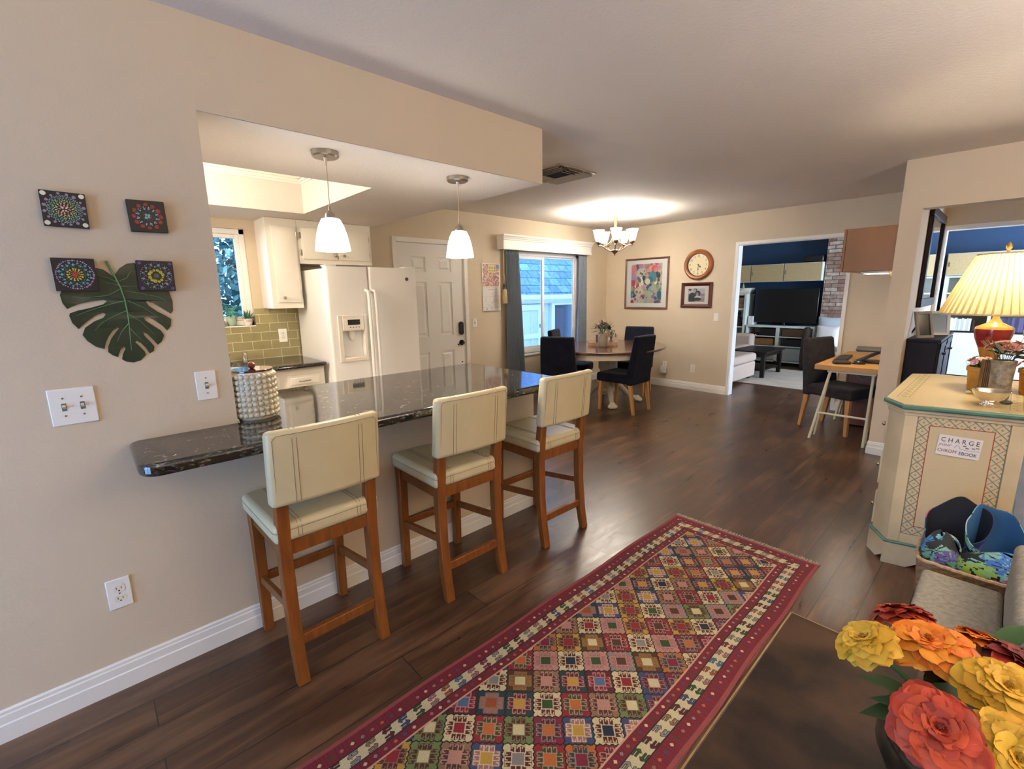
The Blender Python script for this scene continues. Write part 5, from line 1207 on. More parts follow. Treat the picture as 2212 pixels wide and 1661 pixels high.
_dc = [o for o in bpy.data.objects if o.get('label', '').startswith('grey-brown velvet')][0]; _dc.name = 'desk_chair'; _dc['category'] = 'chair'
for c_ in kids(_dc):
    if c_.name.split('.')[0] in ('seat', 'backrest'):
        c_.data = c_.data.copy(); c_.data.materials[0] = GREYV
t = thing('laptop', 'closed grey laptop raised on a folding stand on the desk', 'laptop', (-0.90, 5.58, 0.862), 0.15)
MB().box(-0.11, 0.11, -0.16, 0.16, 0, 0.016).build('lid', M('laptop_grey', '#4b463f', 0.4, 0.3), t, bev=0.004)
t = thing('laptop_stand', 'dark metal folding stand under the laptop', 'stand', (-0.90, 5.58, 0.742), 0.15)
MB().box(-0.10, 0.11, -0.12, 0.12, 0, 0.012).build('base_plate', BLACK, t, bev=0.003)
m = MB(); m.hexa([(-0.09, -0.10, 0.012), (-0.06, -0.10, 0.012), (-0.06, 0.10, 0.012), (-0.09, 0.10, 0.012)], [(0.07, -0.10, 0.11), (0.10, -0.10, 0.11), (0.10, 0.10, 0.11), (0.07, 0.10, 0.11)]); m.build('arm', BLACK, t, bev=0.003)
MB().box(-0.10, 0.10, -0.10, 0.10, 0.108, 0.119).build('platform', BLACK, t, bev=0.002)
t = thing('keyboard', 'dark computer keyboard laid along the desk edge', 'keyboard', (-1.13, 5.68, 0.742), 0.08)
MB().hexa([(-0.055, -0.21, 0.001), (0.055, -0.21, 0.001), (0.055, 0.21, 0.001), (-0.055, 0.21, 0.001)], [(-0.055, -0.21, 0.012), (0.055, -0.21, 0.022), (0.055, 0.21, 0.022), (-0.055, 0.21, 0.012)]).build('case', M('keyboard_dark', '#2c2723', 0.5), t, bev=0.003)
m = MB()
for i in range(5):
    for j in range(15): x = -0.045+i*0.0195; y = -0.195+j*0.0265; m.box(x, x+0.016, y, y+0.022, 0.012+i*0.002, 0.019+i*0.002)
m.build('keys', M('key_caps', '#3a332d', 0.55), t)
t = thing('wrist_rest', 'dark padded pouch lying by the keyboard', 'wrist rest', (-1.06, 5.29, 0.742), 0.5); MB().box(-0.07, 0.07, -0.045, 0.045, 0, 0.03).build('cushion', M('pouch_dark', '#2e2823', 0.7, bump=0.3, bs=90), t, bev=0.013, seg=3)
t = thing('computer_mouse', 'small black computer mouse on the desk edge', 'mouse', (-0.94, 5.36, 0.742), 0.4)
MB().ball((0, 0, 0.006), 0.03, 18, 10, (1.75, 1.0, 0.95)).build('shell', M('mouse_black', '#1a1819', 0.25), t); MB().cyl((0.03, -0.003, 0.026), (0.03, 0.003, 0.026), 0.006).build('scroll_wheel', BLACK, t)
for c_ in kids(t):
    if c_.name.startswith('shell'):
        for v in c_.data.vertices: v.co.z = max(0.0, v.co.z)
t = thing('power_cable', 'pale cable drooping below the desk top', 'cable', (-0.95, 5.9, 0.6)); MB().tube([(-0.84, 5.5, 0.69), (-0.86, 5.55, 0.60), (-0.95, 5.65, 0.55), (-1.05, 5.75, 0.6), (-1.1, 5.82, 0.69)], 0.003).build('cable', M('pale_cable', '#c9a98a', 0.5), t, base=(-0.95, 5.9, 0.6))
t = thing('file_cabinet', 'red-brown wooden file cabinet under the desk', 'cabinet', (-0.89, 6.15, 0)); FC = M('cherry_veneer', '#6b3a20', 0.45, var=0.15, vs=6)
MB().box(-0.22, 0.15, -0.26, 0.36, 0.02, 0.62).build('body', FC, t, bev=0.003); MB().box(-0.238, -0.222, -0.25, 0.35, 0.33, 0.6).build('drawer', FC, t, bev=0.003); MB().box(-0.238, -0.222, -0.25, 0.35, 0.04, 0.32).build('drawer', FC, t, bev=0.003)
t = thing('hanging_cabinet', 'honey-coloured wooden wall cabinet hung above the desk', 'cabinet', (-0.92, 5.4, 1.594)); b0 = (-0.92, 5.4, 1.594)
HCW = M('honey_veneer', '#8f5f20', 0.4, var=0.1, vs=3, stretch=(2, 2, 0.6))
MB().box(-1.082, -0.735, 5.02, 6.1, 1.594, 1.956).build('body', HCW, t, bev=0.002, base=b0)
for a in (5.02, 5.563): MB().box(-1.102, -1.084, a, a+0.537, 1.594, 1.956).build('door', HCW, t, bev=0.002, base=b0)
t = thing('under_cabinet_light', 'slim white light bar under the hanging cabinet', 'light', (-0.86, 5.3, 1.594)); b0 = (-0.86, 5.3, 1.594)
MB().box(-0.97, -0.78, 5.12, 5.34, 1.575, 1.5935).build('housing', PLATE, t, bev=0.003, base=b0); MB().box(-0.95, -0.80, 5.14, 5.32, 1.571, 1.5755).build('diffuser', glow('led_strip', (1, .8, .55), 3.0), t, base=b0)
MB().tube([(-0.79, 5.2, 1.58), (-0.755, 5.18, 1.55), (-0.742, 5.16, 1.49), (-0.738, 5.15, 1.43)], 0.004).build('cord', M('white_cord', '#f0dcc0', 0.5), t, base=b0)
area('under_cabinet_lamp', (-0.87, 5.3, 1.565), (0, 0, 0), 0.15, 0.2, 2.5, WARM)

# ================================================================ HALL
t = thing('wall_mirror', 'dark framed mirror on the side of the partition wall', 'mirror', (-0.598, 5.89, 1.70), FACE_X)
MW, MH = 0.93, 0.85; m = MB()
for (x0, x1, z0, z1) in ((-MW/2, MW/2, MH/2-.075, MH/2), (-MW/2, MW/2, -MH/2, -MH/2+.075), (-MW/2, -MW/2+.075, -MH/2+.075, MH/2-.075), (MW/2-.075, MW/2, -MH/2+.075, MH/2-.075)): m.box(x0, x1, -0.035, -0.001, z0, z1)
m.build('frame', M('mahogany', '#241010', 0.4, spec=0.2), t, bev=0.006)
MB().box(-MW/2+.07, MW/2-.07, -0.018, -0.002, -MH/2+.07, MH/2-.07).build('mirror_glass', M('mirror_silver', '#e8ecef', 0.02, 1.0), t)
t = thing('shoe_cabinet', 'narrow black-brown shoe cabinet against the partition wall', 'cabinet', (-0.49, 5.72, 0)); b0 = (-0.49, 5.72, 0)
SHC = M('black_brown_veneer', '#1b1210', 0.5, var=0.1, vs=8, spec=0.2)
MB().box(-0.596, -0.395, 5.19, 6.24, 0.02, 0.995).build('body', SHC, t, bev=0.003, base=b0); MB().box(-0.597, -0.375, 5.17, 6.26, 0.995, 1.018).build('top_panel', SHC, t, bev=0.003, base=b0)
for a in (5.2, 5.725):
    for z in (0.08, 0.545):
        m = MB(); m.box(-0.395, -0.382, a, a+0.515, z, z+0.44)
        for (p, q, r_, s_) in ((a, a+.515, z+.39, z+.44), (a, a+.515, z, z+.05), (a, a+.05, z, z+.44), (a+.465, a+.515, z, z+.44)): m.box(-0.382, -0.376, p, q, r_, s_)
        d = m.build('door', SHC, t, bev=0.002, base=b0)
        MB().box(-0.376, -0.352, a+0.215, a+0.30, z+0.33, z+0.345).cyl((-0.376, a+0.2575, z+0.335), (-0.355, a+0.2575, z+0.335), 0.007).build('handle', BLACK, d, base=b0)
for (x, y) in ((-0.58, 5.21), (-0.41, 5.21), (-0.58, 6.22), (-0.41, 6.22)): MB().box(x-0.012, x+0.012, y-0.012, y+0.012, 0, 0.02).build('foot', BLACK, t, base=b0)
def stand_frame(label, loc, rz, w, h, mat, pic):
    t = thing('photo_frame', label, 'photo frame', loc, rz); lean = 0.24
    def T(p): return (p[0], p[1]+p[2]*lean, p[2])
    m = MB(); f = 0.022
    for (x0, x1, z0, z1) in ((-w/2, w/2, h-f, h), (-w/2, w/2, 0, f), (-w/2, -w/2+f, f, h-f), (w/2-f, w/2, f, h-f)):
        m.hexa([T((x0, -.012, z0)), T((x1, -.012, z0)), T((x1, .004, z0)), T((x0, .004, z0))], [T((x0, -.012, z1)), T((x1, -.012, z1)), T((x1, .004, z1)), T((x0, .004, z1))])
    m.build('frame', mat, t)
    MB().hexa([T((-w/2+f, -.004, f)), T((w/2-f, -.004, f)), T((w/2-f, .002, f)), T((-w/2+f, .002, f))], [T((-w/2+f, -.004, h-f)), T((w/2-f, -.004, h-f)), T((w/2-f, .002, h-f)), T((-w/2+f, .002, h-f))]).build('picture', pic, t)
    MB().bar((0, 0.01+h*0.7*lean, h*0.7), (0, h*0.62, 0.002), 0.02, 0.02, d0=0.003, d1=0.003).build('easel_strut', BLACK, t)
stand_frame('grey wooden photo frame with a dark picture standing on the shoe cabinet', (-0.50, 5.36, 1.0185), 0.95, 0.16, 0.225, M('weathered_frame', '#8b7f70', 0.6, var=0.15, vs=20), M('dark_photo', '#22262a', 0.15))
stand_frame('pale photo frame with a blue reflection painted in, behind the grey one', (-0.455, 5.74, 1.0185), 0.35, 0.17, 0.215, PLATE, M('blue_reflection_photo', '#8fa6bd', 0.05))  # bluish glass reflection put into the picture's base colour

# ================================================================ PAINTED CHEST
HD = 0.875
B_ = (-0.308, 3.00); sd = (0.9719, 0.2355); nn = (sd[1], -sd[0])       # side plane: corner, direction, outward normal
C_ = (B_[0]+sd[0]*0.437, B_[1]+sd[1]*0.437)
body = [(-0.388, 3.125), B_, C_, (C_[0]+0.03, C_[1]+1.05), (-0.300, 4.155), (-0.395, 4.085)]
def grow(poly, d):
    cx = sum(p[0] for p in poly)/len(poly); cy = sum(p[1] for p in poly)/len(poly); out = []; n = len(poly)
    for i in range(n):
        p = Vector(poly[i]); a = (Vector(poly[i])-Vector(poly[i-1])).normalized(); b = (Vector(poly[(i+1) % n])-p).normalized()
        na = Vector((a.y, -a.x)); nb = Vector((b.y, -b.x)); k = na+nb; out.append(tuple(p+k*(d/max(0.3, 1+na.dot(nb)))))
    return out
t = thing('painted_chest', 'cream hand-painted chest with green trim and a lattice border', 'chest', (-0.15, 3.5, 0)); b0 = (-0.15, 3.5, 0)
CHP = M('aged_cream_paint', '#c2b190', 0.45, var=0.1, vs=7, bump=0.1, bs=30)
CHG = M('trim_green', '#4b7364', 0.4, var=0.15, vs=15)
CHT = M('chest_top_paint', '#cdb784', 0.35, var=0.05, vs=4)
m = MB(); m.prism(body, 0.12, 0.84); m.build('body', CHP, t, base=b0)
m = MB()
for (d, z0, z1) in ((0.006, 0.815, 0.832), (0.014, 0.832, 0.848)): m.prism(grow(body, d), z0, z1)
m.build('cornice', CHP, t, base=b0, bev=0.003)
MB().prism(grow(body, 0.028), 0.848, HD-0.003).build('green_edge', CHG, t, bev=0.008, seg=3, base=b0)
MB().prism(grow(body, 0.018), HD-0.006, HD).build('top_panel', CHT, t, base=b0)
# plinth with scalloped feet
pl = grow(body, 0.014); m = MB()
m.prism(pl, 0.045, 0.118)
for i in range(len(pl)):
    a, b = Vector(pl[i]), Vector(pl[(i+1) % len(pl)]); L_ = (b-a).length; d = (b-a).normalized(); n_ = Vector((-d.y, d.x))*0.02
    f_ = min(0.17 if L_ > 0.3 else L_, L_)
    for (p, q) in (((a, a+d*f_), (b-d*f_, b)) if L_ > 0.3 else ((a, b),)):
        m.add([(*p, 0), (*(p*0.4+q*0.6), 0), (*q, 0.045), (*p, 0.045), (*(p+n_), 0), (*(p*0.4+q*0.6+n_), 0), (*(q+n_), 0.045), (*(p+n_), 0.045)], [(0, 1, 2, 3), (7, 6, 5, 4), (0, 4, 5, 1), (1, 5, 6, 2), (2, 6, 7, 3), (3, 7, 4, 0)])
m.build('plinth', CHP, t, base=b0)
MB().prism(grow(body, 0.016), 0.118, 0.130).build('green_bead', CHG, t, bev=0.004, base=b0)
def sp(u, z, o=0.0): return (B_[0]+sd[0]*u+nn[0]*o, B_[1]+sd[1]*u+nn[1]*o, z)
# side panel, painted lattice with flowers, red line
def lattice(U, V):
    w, h = 0.329, 0.64; X = U*w; Y = V*h; C = np.zeros(U.shape+(3,)); C[:] = hexc('bfae8c')
    rng = np.random.RandomState(4); C[:] = C*(0.97+0.06*rng.rand(*U.shape))[..., None]
    inner = (X > .047) & (X < w-.047) & (Y > .047) & (Y < h-.047)
    p = .0465
    a = ((X+Y)/p) % 1; b = ((X-Y)/p) % 1
    ln = (np.minimum(a, 1-a) < .055) | (np.minimum(b, 1-b) < .055)
    C[ln & ~inner] = hexc('68766c')
    da = a-.5; db = b-.5; r2 = da*da+db*db; dots = (r2 < .013) & ~inner; C[dots] = hexc('5e4a3a'); C[(r2 < .0035) & ~inner] = hexc('b09878')
    e = .0022; C[(X < e) | (X > w-e) | (Y < e) | (Y > h-e)] = hexc('4f5c50')
    fr_ = inner & ~((X > .0505) & (X < w-.0505) & (Y > .0505) & (Y < h-.0505)); C[fr_] = hexc('8c3a2c')
    return C
paint('lattice_panel', t, 1, 1, 170, 330, lattice, loc_fn=lambda X, Z: np.stack([B_[0]+sd[0]*(0.052+X*0.329)+nn[0]*0.0012-b0[0], B_[1]+sd[1]*(0.052+X*0.329)+nn[1]*0.0012-b0[1], 0.181+Z*0.64], -1), mat=vmat(0.5))
m = MB()
for (u0, u1, z0, z1) in ((0.0, 0.050, 0.13, 0.815), (0.383, 0.437, 0.13, 0.815), (0.05, 0.383, 0.13, 0.179), (0.05, 0.383, 0.823, 0.84)):
    m.add([sp(u0, z0, 0), sp(u1, z0, 0), sp(u1, z1, 0), sp(u0, z1, 0), sp(u0, z0, .005), sp(u1, z0, .005), sp(u1, z1, .005), sp(u0, z1, .005)], [(4, 5, 6, 7), (0, 1, 5, 4), (1, 2, 6, 5), (2, 3, 7, 6), (3, 0, 4, 7)])
m.build('panel_frame', CHP, t, base=b0, bev=0.0015)
# painted border band on the top
def band(U, V):
    C = np.zeros(U.shape+(3,)); C[:] = hexc('cdb784'); C[(np.abs(U-.08) < .035) | (np.abs(U-.92) < .035)] = hexc('8f8a5c')
    ph = (V*22) % 1; C[(np.abs(U-.5-.22*np.sin(V*22*PI)) < .07) & (np.abs(ph-.5) < .42)] = hexc('9b9468'); C[((U-.5)**2*5+(ph-.5)**2*2.2 < .06)] = hexc('7f7f52'); return C
paint('painted_band', t, 1, 1, 30, 300, band, loc_fn=lambda X, Z: np.stack([-0.372+X*0.055-b0[0]+0.0*Z, 3.16+Z*0.92-b0[1], 0*X+HD+0.0008], -1), mat=vmat(0.4))
paint('painted_band', t, 1, 1, 30, 120, band, loc_fn=lambda X, Z: np.stack([0.045+X*0.05-Z*0.0-b0[0], 3.13+Z*0.85-b0[1], 0*X+HD+0.0008], -1), mat=vmat(0.4))
for z in (0.22, 0.46, 0.70):
    a, b = Vector((-0.388, 3.16)), Vector((-0.395, 4.06)); d = MB().box(-0.402, -0.389, 3.17, 4.05, z-0.09, z+0.10).build('drawer', CHP, t, bev=0.003, base=b0)
    for y in (3.24, 3.95): MB().ball((-0.414, y, z), 0.012).cyl((-0.402, y, z), (-0.41, y, z), 0.005).build('knob', M('brass_knob', '#b8a27c', 0.2, 0.9), d, base=b0)
# the hand-lettered paper sign
sgn = thing('paper_sign', 'small hand-lettered white paper sign taped to the side of the painted chest', 'sign', sp(0.2165, 0.682, 0.003), math.atan2(sd[1], sd[0]))
sgn.rotation_euler = (0, 0.055, math.atan2(sd[1], sd[0]))
MB().box(-0.079, 0.079, -0.0012, 0, -0.051, 0.051).build('paper', M('note_paper', '#d9d4d0', 0.7), sgn)
INK = M('pencil_ink', '#3b3b42', 0.7); INK2 = M('brown_ink', '#8a5c40', 0.7); INK3 = M('grey_ink', '#77727a', 0.7)
text('lettering', sgn, 'C H A R G E', 0.032, (0.0, -0.0016, 0.027), INK, sx=0.82)
text('lettering', sgn, 'your', 0.022, (-0.052, -0.0016, 0.003), INK3, sx=1.1, shear=0.3)
text('lettering', sgn, 'CHROM', 0.023, (-0.039, -0.0016, -0.028), INK2, sx=0.85); text('lettering', sgn, 'EBOOK', 0.023, (0.037, -0.0016, -0.031), INK, sx=0.85)
m = MB()
for (x, z) in ((0.03, -0.001), (0.052, 0.002), (0.066, 0.006), (0.02, 0.008)): m.box(x-0.006, x+0.006, -0.0018, -0.0012, z-0.002, z+0.003)
m.tube([(-0.015, -0.0016, -0.008), (-0.008, -0.0016, 0.008), (0.0, -0.0016, 0.004), (0.006, -0.0016, -0.008), (0.03, -0.0016, -0.012), (0.075, -0.0016, -0.008)], 0.0008, n=5); m.build('doodle', INK3, sgn)

# table lamp
LX, LY = -0.062, 3.72
t = thing('table_lamp', 'large red and gold table lamp with a lit pleated cream shade', 'table lamp', (LX, LY, HD))
LB = MB(); LB.color('b98a3a')
LBm = M('lamp_glaze', '#a8712f', 0.15, var=0.25, vs=25, coat=0.8); LRm = M('lamp_red_glaze', '#7e1f1c', 0.12, var=0.3, vs=22, coat=0.9)
MB().lathe([(0.07, 0), (0.072, 0.015), (0.05, 0.03), (0.03, 0.05), (0.028, 0.10), (0.035, 0.17), (0.055, 0.24)], n=40).build('pedestal', LBm, t)
MB().lathe([(0.055, 0.24), (0.072, 0.285), (0.079, 0.315), (0.080, 0.340)], n=40, cap=False).build('red_belly', LRm, t)
MB().lathe([(0.080, 0.340), (0.074, 0.352), (0.048, 0.366), (0.028, 0.378), (0.016, 0.398), (0.012, 0.415), (0.006, 0.43), (0.006, 0.76)], n=40, cap=False).build('shoulder', LBm, t)
ps = bpy.data.materials.new('pleated_silk'); ps.use_nodes = True; nt = ps.node_tree; nt.nodes.remove(nt.nodes['Principled BSDF']); o_ = nt.nodes['Material Output']
tr = nt.nodes.new('ShaderNodeBsdfTranslucent'); df = nt.nodes.new('ShaderNodeBsdfDiffuse'); mx = nt.nodes.new('ShaderNodeMixShader'); mx.inputs[0].default_value = 0.5
tr.inputs[0].default_value = (*hexc('e2d2a8'), 1); df.inputs[0].default_value = (*hexc('cdb988'), 1)
_ca = nt.nodes.new('ShaderNodeAttribute'); _ca.attribute_name = 'Col'
for _n, _c in ((tr, 'ded0a4'), (df, 'd0c096')):
    _v = nt.nodes.new('ShaderNodeVectorMath'); _v.operation = 'MULTIPLY'; _v.inputs[1].default_value = hexc(_c); nt.links.new(_ca.outputs['Color'], _v.inputs[0]); nt.links.new(_v.outputs[0], _n.inputs[0])
nt.links.new(df.outputs[0], mx.inputs[1]); nt.links.new(tr.outputs[0], mx.inputs[2]); nt.links.new(mx.outputs[0], o_.inputs[0])
NP = 46
def pleat(a, k): return 1+0.06*(abs(((a*NP/(2*PI)) % 1)-0.5)*2-0.5)
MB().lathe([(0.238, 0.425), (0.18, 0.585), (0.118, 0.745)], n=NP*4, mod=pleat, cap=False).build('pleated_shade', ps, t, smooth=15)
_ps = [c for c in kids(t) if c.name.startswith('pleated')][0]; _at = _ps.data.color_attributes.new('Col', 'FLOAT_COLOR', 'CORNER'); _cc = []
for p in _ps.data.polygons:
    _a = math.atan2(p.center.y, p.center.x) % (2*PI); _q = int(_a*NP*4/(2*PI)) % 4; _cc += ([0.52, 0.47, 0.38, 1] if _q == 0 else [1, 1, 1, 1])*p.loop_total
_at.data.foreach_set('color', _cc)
TRIMB = M('shade_binding', '#c9b98c', 0.7)
MB().lathe([(0.240, 0.420), (0.243, 0.424), (0.241, 0.431), (0.237, 0.431), (0.237, 0.420), (0.240, 0.420)], n=64, cap=False).lathe([(0.117, 0.741), (0.121, 0.741), (0.121, 0.749), (0.117, 0.749), (0.117, 0.741)], n=48, cap=False).build('shade_binding', TRIMB, t)
m = MB()
for k in range(3): a = k*2*PI/3; m.tube([(0, 0, 0.745), (0.118*math.cos(a), 0.118*math.sin(a), 0.742)], 0.0018, n=5)
m.build('spider_fitting', NICKEL, t)
MB().lathe([(0.004, 0.745), (0.007, 0.755), (0.005, 0.762), (0.013, 0.775), (0.014, 0.785), (0.006, 0.80), (0.001, 0.806)], n=20).build('finial', M('amber_finial', '#b08c4a', 0.2, 0.3), t)
point('table_lamp_bulb', (0, 0, 0.60), 6.5, (1.0, 0.86, 0.64), 0.035, t)

# bowl, vase and pots on the chest
t = thing('silver_bowl', 'footed polished silver bowl at the front of the chest top', 'bowl', (-0.025, 3.185, HD))
SIL = M('polished_silver', '#e8e2d8', 0.1, 1.0)
MB().lathe([(0.036, 0), (0.037, 0.004), (0.030, 0.010), (0.022, 0.016), (0.022, 0.022), (0.034, 0.028), (0.052, 0.042), (0.061, 0.062), (0.070, 0.078), (0.072, 0.079), (0.058, 0.062), (0.048, 0.044), (0.03, 0.032), (0.001, 0.028)], n=56, mod=lambda a, k: 1+0.022*math.cos(a*8)*(0.3+0.7*k)).build('bowl_body', SIL, t, smooth=60)
t = thing('relief_vase', 'grey embossed relief vase full of dried flowers', 'vase', (0.0, 3.44, HD))
MB().lathe([(0.038, 0), (0.041, 0.006), (0.0425, 0.10), (0.046, 0.185), (0.049, 0.198), (0.046, 0.202), (0.042, 0.19), (0.001, 0.12)], n=48).build('vase_body', M('embossed_pewter', '#847a68', 0.42, 0.35, var=0.5, vs=35, bump=1.0, bs=55), t)
random.seed(5)
t = thing('dried_bouquet', 'dried bouquet of blush flowers, bunny tails and grey-green leaves', 'flowers', (0.0, 3.44, HD+0.195))
m = MB()
for i in range(16): a = i*2.4; m.tube([(0.01*math.cos(a), 0.01*math.sin(a), -0.04), (0.05*math.cos(a), 0.04*math.sin(a), 0.05), (0.10*math.cos(a), 0.08*math.sin(a), 0.10)], 0.0016, n=5)
m.build('stem', M('dry_stem', '#6c6a48', 0.7), t)
m = MB()
for i in range(26):
    a = random.uniform(0, 6.28); e = random.uniform(.0, 1.2); d = Vector((math.cos(a)*math.cos(e), 0.8*math.sin(a)*math.cos(e), math.sin(e))); L_ = random.uniform(.09, .14)
    leaf_blade(m, d*0.03+Vector((0, 0, .02)), d*L_+Vector((0, 0, .02)), random.uniform(.03, .045), .015, hexc(random.choice(['3f5a4c', '6d7a5c', '8f9474', '4a6456', 'a3a07c'])), 5)
m.build('leaves', vmat(0.7), t)
m = MB()
for i in range(16):
    a = i*2.4; e = .3+.9*random.random(); d = Vector((math.cos(a)*math.cos(e), .8*math.sin(a)*math.cos(e), math.sin(e))); blossom(m, d*0.085+Vector((0, 0, .02)), random.uniform(.018, .030), hexc(random.choice(['b9796c', 'c89c90', 'a86a58', 'c49050', 'd2b0a4'])), 8, 3, d)
m.build('blossoms', vmat(0.8), t)
m = MB(); m.color('c9a094')
for (x, y, z, dx, dz) in ((0.07, 0.0, 0.11, .035, .075), (0.10, 0.01, 0.09, .05, .05), (0.055, 0.02, 0.13, .012, .07), (0.12, -0.02, 0.06, .05, .03)):
    m.tube([(x*.3, y, .02), (x, y, z), ], .0015, n=4); m.tube([(x+dx*k/5, y, z+dz*k/5) for k in range(6)], lambda q: .003+.012*math.sin(PI*min(1, q+.12)), n=9)
m.build('bunny_tail', vmat(0.9, bump=0.8, bs=300), t)
POTM = M('mustard_pot', '#a8761f', 0.5, var=0.3, vs=18)
for (x, y, lab, s_) in ((-0.085, 3.60, 'mustard yellow pot with small flowers half hidden behind the relief vase', 1.0), (0.115, 3.66, 'mustard yellow pot of pale flowers beyond the relief vase', 1.05)):
    t = thing('flower_pot', lab, 'flower pot', (x, y, HD))
    MB().lathe([(0.036*s_, 0), (0.040*s_, 0.01), (0.050*s_, 0.115), (0.056*s_, 0.118), (0.056*s_, 0.14), (0.048*s_, 0.14), (0.044*s_, 0.12), (0.001, 0.12)], n=32).build('pot_body', POTM, t)
    m = MB()
    for i in range(40):
        a = random.uniform(0, 6.28); e = random.uniform(.2, 1.4); d = Vector((math.cos(a)*math.cos(e), math.sin(a)*math.cos(e), math.sin(e)))
        leaf_blade(m, Vector((0, 0, .12)), Vector((0, 0, .12))+d*random.uniform(.05, .085), .016, .01, hexc(random.choice(['2f4c22', '4c6a30', '6c8a44'])), 3)
    m.build('foliage', vmat(0.6), t)
    m = MB()
    for i in range(10):
        a = i*2.4; e = .3+1.0*random.random(); d = Vector((math.cos(a)*math.cos(e), math.sin(a)*math.cos(e), math.sin(e))); blossom(m, Vector((0, 0, .125))+d*0.07, .02, hexc(random.choice(['d2a89c', 'c9b48c', 'd8c0b0', 'c08a88'])), 7, 2, d)
    m.build('blossoms', vmat(0.7), t)
t = thing('ribbed_candle', 'tall square ribbed gold candle standing beside the relief vase', 'candle', (-0.058, 3.53, HD), 0.3)
m = MB(); m.box(-.02, .02, -.02, .02, 0, .19)
for k in range(6): x = -.0175+k*.007; m.cyl((x, -.0205, 0), (x, -.0205, .19), .003, n=6)
m.build('wax_block', M('gold_wax', '#6e4a17', 0.45, var=0.2, vs=30), t); MB().cyl((0, 0, .19), (0, 0, .2), .0012, n=5).build('wick', BLACK, t)
t = thing('seashell', 'tiny pale shell by the silver bowl', 'shell', (-0.112, 3.50, HD+0.0)); MB().ball((0, 0, 0.009), 0.011, 14, 9, (1.3, .9, .8)).build('shell_body', M('pale_shell', '#cfbf9c', 0.4), t)
t = thing('pebble', 'dark smooth pebble behind the silver bowl', 'stone', (0.03, 3.29, HD)); MB().ball((0, 0, 0.011), 0.018, 16, 10, (1.4, .9, .6)).build('stone', M('dark_stone', '#43423a', 0.5), t)

# ================================================================ BASKET, STEPS
t = thing('wicker_basket', 'woven basket tucked between the painted chest and the carpeted steps', 'basket', (0.03, 2.72, 0))
m = MB(); W_, D_ = 0.20, 0.20
def bk(u, v):
    a = 2*PI*u; k = 0.9+0.12*v; sq = 1/max(abs(math.cos(a)), abs(math.sin(a)))**0.75; wv = 0.004*math.sin(a*34)*(1 if int(v*16) % 2 else -1)
    return ((W_*k+wv)*math.cos(a)*sq*0.92, (D_*k+wv)*math.sin(a)*sq*0.92, 0.004+0.27*v)
m.grid(bk, 136, 32); m.build('woven_body', M('wicker', '#8a6c4c', 0.75, var=0.35, vs=60), t, solid=0.006)
m = MB(); R_ = [Vector(bk(k/64, 1.0)) for k in range(65)]
m.tube([p+Vector((0, 0, .006)) for p in R_], 0.009, n=8, cap=False); m.build('rim', M('braided_rim', '#a68a6c', 0.7, var=0.3, vs=70), t)
MB().box(-.17, .17, -.17, .17, 0.0, .008).build('base', BROWN, t)
# tropical print cloth bags stuffed in the basket
def tropic(P, seed, base):
    rng = np.random.RandomState(seed); X, Y = P; C = np.zeros(X.shape+(3,)); C[:] = hexc(base)
    cols = ['2c7cc0', '5fa8cf', '6c9c8c', '7cb0a4', '3a6ab0', '8fae3c', 'b04070', '4c8474', '9cb4b8', '5e4890']
    for k in range(34):
        cx, cy = rng.rand(), rng.rand(); th = rng.rand()*6.28; r0 = rng.uniform(.10, .20); col = hexc(cols[rng.randint(len(cols))]); dx, dy = X-cx, Y-cy; ang = np.arctan2(dy, dx)-th; r = np.hypot(dx, dy)
        m_ = (r < r0*(0.55+0.45*np.abs(np.cos(ang*.5)))) & (np.abs(np.sin(ang*5)) > .45) & (np.cos(ang) > -.55); C[m_] = col
    return C
def cloth(name, label, loc, fn, seed, base, cat='bag', inner=None, n=90):
    t = thing(name, label, cat, loc)
    paint('printed_cloth', t, 1, 1, n, n, lambda U, V: tropic((U, V), seed, base), loc_fn=lambda X, Z: np.stack(fn(X, Z), -1), mat=vmat(0.75))
    o = kids(t)[0]; md = o.modifiers.new('thick', 'SOLIDIFY'); md.thickness = 0.004; md.offset = -1; o.data.materials.append(inner or M('navy_lining_%d' % seed, '#10131c', 0.8)); md.material_offset = 1; md.material_offset_rim = 0
    return t
def bagA(X, Z):     # open pouches: the far wall of the opening stands higher, so the lining shows
    a = X*2*PI; r = (0.072+0.03*Z)*(1+0.10*np.sin(a*3+1)); h = 0.42+0.58*(0.5+0.5*np.sin(a+0.35))**1.3
    return [-0.055+r*np.cos(a)*1.05+0.02*Z, 0.03+r*np.sin(a)*0.9, 0.17+0.335*Z*h+0.01*np.sin(a*5)*Z]
def bagB(X, Z):
    a = X*2*PI; r = (0.080+0.02*Z)*(1+0.08*np.sin(a*3+2.5)); h = 0.45+0.55*(0.5+0.5*np.sin(a-0.5))**1.2
    return [0.085+r*np.cos(a)*1.1, 0.0+r*np.sin(a)*0.9, 0.17+0.33*Z*h+0.008*np.sin(a*6)*Z]
def bagC(X, Z):
    th = X*PI; ph = Z*PI*0.95+0.05
    r = 1+0.12*np.sin(X*11)*np.cos(Z*9)
    return [-0.115+0.07*r*np.cos(th*2)*np.sin(ph), -0.06+0.09*r*np.sin(th*2)*np.sin(ph), 0.285-0.105*r*np.cos(ph)*1.0]
def bagD(X, Z):
    th = X*2*PI; ph = Z*PI*0.95+0.05; r = 1+0.10*np.sin(X*9+1)*np.cos(Z*7)
    return [0.04+0.13*r*np.cos(th)*np.sin(ph), -0.085+0.075*r*np.sin(th)*np.sin(ph), 0.265-0.11*r*np.cos(ph)]
B0 = (0.03-0.03, 2.72, 0)
cloth('cloth_pouch', 'open navy pouch with bright blue palm print standing tallest in the basket', (-0.02, 2.72, 0), bagA, 31, '0f2c5c')
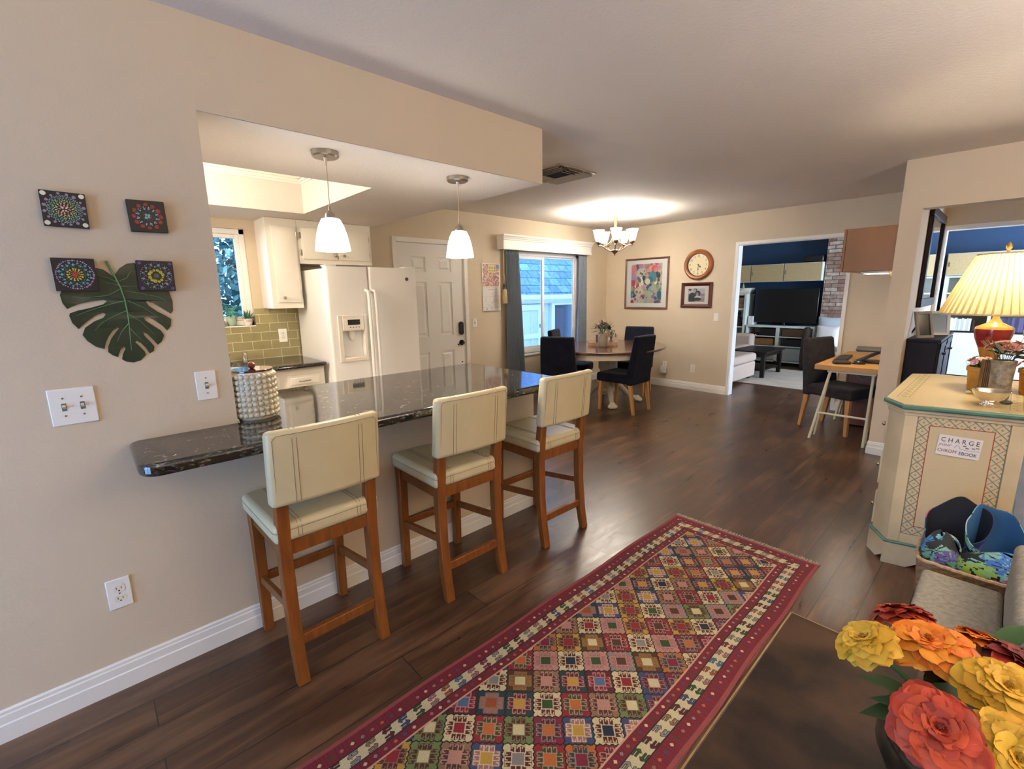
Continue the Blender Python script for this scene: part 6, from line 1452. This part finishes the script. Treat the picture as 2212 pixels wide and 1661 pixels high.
cloth('cloth_pouch', 'wide blue lined pouch with magenta flower print in the basket', (0.0, 2.74, 0), bagB, 32, '101a26', inner=M('blue_lining', '#23527f', 0.8))
cloth('folded_cloth', 'rolled dark cloth with pale green fern print at the basket corner', (0.03, 2.70, 0), bagC, 33, '141c20', 'cloth')
cloth('folded_cloth', 'bunched dark cloth with lime leaf print along the basket front', (0.05, 2.71, 0), bagD, 34, '12161c', 'cloth')

t = thing('carpeted_steps', 'grey carpet covered pet steps beside the basket', 'steps', (0.1, 2.1, 0))
def soft_box(m, x0, x1, y0, y1, z0, z1): m.box(x0, x1, y0, y1, z0, z1)
m = MB(); soft_box(m, -0.12-.1, 0.116-.1, 1.84-2.1, 2.44-2.1, 0, 0.30); m.build('lower_step', CARPET, t, bev=0.018, seg=3)
m = MB(); soft_box(m, 0.117-.1, 0.40-.1, 1.84-2.1, 2.46-2.1, 0, 0.51); m.build('upper_step', CARPET, t, bev=0.03, seg=4)

# ================================================================ FOREGROUND TABLE AND FLOWERS
TX, TY = -0.247, 1.058; TTZ = 0.75
t = thing('side_table', 'dark mottled wooden table with a worn pale edge', 'table', (0.25, 0.55, 0)); b0 = (0.25, 0.55, 0)
TBM = M('mottled_table_top', '#332215', 0.34, var=0.85, vs=8, bump=0.08, bs=40)
_mr = [n for n in TBM.node_tree.nodes if n.type == 'MAP_RANGE'][0]; _mr.inputs['From Min'].default_value = 0.40; _mr.inputs['From Max'].default_value = 0.62; _mr.inputs['To Min'].default_value = 0.32; _mr.inputs['To Max'].default_value = 1.9
MB().box(TX, 0.85, 0.0, TY, TTZ-0.028, TTZ).build('table_top', TBM, t, bev=0.002, base=b0)
MB().box(TX-0.0028, TX, 0.0, TY, TTZ-0.024, TTZ-0.001).box(TX, 0.85, TY, TY+0.0028, TTZ-0.024, TTZ-0.001).build('worn_edge', M('worn_tan_edge', '#9c7a50', 0.5, var=0.25, vs=20), t, base=b0)
MB().box(TX+0.05, 0.80, 0.05, TY-0.05, TTZ-0.10, TTZ-0.028).build('apron', BROWN, t, base=b0)
for (x, y) in ((TX+0.06, 0.06), (TX+0.06, TY-0.06), (0.79, 0.06), (0.79, TY-0.06)): MB().bar((x, y, 0), (x, y, TTZ-0.028), 0.04, 0.055, up=(0, 1, 0)).build('leg', BROWN, t, base=b0, bev=0.003)
VX, VY = 0.045, 0.775
t = thing('bronze_vase', 'squat dark bronze glazed vase holding artificial zinnias', 'vase', (VX, VY, TTZ))
MB().lathe([(0.045, 0), (0.06, 0.004), (0.088, 0.03), (0.104, 0.07), (0.104, 0.10), (0.090, 0.135), (0.066, 0.155), (0.060, 0.165), (0.070, 0.178), (0.064, 0.178), (0.054, 0.165), (0.058, 0.15), (0.001, 0.12)], n=48).build('vase_body', M('bronze_glaze', '#4a4234', 0.16, 0.75, var=0.55, vs=9, coat=0.6), t)
rz_ = random.Random(77)
def zinnia(c, r, cols, up, label):
    c = Vector(c); up = Vector(up).normalized()
    stem0 = Vector((VX+0.25*(c.x-VX), VY+0.25*(c.y-VY), TTZ+0.165))
    t = thing('artificial_zinnia', label, 'flower', c, 0, 'artificial zinnias in the bronze vase')
    m = MB(); a0 = up.orthogonal().normalized(); b1 = up.cross(a0)
    for (L_, el, n, w) in ((1.0, -.22, 10, .34), (.97, -.02, 10, .34), (.86, .16, 9, .32), (.74, .34, 9, .30), (.60, .54, 8, .26), (.46, .74, 7, .22), (.32, .95, 6, .18), (.2, 1.15, 5, .13)):
        ph = rz_.random()*6
        for k in range(n):
            a = ph+2*PI*k/n+rz_.uniform(-.12, .12); d = a0*math.cos(a)+b1*math.sin(a); s_ = up.cross(d); Lr = r*L_*rz_.uniform(.9, 1.08); W_p = r*w*rz_.uniform(.85, 1.15); e = el+rz_.uniform(-.09, .09); tw = rz_.uniform(-.25, .25)
            col = cols[rz_.randrange(len(cols))]; bri = rz_.uniform(.82, 1.1); vs = []; nu, nv = 6, 8
            for j in range(nv+1):
                v = j/nv; ctr = d*(Lr*v*math.cos(e))+up*(Lr*(v*math.sin(e)+0.13*math.sin(v*PI)-0.14*v*v))
                ww = W_p*(0.25+0.75*math.sin(PI*min(.5, .04+v*.7))) * (1 if v < .72 else math.sqrt(max(0.05, 1-((v-.72)/.285)**2)))
                for i in range(nu+1):
                    q = i/nu*2-1; vs.append(c+ctr+s_*(q*ww)+up*(r*(.05*q*q*(1-v*.5)+.022*math.sin(q*4+k*3)*v*v+tw*q*.10*v)))
            base = len(m.v); m.v += [tuple(p-c) for p in vs]
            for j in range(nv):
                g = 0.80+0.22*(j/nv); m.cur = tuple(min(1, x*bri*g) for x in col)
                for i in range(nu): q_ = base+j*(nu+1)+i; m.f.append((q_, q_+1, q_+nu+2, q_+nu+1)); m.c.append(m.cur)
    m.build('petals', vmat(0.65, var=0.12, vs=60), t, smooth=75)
    m = MB(); m.cur = tuple(x*.45 for x in cols[2])
    for k in range(14): a = k*2.4; rr = r*.008*math.sqrt(k); p = up*(r*.22)+a0*rr*math.cos(a)*2+b1*rr*math.sin(a)*2; m.ball(p, r*.02, 6, 5)
    m.build('flower_centre', vmat(0.7), t)
    MB().tube([tuple(stem0-c), tuple((stem0-c)*0.5-Vector((0, 0, .01))), tuple(-up*r*.05)], 0.0035, n=7).build('stem', M('artificial_stem', '#3c5a2c', 0.6), t)
    return t
Y1 = [hexc('d9a828'), hexc('e0b136'), hexc('cc981e')]; O1 = [hexc('e8801c'), hexc('ee9424'), hexc('d96a18')]; R1 = [hexc('b0361a'), hexc('bc441e'), hexc('982a14')]; RD = [hexc('7c1c18'), hexc('921f1a'), hexc('641412')]
zinnia((-0.079, 0.712, 0.985), 0.039, Y1, (-.45, -.25, .75), 'yellow zinnia leaning out farthest over the table')
zinnia((-0.060, 0.868, 0.953), 0.042, R1, (-.35, .35, .75), 'orange-red zinnia showing above the big orange bloom')
zinnia((-0.020, 0.775, 0.980), 0.049, O1, (-.15, -.15, 1), 'large orange zinnia in the middle of the bunch')
zinnia((0.004, 0.630, 0.970), 0.048, R1, (.05, -.55, .8), 'large coral red zinnia nearest the vase rim')
zinnia((0.052, 0.735, 0.985), 0.046, Y1, (.1, -.25, .95), 'pale yellow zinnia beside the coral red bloom')
zinnia((0.063, 0.655, 0.962), 0.046, Y1, (.25, -.6, .7), 'yellow zinnia low beside the coral red bloom')
zinnia((0.035, 0.905, 0.935), 0.040, O1, (.1, .5, .7), 'small orange zinnia peeking behind the bunch')
zinnia((0.085, 0.862, 0.945), 0.052, RD, (.35, .2, .8), 'dark red zinnia at the edge of the bunch')
t = thing('artificial_leaves', 'green cloth leaves poking out between the zinnias', 'leaves', (VX, VY, TTZ+0.17)); m = MB()
for (p, q, w) in (((-.06, -.06, .01), (-.125, -.085, .035), .03), ((-.05, -.06, -.01), (-.115, -.095, -.01), .034), ((-.06, .05, .03), (-.12, .10, .045), .022), ((.0, .11, .02), (.03, .165, .06), .028), ((-.04, -.05, -.01), (-.11, -.07, .0), .03), ((0, -.02, .01), (-.06, -.03, .03), .035), ((.03, .02, .01), (.09, -.06, .02), .035), ((.02, -.06, -.01), (.06, -.14, -.01), .035), ((-.02, .03, .02), (-.085, .06, .03), .035), ((.02, .03, .02), (.02, .11, .03), .04), ((0, -.05, 0), (-.03, -.13, .0), .03)):
    m.cur = hexc('2c4a22'); leaf_blade(m, p, q, w, .012, hexc(rz_.choice(['2f5226', '3c6230', '264018'])), 6)
    m.tube([(p[0]*.3, p[1]*.3, -.02), (p[0]*.7, p[1]*.7, p[2]*.5), p], .0022, n=5)
m.build('leaf_spray', vmat(0.55), t, smooth=70)

# ================================================================ LIVING ROOM
struct(MB().box(-2.42, -0.87, 10.0, 10.3, 0, ZC).build('wall_brick_chimney', BRICK, flat=True))
t = thing('brick_hearth', 'low brick hearth bench in front of the chimney breast', 'hearth', (-1.65, 9.7, 0)); MB().box(-0.70, 0.78, -0.32, 0.295, 0, 0.42).build('brick_base', BRICK, t); MB().box(-0.72, 0.80, -0.34, 0.295, 0.42, 0.455).build('cap_stone', M('hearth_stone', '#8d837a', 0.8, var=0.15, vs=10), t, bev=0.006)
def pillow(name, label, loc, rz, w, h, d, mat, tilt=0.2):
    t = thing(name, label, 'pillow', loc, rz); m = MB()
    def f(u, v, s_):
        x, z = u*2-1, v*2-1; k = (1-abs(x)**3.2)*(1-abs(z)**3.2); px = x*w/2*(1-.06*(1-z*z)); pz = z*h/2*(1-.06*(1-x*x))
        y = s_*d/2*max(0, k)**.45; return (px, y+(pz+h/2)*tilt, pz+h/2)
    m.grid(lambda u, v: f(u, v, -1), 18, 18); m.grid(lambda u, v: f(1-u, v, 1), 18, 18); m.build('cover', mat, t, smooth=80); return t
pillow('throw_pillow', 'pale grey-blue pillow leaning against the brick chimney', (-2.14, 9.78, 0.456), 0.1, 0.52, 0.5, 0.16, M('blue_grey_linen', '#b9c2c6', 0.9, bump=0.3, bs=150), 0.25)
pillow('throw_pillow', 'white square pillow on the hearth bench', (-2.17, 9.5, 0.456), -0.05, 0.36, 0.36, 0.13, M('white_linen', '#dcdad8', 0.9, bump=0.3, bs=150), 0.2)
pillow('throw_pillow', 'red and white patterned pillow beside the white one', (-1.84, 9.60, 0.456), 0.1, 0.34, 0.36, 0.13, M('red_ikat', '#8c2f33', 0.9, var=0.9, vs=22), 0.22)
t = thing('wicker_hamper', 'small dark round-topped basket at the end of the media unit', 'basket', (-2.50, 9.62, 0.0)); MB().lathe([(.07, 0), (.085, .2), (.08, .66), (.07, .73), (.04, .77), (.001, .78)], n=26).build('woven_body', M('dark_rattan', '#3a322a', 0.8, var=0.3, vs=40), t)

# media unit
t = thing('media_unit', 'white open media bench with shelves below the television', 'shelf unit', (-3.05, 10.05, 0)); X0, X1 = -3.66, -2.45; F_ = 9.86; b0 = (-3.05, 10.05, 0)
m = MB(); m.box(X0, X1, F_, 10.28, 0.725, 0.765); m.box(X0, X0+0.03, F_, 10.28, 0.06, 0.725); m.box(X1-0.03, X1, F_, 10.28, 0.06, 0.725); m.box(-3.10, -3.045, F_, 10.28, 0.06, 0.725); m.box(X0, X1, F_, 10.28, 0.06, 0.09); m.box(X0+.03, X1-.03, 10.26, 10.28, .09, .72)
m.build('carcass', LIGHTW, t, bev=0.002, base=b0)
for (a, b) in ((X0+.03, -3.10), (-3.045, X1-.03)):
    for z in (0.54, 0.355): MB().box(a, b, F_+.01, 10.26, z, z+0.018).build('shelf', LIGHTW, t, base=b0)
    MB().box(a+.005, b-.005, F_, F_+.018, 0.10, 0.335).build('drawer_front', M('frosted_front', '#aeb8b2', 0.35), t, bev=0.002, base=b0)
MB().box(X0+.03, X1-.03, F_+.03, 10.25, 0.0, 0.06).build('plinth', DARK, t, base=b0)
t = thing('television', 'large black flat screen television on the white media bench', 'television', (-3.02, 10.02, 0.765)); 
MB().box(-0.55, 0.55, -0.03, 0.03, 0.05, 0.70).build('bezel', M('tv_black', '#0e0f12', 0.25), t, bev=0.008); MB().box(-0.52, 0.52, -0.032, -0.0305, 0.09, 0.675).build('screen', M('tv_screen', '#0b0b0d', 0.22), t)
MB().box(-0.22, 0.22, -0.09, 0.09, 0, 0.015).cyl((0, 0, .01), (0, 0, .07), .03).build('stand_foot', M('tv_stand', '#12151c', 0.2), t, bev=0.003)
def boxthing(name, label, cat, x0, x1, y0, y1, z0, z1, mat, part='body', bev=0.004, extra=None):
    c = ((x0+x1)/2, (y0+y1)/2, z0); t = thing(name, label, cat, c); MB().box(x0-c[0], x1-c[0], y0-c[1], y1-c[1], 0, z1-z0).build(part, mat, t, bev=bev); return t
WICK = M('seagrass', '#9a7442', 0.8, var=0.4, vs=70, bump=0.8, bs=120)
WICK2 = M('brown_seagrass', '#5f4430', 0.8, var=0.35, vs=70, bump=0.8, bs=120)
for (a, b, z0, z1, mt, lab) in ((-3.52, -3.14, 0.374, 0.50, WICK, 'golden seagrass basket on the lower shelf of the media bench'), (-2.99, -2.56, 0.559, 0.70, WICK2, 'brown woven basket on the upper shelf of the media bench')):
    t = thing('storage_basket', lab, 'basket', ((a+b)/2, 10.05, z0)); w = (b-a)/2
    m = MB(); m.box(-w, w, -.17, -.155, 0, z1-z0).box(-w, w, .155, .17, 0, z1-z0).box(-w, -w+.015, -.155, .155, 0, z1-z0).box(w-.015, w, -.155, .155, 0, z1-z0).box(-w, w, -.17, .17, 0, .01); m.build('woven_body', mt, t)
    m = MB(); m.tube([(-w, -.17, z1-z0), (w, -.17, z1-z0), (w, .17, z1-z0), (-w, .17, z1-z0), (-w, -.17, z1-z0)], .008, n=6); m.build('rim', mt, t)
t = boxthing('media_player', 'slim black player on the upper shelf of the media bench', 'media player', -3.60, -3.44, 9.9, 10.15, 0.559, 0.60, BLACK); MB().box(.04, .055, -.1265, -.125, .01, .02).build('standby_light', glow('red_led', (1, .05, .03), 3), t)
boxthing('speaker', 'black centre speaker on the upper shelf of the media bench', 'speaker', -3.42, -3.12, 9.92, 10.2, 0.559, 0.70, BLACK)
t = boxthing('av_receiver', 'black stereo receiver on the lower shelf of the media bench', 'receiver', -2.98, -2.52, 9.9, 10.22, 0.374, 0.51, BLACK); MB().cyl((.15, -.16, .07), (.15, -.175, .07), .022).build('volume_knob', BLACK, t)
boxthing('game_console', 'white upright box beside the television', 'box', -3.66, -3.57, 9.95, 10.2, 0.765, 0.93, PLATE)
# tall shelf on the near side
t = thing('tall_shelf', 'white tall open shelf beside the television', 'shelf unit', (-3.83, 10.05, 0)); b0 = (-3.83, 10.05, 0)
m = MB(); m.box(-4.02, -3.985, 9.87, 10.28, 0, 1.37).box(-3.735, -3.69, 9.87, 10.28, 0, 1.37).box(-3.985, -3.735, 10.26, 10.28, 0, 1.37); m.build('carcass', LIGHTW, t, bev=0.002, base=b0)
for z in (0.03, 0.38, 0.70, 1.06, 1.345): MB().box(-3.985, -3.735, 9.88, 10.26, z, z+.025).build('shelf', LIGHTW, t, base=b0)
boxthing('storage_box', 'brown striped box in the top bay of the tall shelf', 'box', -3.965, -3.755, 9.9, 10.2, 1.086, 1.30, M('striped_box', '#8a765c', 0.7, var=0.5, vs=14, stretch=(.3, .3, 6)))
t = thing('buddha_figurine', 'dark seated figurine in the middle bay of the tall shelf', 'figurine', (-3.86, 10.0, 0.726)); DM = M('dark_resin', '#2a2522', 0.4)
MB().lathe([(.085, 0), (.09, .03), (.07, .06), (.055, .10), (.06, .15), (.035, .19), (.015, .20), (.018, .21), (.036, .235), (.036, .265), (.018, .29), (.008, .30), (.001, .305)], n=22).build('body', DM, t)
boxthing('folded_blanket', 'grey folded textile in the lower bay of the tall shelf', 'blanket', -3.965, -3.755, 9.9, 10.2, 0.406, 0.55, M('grey_blanket', '#7c7c7c', 0.9), bev=0.02)
t = thing('planter_basket', 'white flared basket on top of the tall shelf', 'basket', (-3.80, 10.05, 1.37)); MB().add([(-.13, -.1, 0), (.10, -.1, 0), (.10, .1, 0), (-.13, .1, 0), (-.17, -.13, .12), (.14, -.13, .12), (.14, .13, .12), (-.17, .13, .12)], [(0, 3, 2, 1), (0, 1, 5, 4), (1, 2, 6, 5), (2, 3, 7, 6), (3, 0, 4, 7)]).build('woven_body', M('white_wicker', '#cfc6b4', 0.8, var=0.2, vs=60), t, solid=0.01)
t = thing('bottle', 'small pale bottle in the basket on the tall shelf', 'bottle', (-3.84, 10.05, 1.376)); MB().lathe([(.02, 0), (.02, .15), (.008, .18), (.008, .21), (.001, .21)], n=16).build('body', M('pale_bottle', '#cdd0a8', 0.3), t)
# wall-hung cabinets, tan cane fronts
CANE = M('cane_front', '#c4ac7e', 0.7, var=0.12, vs=90, bump=0.4, bs=220)
def cane_cab(x0, x1, z0, z1, label, side=True):
    t = thing('wall_cabinet', label, 'cabinet', ((x0+x1)/2, 10.1, z0)); w = (x1-x0)/2; h = z1-z0
    MB().box(-w, w, -0.2, 0.19, 0, h).build('body', LIGHTW, t, bev=0.002); d = MB().box(-w+.008, w-.008, -0.218, -0.201, .008, h-.008).build('door', CANE, t, bev=0.002)
    MB().box(-w+.03, -w+.038, -.228, -.219, h*.4, h*.6).build('handle', STITCH, d)
cane_cab(-4.27, -3.66, 1.60, 1.93, 'cane-front wall cabinet half cut off by the door jamb'); cane_cab(-3.655, -3.07, 1.60, 1.93, 'cane-front wall cabinet above the near side of the television'); cane_cab(-3.065, -2.44, 1.60, 1.93, 'cane-front wall cabinet next to the brick chimney')
cane_cab(-0.80, 0.0, 1.62, 1.95, 'cane-front wall cabinet seen behind the lamp, nearest the chimney'); cane_cab(0.005, 0.8, 1.62, 1.95, 'cane-front wall cabinet seen through the hall behind the lampshade')
t = thing('speaker', 'flat black speaker lying on the cane cabinets beside the chimney', 'speaker', (-2.62, 10.08, 1.931)); MB().box(-.16, .16, -.1, .1, 0, .13).build('cabinet_box', BLACK, t, bev=0.03)
# book wall on the hall side
t = thing('bookcase', 'white bookcase with closed doors below and open shelves above', 'bookcase', (0.2, 10.05, 0)); b0 = (0.2, 10.05, 0)
m = MB()
for x in (-0.80, -0.26, 0.55, 1.1): m.box(x, x+.035, 9.93, 10.28, 0.0, 1.615)
m.box(-0.80, 1.135, 10.265, 10.285, 0, 1.615); m.build('carcass', LIGHTW, t, bev=0.002, base=b0)
MB().box(-.76, 1.1, 10.255, 10.264, .77, 1.6).build('back_panel', M('grey_back_panel', '#7e7a74', 0.7), t, base=b0)
for z in (0.76, 1.05, 1.34, 1.59):
    m = MB(); m.box(-.765, 1.1, 9.935, 10.255, z, z+.022).build('shelf', ESPR if z == .76 else LIGHTW, t, base=b0)
for a, b in ((-.79, -.265), (-.255, .27), (.28, .82)): MB().box(a, b, 9.905, 9.928, 0.10, 0.755).build('door', M('white_gloss_door', '#dfe3ea', 0.15), t, bev=0.002, base=b0)
MB().box(-.80, 1.135, 9.94, 10.2, 0, .095).build('plinth', DARK, t, base=b0)
def row(x0, n, w, hs, cols, label, grp, y=9.96, z=0.7825, dp=0.15):
    first = None; x = x0; r_ = random.Random(3)
    for i in range(n):
        h = r_.choice(hs); ww = w*r_.uniform(.8, 1.2)
        t = thing('book', label, 'book', (x+ww/2, y, z), 0, grp); c = hexc(r_.choice(cols))
        m = MB(); m.color(c); m.box(-ww/2, -ww/2+.002, 0, dp, 0, h).box(ww/2-.002, ww/2, 0, dp, 0, h).box(-ww/2+.002, ww/2-.002, 0, .003, 0, h); m.build('cover', vmat(0.6), t)
        MB().box(-ww/2+.002, ww/2-.002, .003, dp-.004, .003, h-.003).build('pages', PLATEH, t)
        x += ww+.001
row(-.695, 10, .025, (.185, .19, .195, .18), ('e0dcd2', 'd6d2c4', 'cfc8b8', 'e8e2d4', 'b9c0c0'), 'pale spined paperback in the short row on the dark shelf beyond the lamp', 'pale paperbacks on the dark shelf')
row(-.20, 14, .023, (.20, .21, .19), ('2c2f4c', '3a3450', '1f2438', '4c4a6c', '26304c', '584868'), 'dark spined book in the row behind the table lamp', 'dark books behind the table lamp')
t = thing('bookend', 'brown wooden bookend beside the pale paperbacks', 'bookend', (-.395, 10.0, .7825)); MB().box(-.012, .012, -.04, .1, 0, .17).build('block', BROWN, t)
t = thing('decorative_arch', 'small arched ornament on the middle shelf of the bookcase', 'ornament', (-.62, 10.05, 1.3625)); MB().tube([(.05*math.cos(a), 0, .07*math.sin(a)) for a in [k*PI/12 for k in range(13)]], .008, n=8).build('arch', STITCH, t)
# sofa chaise, coffee table, rug
t = thing('area_rug', 'pale grey wool rug covering the living room floor', 'rug', (-2.6, 8.6, 0)); MB().box(-2.0, 2.6, -1.02, 0.75, 0.001, 0.014).build('pile', LRUG, t, bev=0.004)
SOF = M('beige_upholstery', '#c2ac9c', 0.85, bump=0.3, bs=150)
t = thing('sofa', 'beige sofa with a long chaise end jutting toward the doorway', 'sofa', (-3.5, 7.6, 0)); b0 = (-3.5, 7.6, 0)
MB().box(-4.4, -2.80, 7.15, 8.08, 0.06, 0.30).build('base', SOF, t, bev=0.02, base=b0); MB().box(-4.4, -2.79, 7.14, 8.10, 0.30, 0.44).build('seat_cushion', SOF, t, bev=0.05, seg=4, base=b0)
MB().box(-4.4, -3.35, 8.1, 9.3, 0.06, 0.44).build('main_seat', SOF, t, bev=0.04, seg=3, base=b0); MB().box(-4.75, -4.40, 7.14, 9.3, 0.06, 0.82).build('backrest', SOF, t, bev=0.05, seg=3, base=b0)
MB().box(-4.4, -3.33, 9.3, 9.5, 0.06, 0.63).build('armrest', SOF, t, bev=0.05, seg=3, base=b0)
for (x, y) in ((-2.88, 7.22), (-2.88, 8.0), (-4.6, 7.25), (-4.6, 9.4), (-3.45, 9.4)): MB().bar((x, y, 0.0145 if y > 7.6 else 0.0), (x, y, .06), .05, .06, up=(0, 1, 0)).build('leg', BLACK, t, base=b0)
t = thing('coffee_table', 'espresso wood coffee table with thick legs and a lower shelf', 'coffee table', (-2.95, 8.5, 0.0)); b0 = (-2.95, 8.5, 0.0)
MB().box(-3.22, -2.66, 8.13, 9.02, 0.415, 0.45).build('table_top', ESPR, t, bev=0.004, base=b0)
for (x, y) in ((-3.18, 8.18), (-2.72, 8.18), (-3.18, 8.96), (-2.72, 8.96)): MB().box(x-.03, x+.03, y-.03, y+.03, 0.0145, .415).build('leg', ESPR, t, bev=0.003, base=b0)
m = MB(); m.box(-3.18, -2.72, 8.165, 8.19, .35, .415).box(-3.18, -2.72, 8.95, 8.975, .35, .415).box(-2.735, -2.71, 8.18, 8.96, .35, .415).box(-3.19, -3.165, 8.18, 8.96, .35, .415); m.build('apron', ESPR, t, base=b0)
MB().box(-3.18, -2.72, 8.18, 8.96, .12, .14).build('lower_shelf', ESPR, t, base=b0)

# ================================================================ OUTSIDE
struct(MB().box(-16, -5.35, -8, 18, -0.35, -0.30).build('ground_yard', M('yard_concrete', '#8f8f8c', 0.9, var=0.15, vs=1.5)))
# garden shed seen through the sliding window
t = thing('garden_shed', 'pale garden shed with a shingled roof outside the sliding window', 'shed', (-8.2, 7.6, -0.3)); b0 = (-8.2, 7.6, -0.3)
SHW = tiles('shed_siding', '#c4cdd4', '#cbd3d8', '#98a2aa', 3.0, 0.6, 0.004, ('Z', 'Y'), 0.7, 0.6, 0.06)
MB().box(-9.6, -7.0, 5.6, 10.4, -0.3, 1.36).build('wall', SHW, t, base=b0)
ROOF = bpy.data.materials.new('x'); bpy.data.materials.remove(ROOF)
ROOFM = tiles('roof_shingle', '#4c6a8c', '#6f8cab', '#2c4058', 0.32, 0.16, 0.008, ('Y', 'Z'), 0.9, 1.0, 0.25)
m = MB(); m.hexa([(-6.85, 5.5, 1.42), (-6.85, 10.6, 1.42), (-6.86, 10.6, 1.39), (-6.86, 5.5, 1.39)], [(-8.3, 5.5, 2.95), (-8.3, 10.6, 2.95), (-8.33, 10.6, 2.90), (-8.33, 5.5, 2.90)]); m.build('roof', ROOFM, t, base=b0)
WT = M('shed_trim', '#dfe4e6', 0.6)
MB().box(-6.90, -6.84, 5.5, 10.6, 1.33, 1.42).box(-7.0, -6.965, 5.6, 10.4, 1.24, 1.33).build('fascia', WT, t, base=b0)
MB().box(-7.0, -6.97, 6.3, 7.35, -0.25, 1.22).build('door', SHW, t, base=b0)
m = MB(); m.box(-6.97, -6.955, 6.3, 6.42, -.25, 1.22).box(-6.97, -6.955, 7.23, 7.35, -.25, 1.22).box(-6.97, -6.955, 6.42, 7.23, 1.10, 1.22).box(-6.97, -6.955, 6.42, 7.23, 0.5, .6).build('door_rail', WT, t, base=b0)
MB().box(-6.955, -6.945, 7.27, 7.31, .72, .80).build('latch', STITCH, t, base=b0)
MB().box(-7.0, -6.98, 7.76, 8.75, 0.4, 1.19).build('window_pane', M('shed_window_dark', '#39445c', 0.1), t, base=b0)
MB().box(-7.0, -6.95, 7.66, 7.76, -.2, 1.24).box(-7.0, -6.95, 8.75, 8.85, -.2, 1.24).box(-7.0, -6.95, 7.76, 8.75, .3, .4).box(-7.0, -6.95, 7.76, 8.75, 1.19, 1.24).build('window_frame', WT, t, base=b0)
# leafy tree outside the kitchen window
random.seed(8); rr_ = random.Random(9)
t = thing('garden_tree', 'dense leafy tree filling the view outside the kitchen window', 'tree', (-8.3, 2.3, -0.3))
MB().tube([(0, 0, 0), (.05, .05, .9), (-.05, .1, 1.8), (0, .1, 2.8)], .13, n=10, r1=.06).build('trunk', M('bark', '#4a4038', 0.9, bump=0.8, bs=30), t)
N_ = 15000; th = np.random.RandomState(3); vs = []; 
m = MB()
cols = [hexc(x) for x in ('3c5f5a', '4c7470', '5f8a80', '80a79c', '2c4c48', 'a8c4b8')]
for i in range(N_):
    a = th.rand()*6.283; z = th.rand()*4.2+.2; rad = 1.9*(0.65+0.35*math.sin(z*2.1+a*2))*math.sqrt(max(.15, 1-((z-2.3)/2.4)**2))*(0.75+.25*th.rand())
    p = Vector((rad*math.cos(a), rad*1.3*math.sin(a), z)); d = Vector(th.randn(3)).normalized()*.075; e = d.orthogonal().normalized()*.042
    m.cur = cols[th.randint(6)]; m.add([p-d, p+e, p+d, p-e], [(0, 1, 2, 3)])
m.build('foliage', vmat(0.6), t, flat=True)
